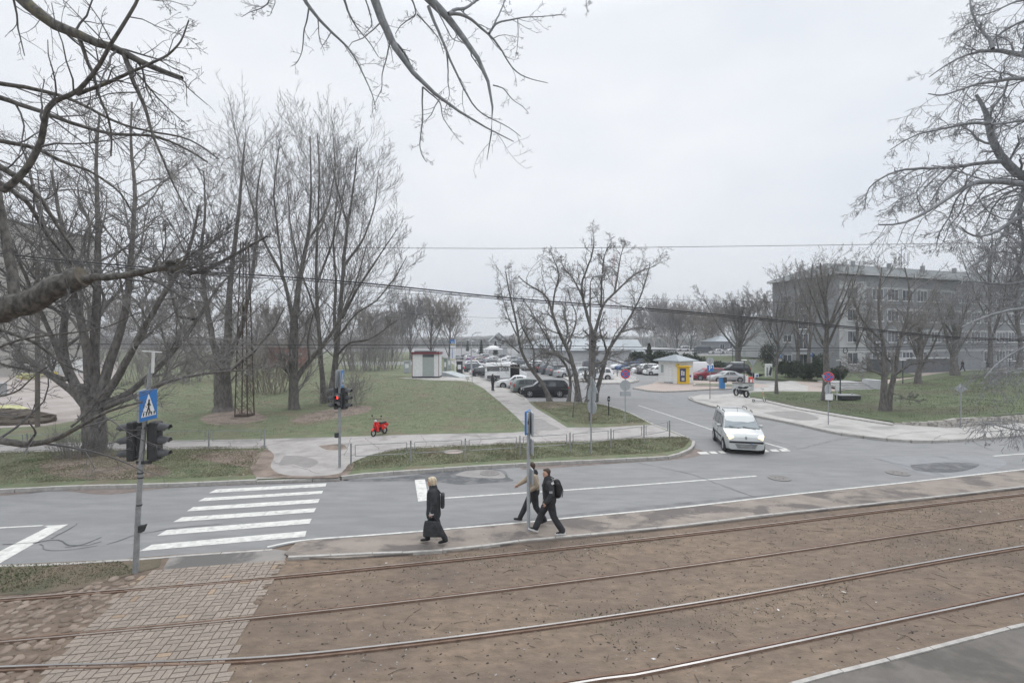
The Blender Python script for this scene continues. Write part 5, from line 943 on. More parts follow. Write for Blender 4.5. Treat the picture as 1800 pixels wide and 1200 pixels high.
tag(rw.build('retaining_wall'), 'low rough stone wall holding the park lawn above the pavement', 'wall')
rw = MB(); a, b2 = G(1735, 659, .6), G(1960, 655, .6); d = (b2 - a); 
for k in range(14): rw.box(a + d * k / 13 + z * .5, (.12, .12, 1.0), sc)
for zz in (.35, .9): rw.tube([a + z * zz, b2 + z * zz], .07, sc, 5)
tag(rw.build('plaza_railing'), 'pale concrete railing along the back of the park lawn', 'railing')
b_ = MB(); p = G(1490, 702, .22); b_.box((0, 0, .2), (1.7, .9, .34), darkm, bev=.02); b_.box((-.1, 0, .4), (1.8, 1.0, .08), galv); b_.box((.45, .1, .5), (.15, .15, .12), galv); tag(b_.build('hatch_box', None, None, p), 'low dark service hatch with pale lid on the park lawn', 'hatch')
# ================================================================ VEHICLES
gl = glass('car glass', (.075, .085, .095), .06); gll = glass('pale windscreen', (.16, .19, .205), .08); tyre = mat('tyre rubber', (.02, .02, .021), (.03, .03, .03), scale=20, rough=.85); rimm = mat('alloy rim', (.45, .46, .48), (.55, .56, .58), scale=6, rough=.4, metal=.2)  # car glass base raised so its colour carries some sky reflection
lamp = glass('headlamp lens', (.55, .56, .57), .1); lampon = mat('lit headlamp', (1.0, .86, .62), emit=.75, rough=.2); tail = mat('tail lamp', (.42, .02, .02), rough=.25, spec=.6); tailon = mat('lit tail lamp', (.9, .05, .04), rough=.3, emit=.5)
trim = mat('black trim', (.03, .03, .033), rough=.6); plate = mat('number plate', (.6, .6, .58), rough=.5)
def paint(n, c, me=.25): return mat('car paint ' + n, c, rough=.32, metal=me, coat=.5)
PT = dict(black=paint('black', (.022, .024, .03)), white=paint('white', (.74, .75, .76), 0), silver=paint('silver', (.40, .42, .43), .4), slate=paint('slate', (.10, .115, .13), .4), grey=paint('grey', (.20, .215, .225), .4), sage=paint('sage grey', (.17, .20, .195), .4), blue=paint('blue', (.06, .11, .24), .3), red=paint('dark red', (.26, .025, .045), .3), dblue=paint('dark blue', (.05, .07, .12), .3), violet=paint('violet', (.25, .16, .3), .3), beige=paint('beige', (.42, .39, .34), .3))
TYPES = {
 'suv': dict(L=4.6, W=1.84, H=1.68, belt=.60, top=[(-.5, .34), (-.496, .50), (-.485, .63), (-.455, .80), (-.415, .935), (-.34, .985), (-.12, 1), (.04, .985), (.10, .95), (.235, .655), (.29, .63), (.42, .575), (.475, .50), (.497, .40), (.5, .28)], ws=(.095, .24), rw=(-.472, -.428), win=[(-.40, -.25, .10), (-.235, -.04, 0), (-.025, .17, -.18)], wh=(.315, -.30), wr=.36),
 'hatch': dict(L=4.1, W=1.78, H=1.48, belt=.62, top=[(-.5, .36), (-.495, .52), (-.48, .66), (-.44, .82), (-.385, .95), (-.28, .99), (-.08, 1), (.05, .97), (.09, .94), (.235, .68), (.30, .64), (.43, .57), (.48, .48), (.498, .38), (.5, .28)], ws=(.085, .24), rw=(-.47, -.40), win=[(-.37, -.22, .1), (-.205, -.03, 0), (-.015, .17, -.18)], wh=(.32, -.30), wr=.315),
 'sedan': dict(L=4.65, W=1.82, H=1.45, belt=.64, top=[(-.5, .40), (-.496, .60), (-.47, .68), (-.36, .715), (-.315, .76), (-.20, .955), (-.12, .99), (-.02, 1), (.06, .97), (.20, .715), (.25, .68), (.40, .61), (.47, .52), (.497, .42), (.5, .28)], ws=(.065, .205), rw=(-.315, -.205), win=[(-.235, -.17, .4), (-.16, -.015, 0), (0, .14, -.18)], wh=(.315, -.29), wr=.325),
 'mpv': dict(L=4.25, W=1.83, H=1.80, belt=.60, top=[(-.5, .30), (-.497, .58), (-.488, .75), (-.465, .92), (-.42, .985), (-.2, 1), (.04, .985), (.10, .95), (.13, .92), (.285, .62), (.33, .59), (.43, .535), (.475, .46), (.497, .36), (.5, .24)], ws=(.115, .285), rw=(-.49, -.46), win=[(-.44, -.27, .05), (-.255, -.055, 0), (-.04, .20, -.17)], wh=(.325, -.31), wr=.325),
 'van': dict(L=5.7, W=2.02, H=2.42, belt=.50, top=[(-.5, .22), (-.498, .60), (-.494, .90), (-.47, .975), (-.4, .995), (0, 1), (.18, .985), (.245, .94), (.275, .90), (.365, .56), (.40, .52), (.46, .46), (.49, .38), (.498, .30), (.5, .2)], ws=(.265, .37), rw=(-.497, -.493), win=[(.16, .315, -.10)], wh=(.34, -.30), wr=.35),
}
def lerp_top(T, x):
    xs = [a for a, _ in T]; zs = [b for _, b in T]; return float(np.interp(x, xs, zs))
def vehicle_meshes(kind, far=False):
    t = TYPES[kind]; L_, W_, H_, T = t['L'], t['W'], t['H'], t['top']; hb = t['belt'] * H_; hw = W_ / 2; zb = .19 if kind != 'van' else .24
    def plan(x): return 1 - .13 * max(0, (abs(x) - .36) / .14) ** 2.2
    def wroof(zt): f = max(0, min(1, (zt - hb) / (H_ - hb))); return (.965 - .19 * f if kind != 'van' else .975 - .11 * f)
    def ysurf(x, z_):
        pl = plan(x); 
        if z_ <= hb: return hw * pl * (.985 if z_ > .5 * hb else 1)
        return hw * pl * wroof(z_)
    V, Fc = [], []; X = sorted(set([a for a, _ in T] + list(np.linspace(-.48, .48, 25)))); n = None
    for x in X:
        zt = lerp_top(T, x) * H_; pl = plan(x) * hw; b2 = min(hb, zt - .03); w_ = wroof(zt)
        zbb = zb + (.06 if abs(x) > .47 else 0)
        half = [(0, zbb), (.84, zbb), (.95, zbb + .05), (.995, zbb + (b2 - zbb) * .35), (1.0, zbb + (b2 - zbb) * .6), (.985, zbb + (b2 - zbb) * .9), (.965, b2), (w_ + .004, max(b2 + .005, zt - .12 * (1 if zt > hb + .15 else .2))), (w_ - .045, max(b2 + .012, zt - .03)), (w_ - .14, max(b2 + .016, zt - .005)), (.35, zt + .012), (0, zt + .018)]
        ring = [(x * L_, y_ * pl, z_) for y_, z_ in half] + [(x * L_, -y_ * pl, z_) for y_, z_ in half[-2:0:-1]]
        n = len(ring); V += ring
    m_ = len(X); Fc = [(i * n + k, (i + 1) * n + k, (i + 1) * n + (k + 1) % n, i * n + (k + 1) % n) for i in range(m_ - 1) for k in range(n)]
    Fc += [list(range(n)), [(m_ - 1) * n + k for k in range(n)][::-1]]
    res = dict(body=(V, Fc), t=t, ysurf=ysurf, hb=hb, hw=hw, zb=zb, plan=plan, wroof=wroof); return res
VM = {}
def make_vehicle(name, kind, col, label, cat, group, loc, rz, lit=False, tl=False, far=False, headon=False, ws_pale=False, scale=1, extra=None):
    if kind not in VM: VM[kind] = vehicle_meshes(kind)
    v = VM[kind]; t = v['t']; L_, W_, H_ = t['L'], t['W'], t['H']; hb, hw, zb, ysurf, plan = v['hb'], v['hw'], v['zb'], v['ysurf'], v['plan']; T = t['top']
    root = empty(name, loc, rz, label, cat, group); root.scale = (scale,) * 3; pm_ = PT[col]
    mb_ = MB(); mb_.add(v['body'][0], v['body'][1], pm_, True); fw, rw_ = t['wh']; r = t['wr']
    for wx in (fw, rw_):
        for sd_ in (-1, 1):
            yy = hw * plan(wx); mb_.disc((wx * L_, sd_ * (yy - .06), r), (0, sd_, 0), r + .06, .068, trim, 22)
    mb_.box((0, 0, zb + .06), (L_ * .36, W_ * 1.004, .10), trim)
    mb_.box((L_ * .488, 0, zb + .15), (L_ * .02, W_ * .74, .15), trim, bev=.01); mb_.box((-L_ * .490, 0, zb + .12), (L_ * .016, W_ * .76, .12), trim, bev=.01)
    bo = mb_.build('body', None, root)
    try:
        bo.data.set_sharp_from_angle(angle=R(38))
    except Exception: pass
    z_ = Vector((0, 0, 1))
    # side windows
    ht = H_ * .925
    for k, (xa, xb, sl) in enumerate(t['win']):
        for sd_ in (-1, 1):
            xa2, xb2 = xa, xb; za, zc = hb + .03, H_ * .93
            pts = []; xs = [xa, xb]
            tl_ = min(zc, lerp_top(T, xa) * H_ - .10); tr_ = min(zc, lerp_top(T, xb) * H_ - .10)
            fa = xa; fb = xb
            if sl < 0:   # slanting front edge: pull the top back under the A pillar
                fb = xb + sl * .55; tr_ = min(zc, lerp_top(T, fb) * H_ - .10)
            if sl > 0: fa = xa + sl * .35; tl_ = min(zc, lerp_top(T, fa) * H_ - .10)
            P4 = [(xa if sl <= 0 else xa + .0, za), (xb, za), (fb, tr_), (fa, tl_)]
            pp = [Vector((a * L_, sd_ * (ysurf(a, b_) + .004), b_)) for a, b_ in P4]
            m_ = MB(); m_.prism(pp, (0, sd_ * .012, 0), gl); m_.build('window', None, root)
    def screen(xa, xb, nm, mt, inset=.10, off=.012):
        za, zb_ = lerp_top(T, xa) * H_, lerp_top(T, xb) * H_; s_ = 1 if xb > 0 else -1
        lo, hi = (xb, xa) if s_ > 0 else (xa, xb); zl, zh = (zb_, za) if s_ > 0 else (za, zb_); wl_, wh_ = hw * plan(lo) * .955 - inset * .45, hw * plan(hi) * v['wroof'](zh) - inset
        nn = Vector((zh - zl, 0, abs(hi - lo) * L_)).normalized(); nn = Vector((nn.x * s_, 0, nn.z)); c_ = []
        for (xx, zz, ww) in ((lo, zl + .02, wl_), (hi, zh - .03, wh_)): c_ += [Vector((xx * L_, -ww, zz)), Vector((xx * L_, 0, zz + .018)), Vector((xx * L_, ww, zz))]
        c_ = [p_ + nn * off for p_ in c_]; back = [p_ - nn * .03 for p_ in c_]
        m_ = MB(); m_.add(c_ + back, [(0, 1, 4, 3), (1, 2, 5, 4), (0, 6, 7, 1), (1, 7, 8, 2), (3, 4, 10, 9), (4, 5, 11, 10), (0, 3, 9, 6), (2, 8, 11, 5)], mt); return m_.build(nm, None, root)
    wsob = screen(*t['ws'], 'windscreen', gll if ws_pale else gl)
    if kind != 'van': screen(*t['rw'], 'rear_window', gl, inset=.14)
    # wheels
    def wheel(wx, sd_):
        yy = hw * plan(wx) + .035; c_ = Vector((wx * L_, sd_ * yy, r)); m_ = MB(); pr = [(r * .62, 0), (r * .66, .0), (r * .9, -.004), (r, -.03), (r, -.17), (r * .9, -.2), (r * .3, -.2)]; n = 22; V = []
        for rr, yy2 in pr:
            for k in range(n): a = 2 * math.pi * k / n; V.append((math.cos(a) * rr, sd_ * yy2, math.sin(a) * rr))
        m_.add(V, [(i * n + k, i * n + (k + 1) % n, (i + 1) * n + (k + 1) % n, (i + 1) * n + k) for i in range(len(pr) - 1) for k in range(n)], tyre, True); o = m_.build('wheel', None, root, c_); 
        m_ = MB(); m_.disc((0, -sd_ * .03, 0), (0, sd_, 0), r * .62, .004, trim, 18); m_.ring((0, -sd_ * .026, 0), (0, sd_, 0), r * .54, r * .63, .022, rimm, 20); m_.disc((0, -sd_ * .026, 0), (0, sd_, 0), r * .15, .02, rimm, 10)
        for k in range(5):
            a = 2 * math.pi * k / 5; m_.box((math.cos(a) * r * .33, -sd_ * .014, math.sin(a) * r * .33), (r * .48, .016, r * .13), rimm, rot=Matrix.Rotation(-a, 3, 'Y'))
        m_.build('rim', None, o)
    for wx in (fw, rw_):
        for sd_ in (-1, 1): wheel(wx, sd_)
    hz = lerp_top(T, .47) * H_
    for sd_ in (-1, 1):
        m_ = MB(); tall = kind in ('mpv', 'van'); m_.box((0, 0, 0), (.34 if not tall else .30, .30 if not tall else .27, .15 if not tall else .26), lampon if lit else lamp, rot=Matrix.Rotation(sd_ * -.42, 3, 'Z') @ Matrix.Rotation(-.1 if not tall else .38, 3, 'Y'), bev=.04); m_.build('headlight', None, root, (L_ * .452, sd_ * hw * .76, hz - (.10 if not tall else .07)))
        m_ = MB(); zt_ = hb - .06 if kind != 'van' else hb * .9; m_.box((0, 0, 0), (.16, .22 if kind != 'van' else .12, .20 if kind in ('suv', 'sedan') else .34), tailon if tl else tail, bev=.03, rot=sd_ * .35); m_.build('tail_light', None, root, (-L_ * .474, sd_ * hw * .80, zt_ - .02))
        if not far:
            m_ = MB(); m_.box((0, 0, 0), (.12, .20, .14), pm_ if kind != 'van' else trim, bev=.03); m_.box((.0, -sd_ * .12, -.05), (.05, .1, .04), trim); m_.build('wing_mirror', None, root, (L_ * (.155 if kind != 'van' else .30), sd_ * (hw + .09), hb + .08))
            m_ = MB(); [m_.box((xx * L_, sd_ * (hw * .992), hb - .10), (.16, .02, .03), trim if col == 'white' else pm_) for xx in (-.2, .0)]; m_.build('door_handle', None, root)
    if not far:
        MB().box((L_ * .499, 0, zb + .22), (.012, .52, .11), plate).build('number_plate', None, root); MB().box((-L_ * .499, 0, zb + .45), (.012, .52, .11), plate).build('number_plate', None, root)
        m_ = MB()
        for xx in (t['win'][0][0], t['win'][-2][1] + .008 if len(t['win']) > 1 else .15, t['win'][-1][1]):
            for sd_ in (-1, 1): m_.box((xx * L_, sd_ * (hw * plan(xx) * .998), zb + .42), (.008, .012, .55), trim)
        m_.build('door_seam', None, root)
    return root
def head(u0, v0, u1, v1):
    a, b_ = G(u0, v0), G(u1, v1); return math.atan2((b_ - a).y, (b_ - a).x)
NEARROW = 'cars parked beside the footpath'
make_vehicle('parked_car', 'suv', 'black', 'black off-road car parked nearest, nose to the footpath behind the leaning tree trunk', 'car', NEARROW, G(957, 696.5), R(181), scale=1.0)
make_vehicle('parked_car', 'hatch', 'sage', 'grey-green hatchback half hidden behind the black off-road car', 'car', NEARROW, G(934, 690), R(12), scale=1.02)
make_vehicle('parked_car', 'sedan', 'white', 'white saloon parked nose left in front of the white van', 'car', NEARROW, G(908, 681.5), R(176))
# white van with the open side door
vn = make_vehicle('parked_van', 'van', 'white', 'tall white van with its sliding side door open and white letters on the glass', 'van', None, G(889, 668), R(6))
m_ = MB(); t = TYPES['van']; yv = -(1.01 * .972); m_.box((-1.75, yv, 1.62), (1.75, .03, .62), gl); m_.build('window', None, vn); m_ = MB(); m_.box((-.25, yv, 1.62), (1.1, .03, .62), gl); m_.build('window', None, vn)
m_ = MB(); m_.box((1.15, yv - .005, 1.28), (1.25, .05, 1.75), mat('van interior shade', (.012, .012, .014), rough=.9)); m_.build('door_opening', None, vn)  # flat dark sheet on the flank, painting the shade inside the open door
m_ = MB(); m_.box((-.25, yv - .06, 1.28), (1.3, .05, 1.85), PT['white'], bev=.02); m_.box((-.25, yv - .095, 1.62), (1.12, .02, .62), gl); m_.build('sliding_door', None, vn); m_ = MB(); m_.box((-1.5, yv - .01, .52), (2.2, .05, .42), mat('grey sill', (.12, .125, .13))); m_.build('side_moulding', None, vn)
text_mesh('OCTA', .52, white, vn, (-.25, yv - .125, 1.72), (R(90), 0, 0), extrude=.006, bold=.006); text_mesh('PĒRC ŠEIT', .19, white, vn, (-.25, yv - .125, 1.42), (R(90), 0, 0), extrude=.006)
more = [('suv', 'slate', 838, 654.5, 5, 'dark grey estate with red tail light behind the white van', 1), ('hatch', 'white', 847, 658.5, 190, 'white small car nosing out behind the tail of the white van', 0), ('suv', 'white', 836, 647.5, 4, 'white off-road car with lit red tail light beyond the dark grey estate', 1), ('hatch', 'black', 852, 662, 5, 'small black car squeezed directly behind the white van', 0), ('hatch', 'silver', 824, 650.5, 200, 'silver hatchback at the left end of the row beside the footpath', 0)]
for (kd, c_, u, v, a, lb, tl_) in more: make_vehicle('parked_car', kd, c_, lb, 'car', NEARROW, G(u, v), R(a), tl=bool(tl_), far=True, scale=.95)
AISLE = 'cars across the car park aisle'
for (kd, c_, u, v, a, lb, tl_) in [('suv', 'black', 961, 654.5, 25, 'near-black off-road car with red tail light, leftmost of the dark row across the aisle', 1), ('suv', 'slate', 972, 657, 25, 'dark slate off-road car, second in the dark row across the aisle', 0), ('suv', 'grey', 986, 659.5, 25, 'grey off-road car with lit tail light, third in the row across the aisle', 1), ('sedan', 'silver', 1000, 662.5, 25, 'silver saloon partly behind the forked tree stems', 0), ('hatch', 'silver', 1018, 662, 200, 'silver hatchback left of the white estate on the parking island', 0),
        ('suv', 'white', 1048, 667.5, 183, 'white estate car behind the thick tree trunk on the parking island', 0), ('mpv', 'slate', 1044, 650, 0, 'dark blue-grey van beyond the white estate', 0), ('sedan', 'silver', 934, 651, 5, 'silver saloon seen between the white van roof and the leaning tree', 0), ('mpv', 'white', 948, 650.5, 5, 'boxy white car beside the entrance of the market hall', 0), ('mpv', 'slate', 918, 649.5, 0, 'dark car just above the white van roof', 0)]:
    make_vehicle('parked_car', kd, c_, lb, 'car', AISLE, G(u, v), R(a), tl=bool(tl_), far=(kd, c_) != ('suv', 'white'))
RL = 'cars in the right part of the car park'
for (kd, c_, u, v, a, lb) in [('hatch', 'white', 1092, 649, 200, 'white hatchback at the left end of the row before the conifer'), ('suv', 'blue', 1104, 651.5, 195, 'blue off-road car next to the white hatchback before the conifer'), ('mpv', 'dblue', 1125, 646, 185, 'dark blue van in the rear row before the conifer'), ('sedan', 'slate', 1117, 654, 190, 'slate grey saloon in front of the blue cars'), ('suv', 'white', 1134, 656.5, 188, 'white off-road car left of the white kiosk'), ('sedan', 'black', 1146, 657.5, 185, 'black saloon half hidden by the kiosk corner'), ('hatch', 'white', 1154, 659, 188, 'small white car peeping out left of the kiosk'),
        ('suv', 'red', 1244, 667.5, 183, 'dark red off-road car behind the P sign'), ('sedan', 'silver', 1277, 671, 181, 'silver-grey saloon behind the blue parking meter'), ('suv', 'black', 1291, 657, 175, 'black off-road car with silver roof rails behind the silver saloon'), ('suv', 'grey', 1235, 652.5, 180, 'grey off-road car behind the red one'), ('suv', 'slate', 1264, 652.5, 180, 'slate estate between the grey and the black off-road cars'), ('hatch', 'white', 1209, 647, 180, 'white car roof just above the yellow machine')]:
    c = make_vehicle('parked_car', kd, c_, lb, 'car', RL, G(u, v), R(a), far=c_ not in ('red',) and (kd, c_) != ('sedan', 'silver'))
    if lb.startswith('black off-road'):
        m_ = MB(); [m_.tube([(-1.5, s_ * .62, 1.72), (.4, s_ * .62, 1.73)], .03, rimm, 6) for s_ in (-1, 1)]; m_.box((-.5, 0, 1.86), (1.9, .8, .3), PT['silver'], bev=.08); m_.build('roof_rail', None, c)
make_vehicle('parked_van', 'van', 'white', 'plain white van with rear doors to the right, behind the yellow machine', 'van', 'vans in the car park', G(1217, 664.5), R(182), far=True, scale=.98)
UL = 'vehicles on the upper car park'
def atz(u, Y_, z_): return Vector(((u - CU) * Y_ / F, Y_, z_))
for (kd, c_, u, Y_, z_, a, lb) in [('mpv', 'white', 1201, 165, 2.05, 182, 'white van standing highest on the upper car park'), ('hatch', 'silver', 1226, 160, 2.02, 180, 'pale blue-silver car right of the upper white van'), ('van', 'slate', 1238, 138, 1.8, 3, 'dark slate van behind the railing of the upper car park'), ('sedan', 'white', 1261, 136, 1.8, 175, 'white saloon right of the dark slate van'), ('sedan', 'white', 1282, 138, 1.8, 184, 'white saloon left behind the broad bank tree'), ('hatch', 'white', 1311, 140, 1.8, 180, 'white hatchback right behind the broad bank tree')]:
    make_vehicle('parked_car' if kd != 'van' else 'parked_van', kd, c_, lb, 'car' if kd != 'van' else 'van', UL, atz(u, Y_, z_), R(a), far=True, scale=.95)
FR = 'cars parked along the far street'
k = 0
for (u, v, kd, c_, lb) in [(821, 629.5, 'sedan', 'black', 'dark saloon first on the far street side'), (827, 632, 'hatch', 'white', 'white hatchback second on the far street side'), (835, 635, 'sedan', 'violet', 'violet saloon in the far street row'), (845, 638, 'hatch', 'beige', 'beige hatchback right of the violet saloon'), (858, 641, 'sedan', 'dblue', 'dark blue saloon in the far street row above the white van'),
        (855, 630.5, 'suv', 'silver', 'silver off-road car first in the row by the canopy'), (861, 632.5, 'hatch', 'slate', 'slate hatchback second in the row by the canopy'), (867, 634.5, 'sedan', 'white', 'white saloon third in the row by the canopy'), (873, 636.5, 'hatch', 'silver', 'silver hatchback fourth in the row by the canopy'), (880, 638.5, 'sedan', 'grey', 'grey saloon fifth in the row by the canopy'), (889, 640.5, 'hatch', 'white', 'white hatchback above the middle of the van roof'), (899, 642.5, 'sedan', 'silver', 'silver saloon above the front of the van roof'),
        (833, 618.5, 'hatch', 'white', 'tiny white car in the farthest lot, left'), (839, 618.8, 'sedan', 'silver', 'tiny silver car in the farthest lot, middle'), (856, 619.2, 'hatch', 'white', 'tiny white car in the farthest lot, behind the conifer'), (804, 632, 'sedan', 'silver', 'silver car alone left of the far street'), (908, 644, 'sedan', 'white', 'white saloon at the end of the row past the van front'), (917, 640, 'hatch', 'grey', 'grey hatchback by the wall of the market hall'), (906, 637, 'suv', 'silver', 'silver off-road car nearer the hall wall'), (896, 634, 'sedan', 'white', 'white saloon beside the hall wall, farther'), (886, 631, 'hatch', 'slate', 'slate hatchback beside the hall wall, farthest'), (851, 628.5, 'sedan', 'white', 'white saloon heading the row by the canopy'), (868, 645, 'suv', 'grey', 'grey off-road car roof just behind the white van'), (845, 620.5, 'suv', 'white', 'tiny white off-road car in the farthest lot, right')]:
    make_vehicle('parked_car', kd, c_, lb, 'car', FR, G(u, v), R(20 + (k * 37) % 11), far=True, scale=.95); k += 1
# ---- the moving people carrier at the junction
kg = make_vehicle('people_carrier', 'mpv', 'white', 'white high-roofed car with lit headlights turning out of the side street', 'car', None, G(1295, 783.5), 0, lit=True, ws_pale=True)
a0, a1 = G(1258, 773.5), G(1276, 793.5); kg.rotation_euler = (0, 0, math.atan2((a1 - a0).y, (a1 - a0).x)); kg.scale = (.96, .96, .98)
PTk = paint('pale silver', (.47, .49, .49), .15); 
for c in kids(kg):
    for sl in c.material_slots:
        if sl.material == PT['white']:
            sl.link = 'OBJECT'; sl.material = PTk
t = TYPES['mpv']; L_, H_ = t['L'], t['H']
for s_ in (-1, 1):
    m_ = MB(); m_.tube([(-1.75, s_ * .66, 1.80), (-1.68, s_ * .68, 1.87), (-.95, s_ * .69, 1.89), (-.85, s_ * .68, 1.81)], .022, trim, 6); m_.tube([(-.15, s_ * .69, 1.82), (-.1, s_ * .69, 1.87), (.25, s_ * .68, 1.86), (.32, s_ * .67, 1.80)], .022, trim, 6); m_.build('roof_rail', None, kg)
    b_ = MB(); b_.ring((L_ * .487, s_ * .62, .42), (1, s_ * .15, 0), .04, .075, .02, trim, 16); b_.disc((L_ * .487, s_ * .62, .42), (1, s_ * .15, 0), .04, .012, lamp, 12); b_.build('fog_light', None, kg)
m_ = MB(); m_.box((L_ * .497, 0, .60), (.05, 1.55, .10), trim, bev=.02)
for k in range(4): m_.box((L_ * .500, 0, .50 - k * .055), (.03, 1.0 - k * .06, .022), trim)
m_.build('grille', None, kg); m_ = MB(); m_.tube([(-1.2, .55, 1.845), (-1.2, -.55, 1.845)], .022, rimm, 6); m_.build('cross_bar', None, kg)
m_ = MB()
for (y0, y1) in ((.62, .05), (-.02, -.6)): m_.tube([(1.30, y0, 1.10), (1.24, (y0 + y1) / 2, 1.15), (1.19, y1, 1.20)], .011, trim, 5)
m_.build('wiper', None, kg); b_ = MB(); b_.tube([(.20, 0, 1.80), (.08, 0, 2.02)], .008, trim, 5); b_.build('aerial', None, kg)
b_ = MB(); c_ = Vector((L_ * .482, 0, .80)); d_ = Vector((1, 0, .22)).normalized(); up_ = Vector((-.22, 0, 1)).normalized(); q4 = [c_ + up_ * .085, c_ + Vector((0, .055, 0)), c_ - up_ * .085, c_ - Vector((0, .055, 0))]; q5 = [c_ + (p_ - c_) * .5 for p_ in q4]
b_.add([p_ + d_ * .03 for p_ in q4 + q5], [(0, 1, 5, 4), (1, 2, 6, 5), (2, 3, 7, 6), (3, 0, 4, 7)], darkm); b_.build('badge', None, kg)
m_ = MB()
for s_ in (-1, 1): m_.box((-.15, s_ * .915, .62), (1.9, .02, .07), trim)
m_.build('side_strip', None, kg); MB().box((L_ * .505, .235, .545), (.008, .04, .10), blue).build('plate_band', None, kg)
# ---- red electric moped
rd = mat('moped red', (.62, .02, .02), rough=.35, coat=.4); p = G(662, 768, ZK); mo = empty('moped', p + Vector((.0, .6, 0)), R(246), 'red and black rental moped standing on the pavement edge by the lawn', 'moped')
def bike_wheel(parent, x, r, w_=.09, spoke=True, rimc=None):
    m_ = MB(); n = 20; V = []; pr = [(r * .72, -w_ / 2 * .7), (r * .93, -w_ / 2), (r, 0), (r * .93, w_ / 2), (r * .72, w_ / 2 * .7)]
    for rr, yy in pr:
        for k in range(n): a = 2 * math.pi * k / n; V.append((math.cos(a) * rr, yy, math.sin(a) * rr))
    m_.add(V, [(i * n + k, i * n + (k + 1) % n, ((i + 1) % 5) * n + (k + 1) % n, ((i + 1) % 5) * n + k) for i in range(5) for k in range(n)], tyre, True); o = m_.build('wheel', None, parent, (x, 0, r))
    m_ = MB(); m_.tube([(0, -.05, 0), (0, .05, 0)], r * .18, rimm, 8); [m_.box((math.cos(a) * r * .4, 0, math.sin(a) * r * .4), (r * .75, .02, .02), rimc or rimm, rot=Matrix.Rotation(-a, 3, 'Y')) for a in (0, 1.26, 2.51, 3.77, 5.03)]; m_.build('rim', None, o)
mo.scale = (.84,) * 3; bike_wheel(mo, .60, .23, .09); bike_wheel(mo, -.52, .23, .11)
m_ = MB(); m_.prism([(.40, -.16, .30), (.46, -.17, .62), (.36, -.15, .92), (.28, -.13, .92), (.30, -.15, .30)], (0, .32, 0), rd); m_.build('leg_shield', None, mo); m_ = MB(); m_.prism([(-.08, -.13, .34), (-.02, -.13, .70), (-.62, -.12, .74), (-.74, -.10, .62), (-.50, -.13, .40)], (0, .26, 0), rd); m_.build('rear_body', None, mo)
m_ = MB(); m_.box((.12, 0, .28), (.42, .3, .08), trim, bev=.02); m_.box((-.15, 0, .48), (.2, .24, .42), trim, bev=.03); m_.build('footboard', None, mo); m_ = MB(); m_.box((-.30, 0, .78), (.62, .25, .11), trim, bev=.04); m_.build('seat', None, mo)
m_ = MB(); m_.tube([(.60, 0, .23), (.50, 0, .5), (.36, 0, .95), (.32, 0, 1.06)], .025, trim, 7); m_.tube([(.22, -.36, 1.1), (.32, -.12, 1.08), (.32, .12, 1.08), (.22, .36, 1.1)], .018, trim, 7); m_.build('handlebar', None, mo); m_ = MB(); m_.prism([(.42, -.07, .50), (.66, -.07, .55), (.80, -.06, .42), (.78, -.06, .36), (.60, -.07, .47)], (0, .14, 0), rd); m_.build('mudguard', None, mo)
b_ = MB(); b_.ell((.40, 0, .98), (.07, .09, .08), lamp, 12, 8); b_.build('headlight', None, mo); m_ = MB(); [m_.tube([(.28, s_ * .3, 1.1), (.30, s_ * .36, 1.27)], .008, trim, 5) for s_ in (-1, 1)]; [m_.box((.30, s_ * .37, 1.30), (.02, .12, .08), trim, bev=.01) for s_ in (-1, 1)]; m_.build('mirror', None, mo)
m_ = MB(); m_.tube([(-.05, .08, .26), (-.1, .2, .02)], .014, trim, 5); m_.build('kickstand', None, mo)
for s_ in (-1, 1):
    b_ = MB(); b_.ring((-.36, s_ * .135, .60), (0, s_, 0), .045, .062, .006, white, 16); b_.ring((-.48, s_ * .135, .52), (0, s_, 0), .030, .045, .006, white, 16); b_.build('emblem', None, mo)
# ---- parked motorcycle
p = G(1303, 697, ZK); mc = empty('motorcycle', p, R(102), 'dark motorcycle with thick tyres on its stand at the pavement', 'motorcycle'); bike_wheel(mc, .72, .33, .15, rimc=trim); bike_wheel(mc, -.68, .33, .22, rimc=trim); [MB().prism([(x_ + math.cos(a_) * .37, -.08, .33 + math.sin(a_) * .37) for a_ in (.2, .7, 1.2, 1.7, 2.3)] + [(x_ + math.cos(a_) * .34, -.08, .33 + math.sin(a_) * .34) for a_ in (2.3, 1.7, 1.2, .7, .2)], (0, .16, 0), trim).build('mudguard', None, mc) for x_ in (.72, -.68)]
m_ = MB(); m_.box((-.02, 0, .45), (.46, .34, .42), trim, bev=.05); m_.tube([(-.1, -.15, .34), (-.5, -.2, .30), (-.95, -.22, .42)], [.035, .05, .05], rimm, 8); m_.build('engine', None, mc); b_ = MB(); b_.ell((.14, 0, .86), (.30, .16, .15), paint('dark tank', (.03, .035, .045)), 14, 9); b_.build('fuel_tank', None, mc)
m_ = MB(); m_.prism([(-.06, -.13, .82), (-.06, -.13, .90), (-.5, -.12, .95), (-.86, -.10, 1.05), (-.9, -.08, .98), (-.6, -.12, .80)], (0, .25, 0), trim); m_.build('seat', None, mc); m_ = MB(); [m_.tube([(.72, s_ * .09, .32), (.50, s_ * .09, .82), (.42, s_ * .08, 1.02)], .026, rimm, 7) for s_ in (-1, 1)]; m_.build('fork', None, mc)
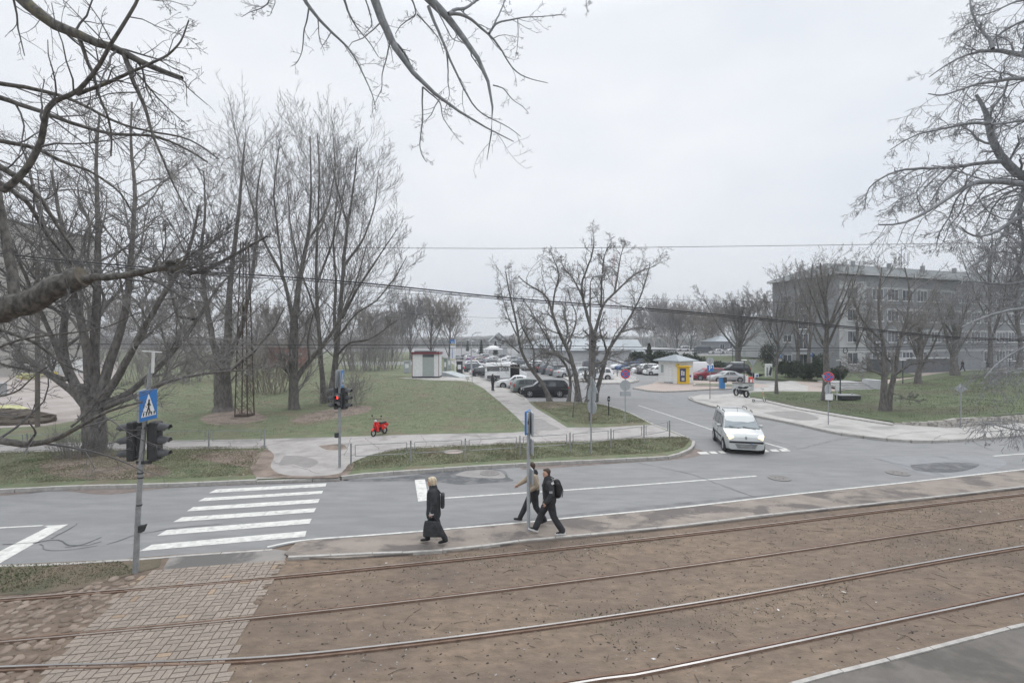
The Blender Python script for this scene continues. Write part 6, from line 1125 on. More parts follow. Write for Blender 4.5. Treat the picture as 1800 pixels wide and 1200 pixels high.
m_ = MB(); m_.tube([(.28, -.38, 1.10), (.40, -.14, 1.06), (.40, .14, 1.06), (.28, .38, 1.10)], .016, trim, 6); m_.build('handlebar', None, mc); b_ = MB(); b_.ell((.56, 0, .93), (.1, .11, .11), lamp, 12, 8); b_.build('headlight', None, mc); m_ = MB(); m_.tube([(-.1, .1, .3), (-.15, .3, .02)], .016, trim, 5); m_.tube([(-.68, 0, .31), (-.1, .1, .42)], .035, trim, 6); m_.build('swing_arm', None, mc)
# ---- e-scooter
p = G(1334, 706.5, ZK); es = empty('kick_scooter', p, R(3), 'white and orange electric kick scooter standing on the pavement', 'scooter'); bike_wheel(es, .50, .12, .05); bike_wheel(es, -.48, .12, .05); m_ = MB(); m_.box((-.05, 0, .14), (.78, .16, .05), trim, bev=.015); m_.box((-.05, 0, .17), (.6, .13, .012), white); m_.build('deck', None, es)
org = mat('orange plastic', (.75, .22, .10), rough=.5); m_ = MB(); m_.tube([(.50, 0, .12), (.44, 0, .30), (.33, 0, 1.12)], .026, white, 8); m_.tube([(.42, 0, .45), (.37, 0, .85)], .031, org, 8); m_.build('stem', None, es); m_ = MB(); m_.tube([(.30, -.25, 1.14), (.33, 0, 1.12), (.30, .25, 1.14)], .018, trim, 6); m_.build('handlebar', None, es); m_ = MB(); m_.box((-.5, 0, .24), (.2, .07, .02), trim); m_.build('mudguard', None, es)
# ================================================================ STREET FURNITURE
def post(name, label, cat, u, v, vtop, r=.03, mt=galv, z=ZK, group=None, top=None, n=10):
    p = G(u, v, z); h_ = (v - vtop) * p.y / F; o = empty(name, p, 0, label, cat, group)
    e = (0, 0, h_) if top is None else (at(top[0], top[1], p.y) - p); MB().tube([(0, 0, -.05), Vector(e) * .5, e], [r, r, r * .92], mt, n).build('post', None, o); o['h'] = h_; return o, p, h_
def board(o, zc, w_, h_, mt, yaw=0, off=.04, th=.02, name='sign_plate', back=signback, bev=0):
    """rectangular plate, local x right, facing -y before yaw"""
    rm = Matrix.Rotation(yaw, 3, 'Z'); c_ = rm @ Vector((0, -off, 0)) + Vector((0, 0, zc)); m_ = MB(); m_.box(c_, (w_, th, h_), back, rot=yaw)
    m_.box(c_ + rm @ Vector((0, -th * .7, 0)), (w_ * .96, th * .5, h_ * .96), mt, rot=yaw); return m_.build(name, None, o)
def round_sign(o, zc, r, yaw=0, off=.04, kind='nostop', squash=1):
    rm = Matrix.Rotation(yaw, 3, 'Z'); d = rm @ Vector((0, -1, 0)); c_ = d * off + Vector((0, 0, zc)); m_ = MB()
    if kind == 'back': m_.disc(c_, d, r, .02, signback, 28); return m_.build('sign_plate', None, o)
    m_.disc(c_, d, r, .015, white, 30); m_.disc(c_ + d * .016, d, r * .98, .003, red, 30); m_.disc(c_ + d * .02, d, r * .76, .003, blue, 30); s_ = m_.build('sign_plate', None, o); m_ = MB()
    for a in (1, -1): m_.box(c_ + d * .027, (r * 1.56, .006, r * .19), red, rot=rm @ Matrix.Rotation(a * .785, 3, 'Y'))
    m_.build('cross', None, s_); return s_
def pboard(o, zc, s_, yaw=0, off=.045, letter='P', extra=True):
    b_ = board(o, zc, s_, s_, blue, yaw, off); rm = Matrix.Rotation(yaw, 3, 'Z'); c_ = rm @ Vector((0, -off - .03, 0)) + Vector((0, 0, zc)); text_mesh(letter, s_ * .98, white, b_, c_, (R(90), 0, yaw), bold=.012, extrude=.003); return b_
# ---- housing of a three-lamp signal; local -y is where it shines
def signal(parent, c_, yaw, n=3, s_=1.0, lit=None, name='signal_head'):
    o = bpy.data.objects.new(name, None); link(o, parent); o.location = c_; o.rotation_euler = (0, 0, yaw); h_ = n * .30 * s_
    m_ = MB(); m_.box((0, 0, 0), (.30 * s_, .17 * s_, h_ - .01), darkm, bev=.025); m_.box((0, .10 * s_, 0), (.22 * s_, .05, h_ * .9), black); m_.build('housing', None, o)
    for k in range(n):
        zc = (n / 2 - .5 - k) * .30 * s_; m_ = MB(); N_ = 14; V = []
        for j, (yy, droop) in enumerate(((-.08 * s_, 0), (-.20 * s_, -.01), (-.31 * s_, -.03))):
            for q_ in range(N_ + 1): a = math.pi * (-.12 + 1.24 * q_ / N_); rr = .118 * s_ * (1 - .07 * j); V.append((math.cos(a) * rr, yy + (.07 * s_ if j == 2 and abs(q_ - N_ / 2) > 5 else 0), zc + math.sin(a) * rr + droop))
        fs = [(i * (N_ + 1) + q_, i * (N_ + 1) + q_ + 1, (i + 1) * (N_ + 1) + q_ + 1, (i + 1) * (N_ + 1) + q_) for i in range(2) for q_ in range(N_)]
        m_.add(V, fs, mat('visor grey', (.075, .078, .082), (.10, .103, .107), scale=8, rough=.6), True); m_.build('visor', None, o)
        m_ = MB(); m_.disc((0, -.085 * s_, zc), (0, -1, 0), .10 * s_, .01, mat('dark lens', (.03, .028, .025), rough=.2), 18); m_.build('lens', None, o)
        if lit == k:
            m_ = MB(); lr = mat('red man light', (1.0, .05, .03), emit=3.0); b_ = (0, -.105 * s_, zc); m_.ell((0, -.10 * s_, zc + .062 * s_), (.02 * s_, .008, .022 * s_), lr, 10, 6); m_.box((0, -.10 * s_, zc + .005), (.062 * s_, .008, .075 * s_), lr); m_.box((0, -.10 * s_, zc - .058 * s_), (.042 * s_, .008, .06 * s_), lr); m_.build('red_figure', None, o)
    return o
# near pole, leaning right, with crossing sign and two signal heads seen from behind
p = G(238, 1005, .03); Yp = p.y; nl_ = empty('traffic_light', p, 0, 'leaning grey traffic light pole with pedestrian crossing sign, nearest on the left', 'traffic light'); T_ = lambda u, v: at(u, v, Yp) - p
axis = [(238, 1008), (243, 900), (249, 800), (258, 710), (266, 640)]; MB().tube([T_(*q_) for q_ in axis], [.062, .058, .052, .045, .04], galv, 12).build('pole', None, nl_)
m_ = MB(); m_.tube([T_(271, 655) + Vector((0, -.05, 0)), T_(272.5, 617) + Vector((0, -.05, 0))], .03, white, 8); m_.tube([T_(253, 617) + Vector((0, -.05, 0)), T_(287, 619) + Vector((0, -.05, 0))], .012, wf, 6); m_.build('antenna', None, nl_)
[MB().ring(T_(u, v), (T_(258, 700) - T_(250, 790)).normalized(), .05, .062, .03, darkm, 14).build('clamp', None, nl_) for (u, v) in ((246.5, 832), (247, 840), (244.5, 888), (257.5, 735))]; MB().box(T_(253, 812) + Vector((0, .0, 0)), (.30, .09, .07), darkm).build('bracket', None, nl_); MB().box(T_(258, 752), (.42, .09, .06), darkm).build('bracket', None, nl_)
m_ = MB(); m_.prism([T_(246, 923) + Vector((0, -.06, 0)), T_(246, 934) + Vector((0, -.06, 0)), T_(252, 934) + Vector((0, -.06, 0)), T_(257, 921) + Vector((0, -.06, 0))], (0, .1, 0), darkm); m_.build('push_button', None, nl_)
for (u, v, yw) in ((229, 776, R(-80)), (268, 776, R(98))): signal(nl_, T_(u, v) + Vector((0, .1, 0)), yw, 3, 1.0)
# crossing sign: two plates back to back at an angle
def cross_sign(parent, c_, yaw, w_, h_):
    rm = Matrix.Rotation(yaw, 3, 'Z'); d = rm @ Vector((0, -1, 0)); x = rm @ Vector((1, 0, 0)); z_ = Vector((.0, 0, 1)); P_ = lambda a, b_, e=0: c_ + x * a * w_ / 2 + z_ * b_ * h_ / 2 + d * e
    m_ = MB(); m_.prism([P_(-1, -1), P_(1, -1), P_(1, 1), P_(-1, 1)], d * .02, signback); m_.prism([P_(-.97, -.97, .021), P_(.97, -.97, .021), P_(.97, .97, .021), P_(-.97, .97, .021)], d * .004, blue); o = m_.build('sign_plate', None, parent)
    m_ = MB(); m_.prism([P_(-.82, -.72, .026), P_(.82, -.72, .026), P_(0, .74, .026)], d * .003, white); m_.build('triangle', None, o); m_ = MB()
    def seg(a, b_, r): A_, B_ = P_(a[0], a[1], .031), P_(b_[0], b_[1], .031); t = (B_ - A_).normalized(); n_ = t.cross(d).normalized() * r; m_.prism([A_ - n_, B_ - n_, B_ + n_, A_ + n_], d * .003, black)
    m_.disc(P_(.03, .30, .031), d, .028, .003, black, 12)
    for a, b_, r in (((.02, .22), (-.02, -.14), .026), ((-.02, -.12), (.16, -.5), .018), ((-.02, -.12), (-.22, -.46), .018), ((.02, .16), (.2, -.05), .012), ((.02, .16), (-.2, .02), .012)): seg(a, b_, r)
    for k in range(5): a = -.6 + k * .3; seg((a, -.66), (a + (.05 if k < 2 else 0), -.44), .018)
    m_.build('walking_figure', None, o); return o
cross_sign(nl_, T_(261, 711) + Vector((.02, -.06, 0)), R(96), .64, .70)
rmb = MB(); rmb.box(T_(245, 712) + Vector((0, .1, 0)), (.72, .022, .70), signback, rot=R(-68)); rmb.build('sign_back', None, nl_)
# far pole with the red pedestrian light
p = G(597, 822, ZK); Yp = p.y; fl = empty('traffic_light', p, 0, 'slim traffic light pole with glowing red pedestrian figure across the road', 'traffic light'); h_ = (822 - 650) * p.y / F; MB().tube([(0, 0, -.05), (0, 0, h_)], .055, galv, 10).build('pole', None, fl)
zc = (822 - 700) * p.y / F; signal(fl, Vector((-.17, .1, zc)), R(-78), 3, 1.0); signal(fl, Vector((.17, .1, zc)), R(78), 3, 1.0); signal(fl, Vector((0, -.16, zc - .06)), 0, 2, .98, lit=0); signal(fl, Vector((0, .2, zc)), R(180), 3, 1.0)
cross_sign(fl, Vector((.10, -.02, h_ - .36)), R(98), .62, .72); MB().box((-.10, .0, h_ - .36), (.62, .022, .72), signback, rot=R(-80)).build('sign_back', None, fl); MB().box((-.1, -.07, 1.35), (.16, .1, .2), darkm, bev=.02).build('push_button', None, fl)
# bus stop pole
p = G(929, 933, ZP); bs = empty('bus_stop_sign', p, 0, 'grey tram stop pole with blue edged boards seen edge on, by the two men', 'bus stop'); h_ = (933 - 722) * p.y / F; MB().tube([(0, 0, -.05), (0, 0, h_)], .05, signback, 10).build('pole', None, bs)
pxm = p.y / F
for (u, v0, v1, w_, yaw, mt, edge) in ((927.5, 721, 762, .50, R(74), white, blue), (934.5, 723, 765, .46, R(97), signback, signback), (934.5, 771, 797, .32, R(100), signback, signback), (935, 823, 850, .30, R(100), signback, signback)):
    zc = (933 - (v0 + v1) / 2) * pxm; hh = (v1 - v0) * pxm; rm = Matrix.Rotation(yaw, 3, 'Z'); x0 = (u - 929) * pxm; m_ = MB(); m_.box((x0, -.0, zc), (w_, .045, hh), edge, rot=yaw, bev=.012); m_.box(Vector((x0, 0, zc)) + rm @ Vector((0, -.026, 0)), (w_ * .8, .012, hh * .86), mt, rot=yaw); o = m_.build('board', None, bs)
    if v0 == 721:
        m_ = MB(); c_ = Vector((x0, 0, zc)) + rm @ Vector((0, -.035, 0)); m_.box(c_ + Vector((0, 0, .0)), (.26, .006, .10), black, rot=yaw); m_.box(c_ + Vector((0, 0, .09)), (.18, .006, .02), black, rot=yaw); m_.build('pictogram', None, o)
# sign cluster seen from behind on the verge
p = G(1039, 797, ZK); o = empty('road_sign', p, 0, 'pole with three grey sign backs, triangle, plate and disc, in the verge', 'road sign', None); h_ = (797 - 662) * p.y / F; s_ = p.y / F; MB().tube([(0, 0, -.05), (0, 0, h_)], .035, galv, 8).build('post', None, o); yw = R(118)
rm = Matrix.Rotation(yw, 3, 'Z'); d = rm @ Vector((0, -1, 0)); x = rm @ Vector((1, 0, 0)); c_ = Vector((.04, 0, (797 - 677) * s_)); hh = 26 * s_; m_ = MB(); m_.prism([c_ + d * .04 - x * .40 - Vector((0, 0, hh / 2)), c_ + d * .04 + x * .40 - Vector((0, 0, hh / 2)), c_ + d * .04 + Vector((0, 0, hh / 2))], d * .02, signback); m_.prism([c_ + d * .062 - x * .39 - Vector((0, 0, hh * .49)), c_ + d * .062 + x * .39 - Vector((0, 0, hh * .49)), c_ + d * .062 + Vector((0, 0, hh * .49))], d * .003, white); m_.build('triangle_plate', None, o)
board(o, (797 - 696) * s_, .62, 15 * s_, white, yw); m_ = MB(); c_ = Vector((0, 0, (797 - 715) * s_)); m_.disc(c_ + d * .04, d, .33, .02, signback, 26); m_.ring(c_ + d * .06, d, .30, .33, .004, white, 26); m_.build('round_plate', None, o)
# no stopping left
o, p, h_ = post('road_sign', 'red and blue no stopping sign on the corner lawn above a grey disc', 'road sign', 1099, 746, 650, .03); s_ = p.y / F; round_sign(o, (746 - 657) * s_, .305); m_ = round_sign(o, (746 - 677) * s_, .33, 0, .0, 'back'); board(o, (746 - 692) * s_, 19 * s_, 8 * s_, signback, 0, .0)
o, p, h_ = post('road_sign', 'red and blue no stopping sign at the far pavement in front of a thick trunk', 'road sign', 1456, 746, 656, .03); s_ = p.y / F; round_sign(o, (746 - 662) * s_, .31, R(-38)); round_sign(o, (746 - 684) * s_, .33, R(25), -.03, 'back'); board(o, (746 - 697) * s_, .33, .40, white, R(-30), .05); board(o, (746 - 697.5) * s_, .33, .40, white, R(30), -.02).location = (.2, 0, 0)
rm = MB(); rm.prism([(-.38, .06, h_ - .1), (.2, .10, h_ - .1), (-.1, .08, h_ - .55)], (0, .02, 0), signback); rm.build('triangle_plate', None, o)
o, p, h_ = post('road_sign', 'small diamond sign turned away on a pole at the stone wall', 'road sign', 1689, 752, 673, .03); s_ = p.y / F; m_ = MB(); rmx = Matrix.Rotation(R(35), 3, 'Z'); w_ = .29
for (yaw, xx) in ((R(40), .02), (R(-42), -.02)):
    rmx = Matrix.Rotation(yaw, 3, 'Z'); m_.prism([Vector((xx, 0, h_ - .38)) + rmx @ Vector(q_) for q_ in ((-w_, .03, .05), (0, .03, -w_ * .75), (w_, .03, .05), (0, .03, w_ * 1.1))], rmx @ Vector((0, .02, 0)), signback)
m_.build('diamond_plate', None, o)
o, p, h_ = post('road_sign', 'blue P sign below a grey disc on a brown post at the pavement corner', 'road sign', 1248, 701, 628, .035, mat('weathered post', (.25, .21, .19), (.31, .27, .25), scale=5)); s_ = p.y / F; round_sign(o, (701 - 634) * s_, .33, 0, .0, 'back'); pboard(o, (701 - 647) * s_, 11 * s_)
o, p, h_ = post('road_sign', 'blue P sign over a larger blue plate behind the thick crooked trunk', 'road sign', 1046, 674, 631, .04); s_ = p.y / F; pboard(o, (674 - 636) * s_, 8.5 * s_); board(o, (674 - 656) * s_, 13 * s_, 13 * s_, blue).location = (-.3, 0, 0)
o, p, h_ = post('road_sign', 'blue P sign with two white plates against the building corner', 'road sign', 1424, 665, 618, .04, z=.3); s_ = p.y / F; pboard(o, (665 - 623) * s_, 7.5 * s_); [round_sign(o, (665 - v) * s_, .27, 0, .04, 'back') for v in (630, 635)]
o, p, h_ = post('road_sign', 'blue P sign by the lawn edge trunk before the stair windows', 'road sign', 1371, 662, 620, .04, z=.3); s_ = p.y / F; pboard(o, (662 - 625) * s_, 6.5 * s_); board(o, (662 - 633) * s_, 5 * s_, 5 * s_, white)
o, p, h_ = post('road_sign', 'grey back of a triangular sign beyond the parked cars', 'road sign', 1323, 664, 631, .035); s_ = p.y / F; m_ = MB(); m_.prism([(-.6, 0, h_ - .1), (.6, 0, h_ - .1), (0, 0, h_ - 1.05)], (0, .02, 0), signback); m_.build('triangle_plate', None, o)
o, p, h_ = post('notice_board', 'small white notice on a short white post on the park lawn', 'sign', 1471, 703, 673, .04, white, .2); s_ = p.y / F; board(o, (703 - 680) * s_, 7 * s_, 14 * s_, white)
b_ = MB(); p = G(1351, 664, ZK); b_.box((0, 0, 1.0), (.95, .35, 2.0), white, bev=.05); b_.prism([(-.1, -.19, .5), (.25, -.19, .3), (.42, -.19, 1.4), (.2, -.19, 1.7)], (0, .01, 0), darkm); b_.box((-.3, -.185, .9), (.12, .01, 1.2), darkm); tag(b_.build('advert_pillar', None, None, p), 'white advertising pillar with black silhouette beyond the car park', 'pillar')
b_ = MB(); p = G(1317, 673, ZK); b_.box((-.28, 0, .45), (.22, .3, .85), white, bev=.02); b_.box((.15, 0, .4), (.5, .35, .7), red, bev=.04); b_.box((.15, -.18, .3), (.26, .02, .4), white); tag(b_.build('road_barrier', None, None, p), 'small red and white barrier by the lamp post at the car park exit', 'barrier')
b_ = MB(); p = G(1330, 665, ZK); b_.box((0, 0, .35), (.5, .3, .7), white, bev=.02); b_.box((0, -.16, .4), (.25, .01, .3), blue); tag(b_.build('bollard', None, None, p), 'small white marker box with blue mark beside the advertising pillar', 'bollard')
b_ = MB(); p = G(1306, 686, ZK); b_.box((0, 0, .40), (1.95, .7, .70), mat('white planter', (.45, .47, .46), (.56, .58, .57), scale=3), bev=.02); b_.box((0, 0, .78), (2.0, .75, .06), darkm); b_.box((.6, -.36, .55), (.3, .01, .08), darkm); tag(b_.build('grit_container', None, None, p), 'long white container with dark rim standing behind the motorcycle', 'container')
# short meter on the corner lawn, lamp posts
p = G(1070, 730, ZK); o = empty('charging_post', p, 0, 'short black post with meter head on the corner lawn', 'post'); MB().tube([(0, 0, 0), (0, 0, .95)], .035, black, 8).build('post', None, o); b_ = MB(); b_.box((0, 0, 1.14), (.17, .13, .30), black, bev=.03); b_.disc((0, 0, 1.27), (0, -1, 0), .085, .07, black, 16); b_.build('head', None, o); MB().box((0, -.075, 1.16), (.10, .01, .09), signback).build('display', None, o)
p = G(1037, 739, ZK); s_ = p.y / F; o = empty('street_lamp', p, 0, 'tall dark street lamp post with curved arm among the crooked trees', 'street lamp', None); H_ = (739 - 505) * s_; lm = mat('weathered lamp post', (.11, .10, .098), (.16, .15, .145), scale=6); MB().tube([(0, 0, 0), (0, 0, 1.8), (.02, 0, H_)], [.10, .085, .055], lm, 10).build('pole', None, o); MB().tube([(.02, 0, H_), (.04, 0, H_ + .35), (.16, -.05, H_ + .6), (.38, -.1, H_ + .72)], .03, lm, 8).build('arm', None, o); b_ = MB(); b_.ell((.58, -.14, H_ + .77), (.27, .12, .085), signback, 12, 8, rot=Matrix.Rotation(-.25, 3, 'Y')); b_.build('lamp_head', None, o)
def globe_lamp(u, v, vtop, lb, z=.3, arm=True):
    p = G(u, v, z); h_ = (v - vtop) * p.y / F; o = empty('park_lamp', p, 0, lb, 'lamp', 'park lamps by the plaza'); MB().tube([(0, 0, 0), (0, 0, h_)], .055, darkm, 8).build('pole', None, o); b_ = MB(); b_.tube([(0, 0, h_), (0, 0, h_ + .06)], [.05, .32], darkm, 12); b_.tube([(0, 0, h_ + .06), (0, 0, h_ + .12)], [.34, .30], wf, 12); b_.build('lamp_head', None, o)
for a in ((1288, 650, 613, 'black park lamp in front of the broad bank tree trunk'), (1308, 673, 634, 'black park lamp right of the silver saloon'), (1477, 692, 635, 'black park lamp beside the service hatch'), (1587, 674, 634, 'black park lamp right of the twin-stemmed tree'), (1775, 657, 632, 'black park lamp near the right edge at the railing')): globe_lamp(*a)
def arm_lamp(u, v, vtop, side, lb, z=.1):
    p = G(u, v, z); s_ = p.y / F; h_ = (v - vtop) * s_; o = empty('street_lamp', p, 0, lb, 'street lamp', 'grey arm lamps along the far street'); MB().tube([(0, 0, 0), (0, 0, h_)], [.16, .09], signback, 8).build('pole', None, o); L_ = 9 * s_; MB().tube([(0, 0, h_), (side * L_ * .3, 0, h_ + .5), (side * L_, 0, h_ + .8)], .06, signback, 6).build('arm', None, o); b_ = MB(); b_.ell((side * (L_ + .35), 0, h_ + .85), (.6, .2, .14), wf, 10, 6); b_.build('lamp_head', None, o)
arm_lamp(828.5, 657, 593, 1, 'tall grey street lamp left of the parked row by the footpath'); arm_lamp(811, 628, 602, 1, 'smaller grey street lamp farther down the street'); arm_lamp(841, 626, 603, -1, 'plain grey lamp post near the canopy')
p = G(830, 676, ZK); o = empty('road_sign', p, 0, 'slim grey post at the lawn edge beside the footpath', 'post'); MB().tube([(0, 0, 0), (0, 0, 2.0)], .035, signback, 6).build('post', None, o); MB().box((0, -.03, 1.85), (.3, .02, .3), signback).build('sign_plate', None, o)
# ---- pedestrian fences
fm = mat('fence steel', (.25, .26, .265), (.33, .34, .345), scale=7, rough=.55, metal=.2, c3=(.17, .15, .14), scale3=4, ramp3=(.6, .7))
def fence(pts, label, h_=.86, group=None, tops=None):
    P = [G(u, v, ZK) for u, v in pts]; o = empty('pedestrian_fence', P[0], 0, label, 'fence', group)
    for p in P: MB().box(p - P[0] + Vector((0, 0, (h_ + .1) / 2 - .05)), (.055, .055, h_ + .1), fm).build('post', None, o)
    for a, b_ in zip(P, P[1:]):
        a, b_ = a - P[0], b_ - P[0]; d = (b_ - a).normalized(); a2, b2 = a + d * .17, b_ - d * .17; z0, z1 = h_ * .42, h_ * .97; m_ = MB(); t = .017
        m_.tube([a2 + Vector((0, 0, z1)), b2 + Vector((0, 0, z1))], t, fm, 6); m_.tube([a2 + Vector((0, 0, z0)), b2 + Vector((0, 0, z0))], t, fm, 6); m_.tube([a2 + Vector((0, 0, z0)), a2 + Vector((0, 0, z1))], t, fm, 6); m_.tube([b2 + Vector((0, 0, z0)), b2 + Vector((0, 0, z1))], t, fm, 6)
        for e, f in ((a, a2), (b_, b2)):
            for zz in (z0 + .06, z1 - .06): m_.tube([e + Vector((0, 0, zz)), f + Vector((0, 0, zz))], .009, fm, 5)
        m_.build('rail_frame', None, o)
    return o
fence([(617, 817), (722, 811), (818, 806), (914, 800), (1002, 794), (1074, 786), (1132, 777), (1177, 768)], 'low steel rail fence along the verge in front of the corner lawn')
fence([(465, 786.5), (367, 787.5), (270, 789.5), (165, 792), (47, 795.5), (-90, 800)], 'low steel rail fence behind the left verge, running to the left edge')
# white railing on the parking island
P = [G(u, v, ZK) for u, v in [(1028, 658), (1060, 659), (1085, 661), (1105, 664), (1118, 669)]]; wr = empty('parking_railing', P[0], 0, 'low white railing round the parking island left of the kiosk', 'railing')
for i, (a, b_) in enumerate(zip(P, P[1:])):
    a, b_ = a - P[0], b_ - P[0]; m_ = MB()
    for k in range(5): q_ = a + (b_ - a) * k / 4; m_.box(q_ + Vector((0, 0, .45)), (.09, .09, .9), white)
    for zz in (.35, .85): m_.tube([a + Vector((0, 0, zz)), b_ + Vector((0, 0, zz))], .045, white, 5)
    m_.build('rail_section', None, wr)
P = [G(955, 645, .1), G(1090, 642, .1)]; m_ = MB()
for k in range(24): q_ = P[0] + (P[1] - P[0]) * k / 23; m_.box(q_ + Vector((0, 0, .5)), (.1, .1, 1.0), wf)
for zz in (.3, .95): m_.tube([P[0] + Vector((0, 0, zz)), P[1] + Vector((0, 0, zz))], .06, wf, 5)
tag(m_.build('market_railing'), 'long white railing in front of the grey market wing', 'railing')
a, b_ = Vector((46, 120, 1.8)), Vector((60, 117, 1.8)); m_ = MB()
for k in range(9): q_ = a + (b_ - a) * k / 8; m_.tube([q_, q_ + Vector((0, 0, 1.05))], .05, galv, 5)
for zz in (.5, 1.05): m_.tube([a + Vector((0, 0, zz)), b_ + Vector((0, 0, zz))], .04, galv, 5)
tag(m_.build('bank_railing'), 'grey tube railing along the top of the bank before the dark van', 'railing')
# ---- rusty lattice mast, utility pole
p = G(430, 731, ZK); s_ = p.y / F; rusty = mat('rusty steel', (.055, .043, .037), (.095, .073, .06), scale=5, rough=.9); o = empty('lattice_mast', p, 0, 'slender rusty steel lattice mast between the two thickest park trees', 'mast'); Hm = (731 - 425) * s_; w0, w1 = 11 * s_, 4.5 * s_
for sx in (-1, 1):
    for sy in (-1, 1): MB().tube([(sx * w0, sy * w0, 0), (sx * w1, sy * w1, Hm)], .042, rusty, 4).build('leg', None, o)
m_ = MB(); n = 16
for k in range(n):
    z0, z1 = Hm * k / n, Hm * (k + 1) / n; a0, a1 = w0 + (w1 - w0) * k / n, w0 + (w1 - w0) * (k + 1) / n
    for sg in (-1, 1):
        m_.tube([(-a0, sg * a0, z0), (a1, sg * a1, z1)], .014, rusty, 3); m_.tube([(a0, sg * a0, z0), (-a1, sg * a1, z1)], .014, rusty, 3); m_.tube([(sg * a0, -a0, z0), (sg * a1, a1, z1)], .014, rusty, 3); m_.tube([(sg * a0, a0, z0), (sg * a1, -a1, z1)], .014, rusty, 3)
    if k in (1, 5, 10): [m_.tube([(-a0, sg * a0, z0), (a0, sg * a0, z0)], .02, rusty, 4) for sg in (-1, 1)]
m_.build('lattice_bracing', None, o); m_ = MB(); m_.box((0, 0, .05), (w0 * 2.1, w0 * 2.1, .16), rusty); m_.build('footing', None, o)
wood = mat('weathered wood pole', (.12, .105, .095), (.19, .17, .155), scale=7, rough=.95, stretch=(1, 1, .2)); o, p, h_ = post('utility_pole', 'dark wooden utility pole in front of the yard at the left', 'pole', 66, 750, 462, .12, wood)
m_ = MB(); m_.box((0, 0, h_ - .4), (1.3, .1, .1), wood); [m_.tube([(x_, 0, h_ - .35), (x_, 0, h_ - .15)], .05, wf, 8) for x_ in (-.55, .55)]; m_.build('crossarm', None, o)
# ---- overhead lines
def wire(pts, r, label, group='overhead wires', mt=darkm, n=20, sag=0):
    P = smooth_line([Vector(q_) for q_ in pts], 10); MBx = MB(); MBx.tube(P, r, mt, 6); o = MBx.build('overhead_wire'); return tag(o, label, 'wire', group)
pl = [(-500, 372), (-100, 434), (270, 471), (600, 494), (900, 524), (1200, 547), (1480, 573), (1660, 591), (1800, 597), (2400, 620)]
wire([at(u, v, 13 + .0004 * (u - 900)) for u, v in pl], .018, 'thick upper cable of the twisted pair crossing the whole view'); wire([at(u, v + 4.2 - (u - 270) * .001, 13.1 + .0004 * (u - 900)) for u, v in pl], .012, 'thinner cable hanging just under the thick one')
for (v0, v1, vm_, Y_, r_, lb) in ((604, 609, 607, 24, .016, 'upper of the two dark level wires at horizon height'), (612, 613, 612, 24, .012, 'lower of the two dark level wires at horizon height')): wire([at(u, v, Y_) for u, v in ((-900, v0 - 6), (0, v0), (900, vm_), (1500, v1 + 2), (2600, v1 - 30))], r_, lb)
wire([at(u, v, 40) for u, v in ((-600, 430), (700, 436), (1000, 436), (1590, 429), (2600, 415))], .020, 'thin high wire against the bright sky'); wire([at(u, v, 40) for u, v in ((-600, 480), (700, 516), (900, 521), (1160, 526), (2600, 560))], .012, 'very thin wire just under the thick cable'); wire([at(u, v, 40) for u, v in ((400, 532), (640, 545), (800, 556), (1100, 566))], .009, 'faint short wire above the bushy trees')
wire([at(u, v, 30) for u, v in ((1300, 608), (1500, 612), (1620, 608), (1760, 600), (2600, 560))], .014, 'slack dark wire in front of the office block')
b_ = MB(); c_ = at(1486, 616, 30); V = []; n = 18; pts = [c_ + Vector((math.cos(a) * .13, 0, math.sin(a) * .16)) for a in [2 * math.pi * k / n for k in range(n + 1)]]; b_.tube(pts, .022, black, 6, cap=False); tag(b_.build('cable_loop'), 'small black loop of cable hanging from the slack wire', 'cable')
# ================================================================ PEOPLE
skin = mat('skin', (.48, .29, .22), (.54, .34, .26), scale=9, rough=.6); hair_d = mat('dark brown hair', (.045, .030, .022), (.075, .05, .036), scale=22, rough=.7, stretch=(1, 1, .3)); hair_b = mat('blonde hair', (.40, .32, .22), (.60, .52, .39), scale=25, rough=.7, stretch=(1, 1, .3)); hair_g = mat('short brown hair', (.06, .04, .03), rough=.8)
blk = mat('black cloth', (.030, .032, .036), (.052, .055, .060), scale=9, rough=.9, bump=.01, bscale=9); blk2 = mat('black trousers', (.028, .029, .032), (.046, .047, .052), scale=8, rough=.95, bump=.012, bscale=7); fleece = mat('beige fleece', (.33, .27, .20), (.42, .35, .27), scale=30, rough=1, bump=.008, bscale=40); shoe_m = mat('black shoe', (.02, .02, .022), rough=.5); sole = mat('white rubber sole', (.66, .66, .65), rough=.6); eyem = mat('eye dark', (.02, .015, .012), rough=.3); lipm = mat('lip', (.40, .17, .15), rough=.6)
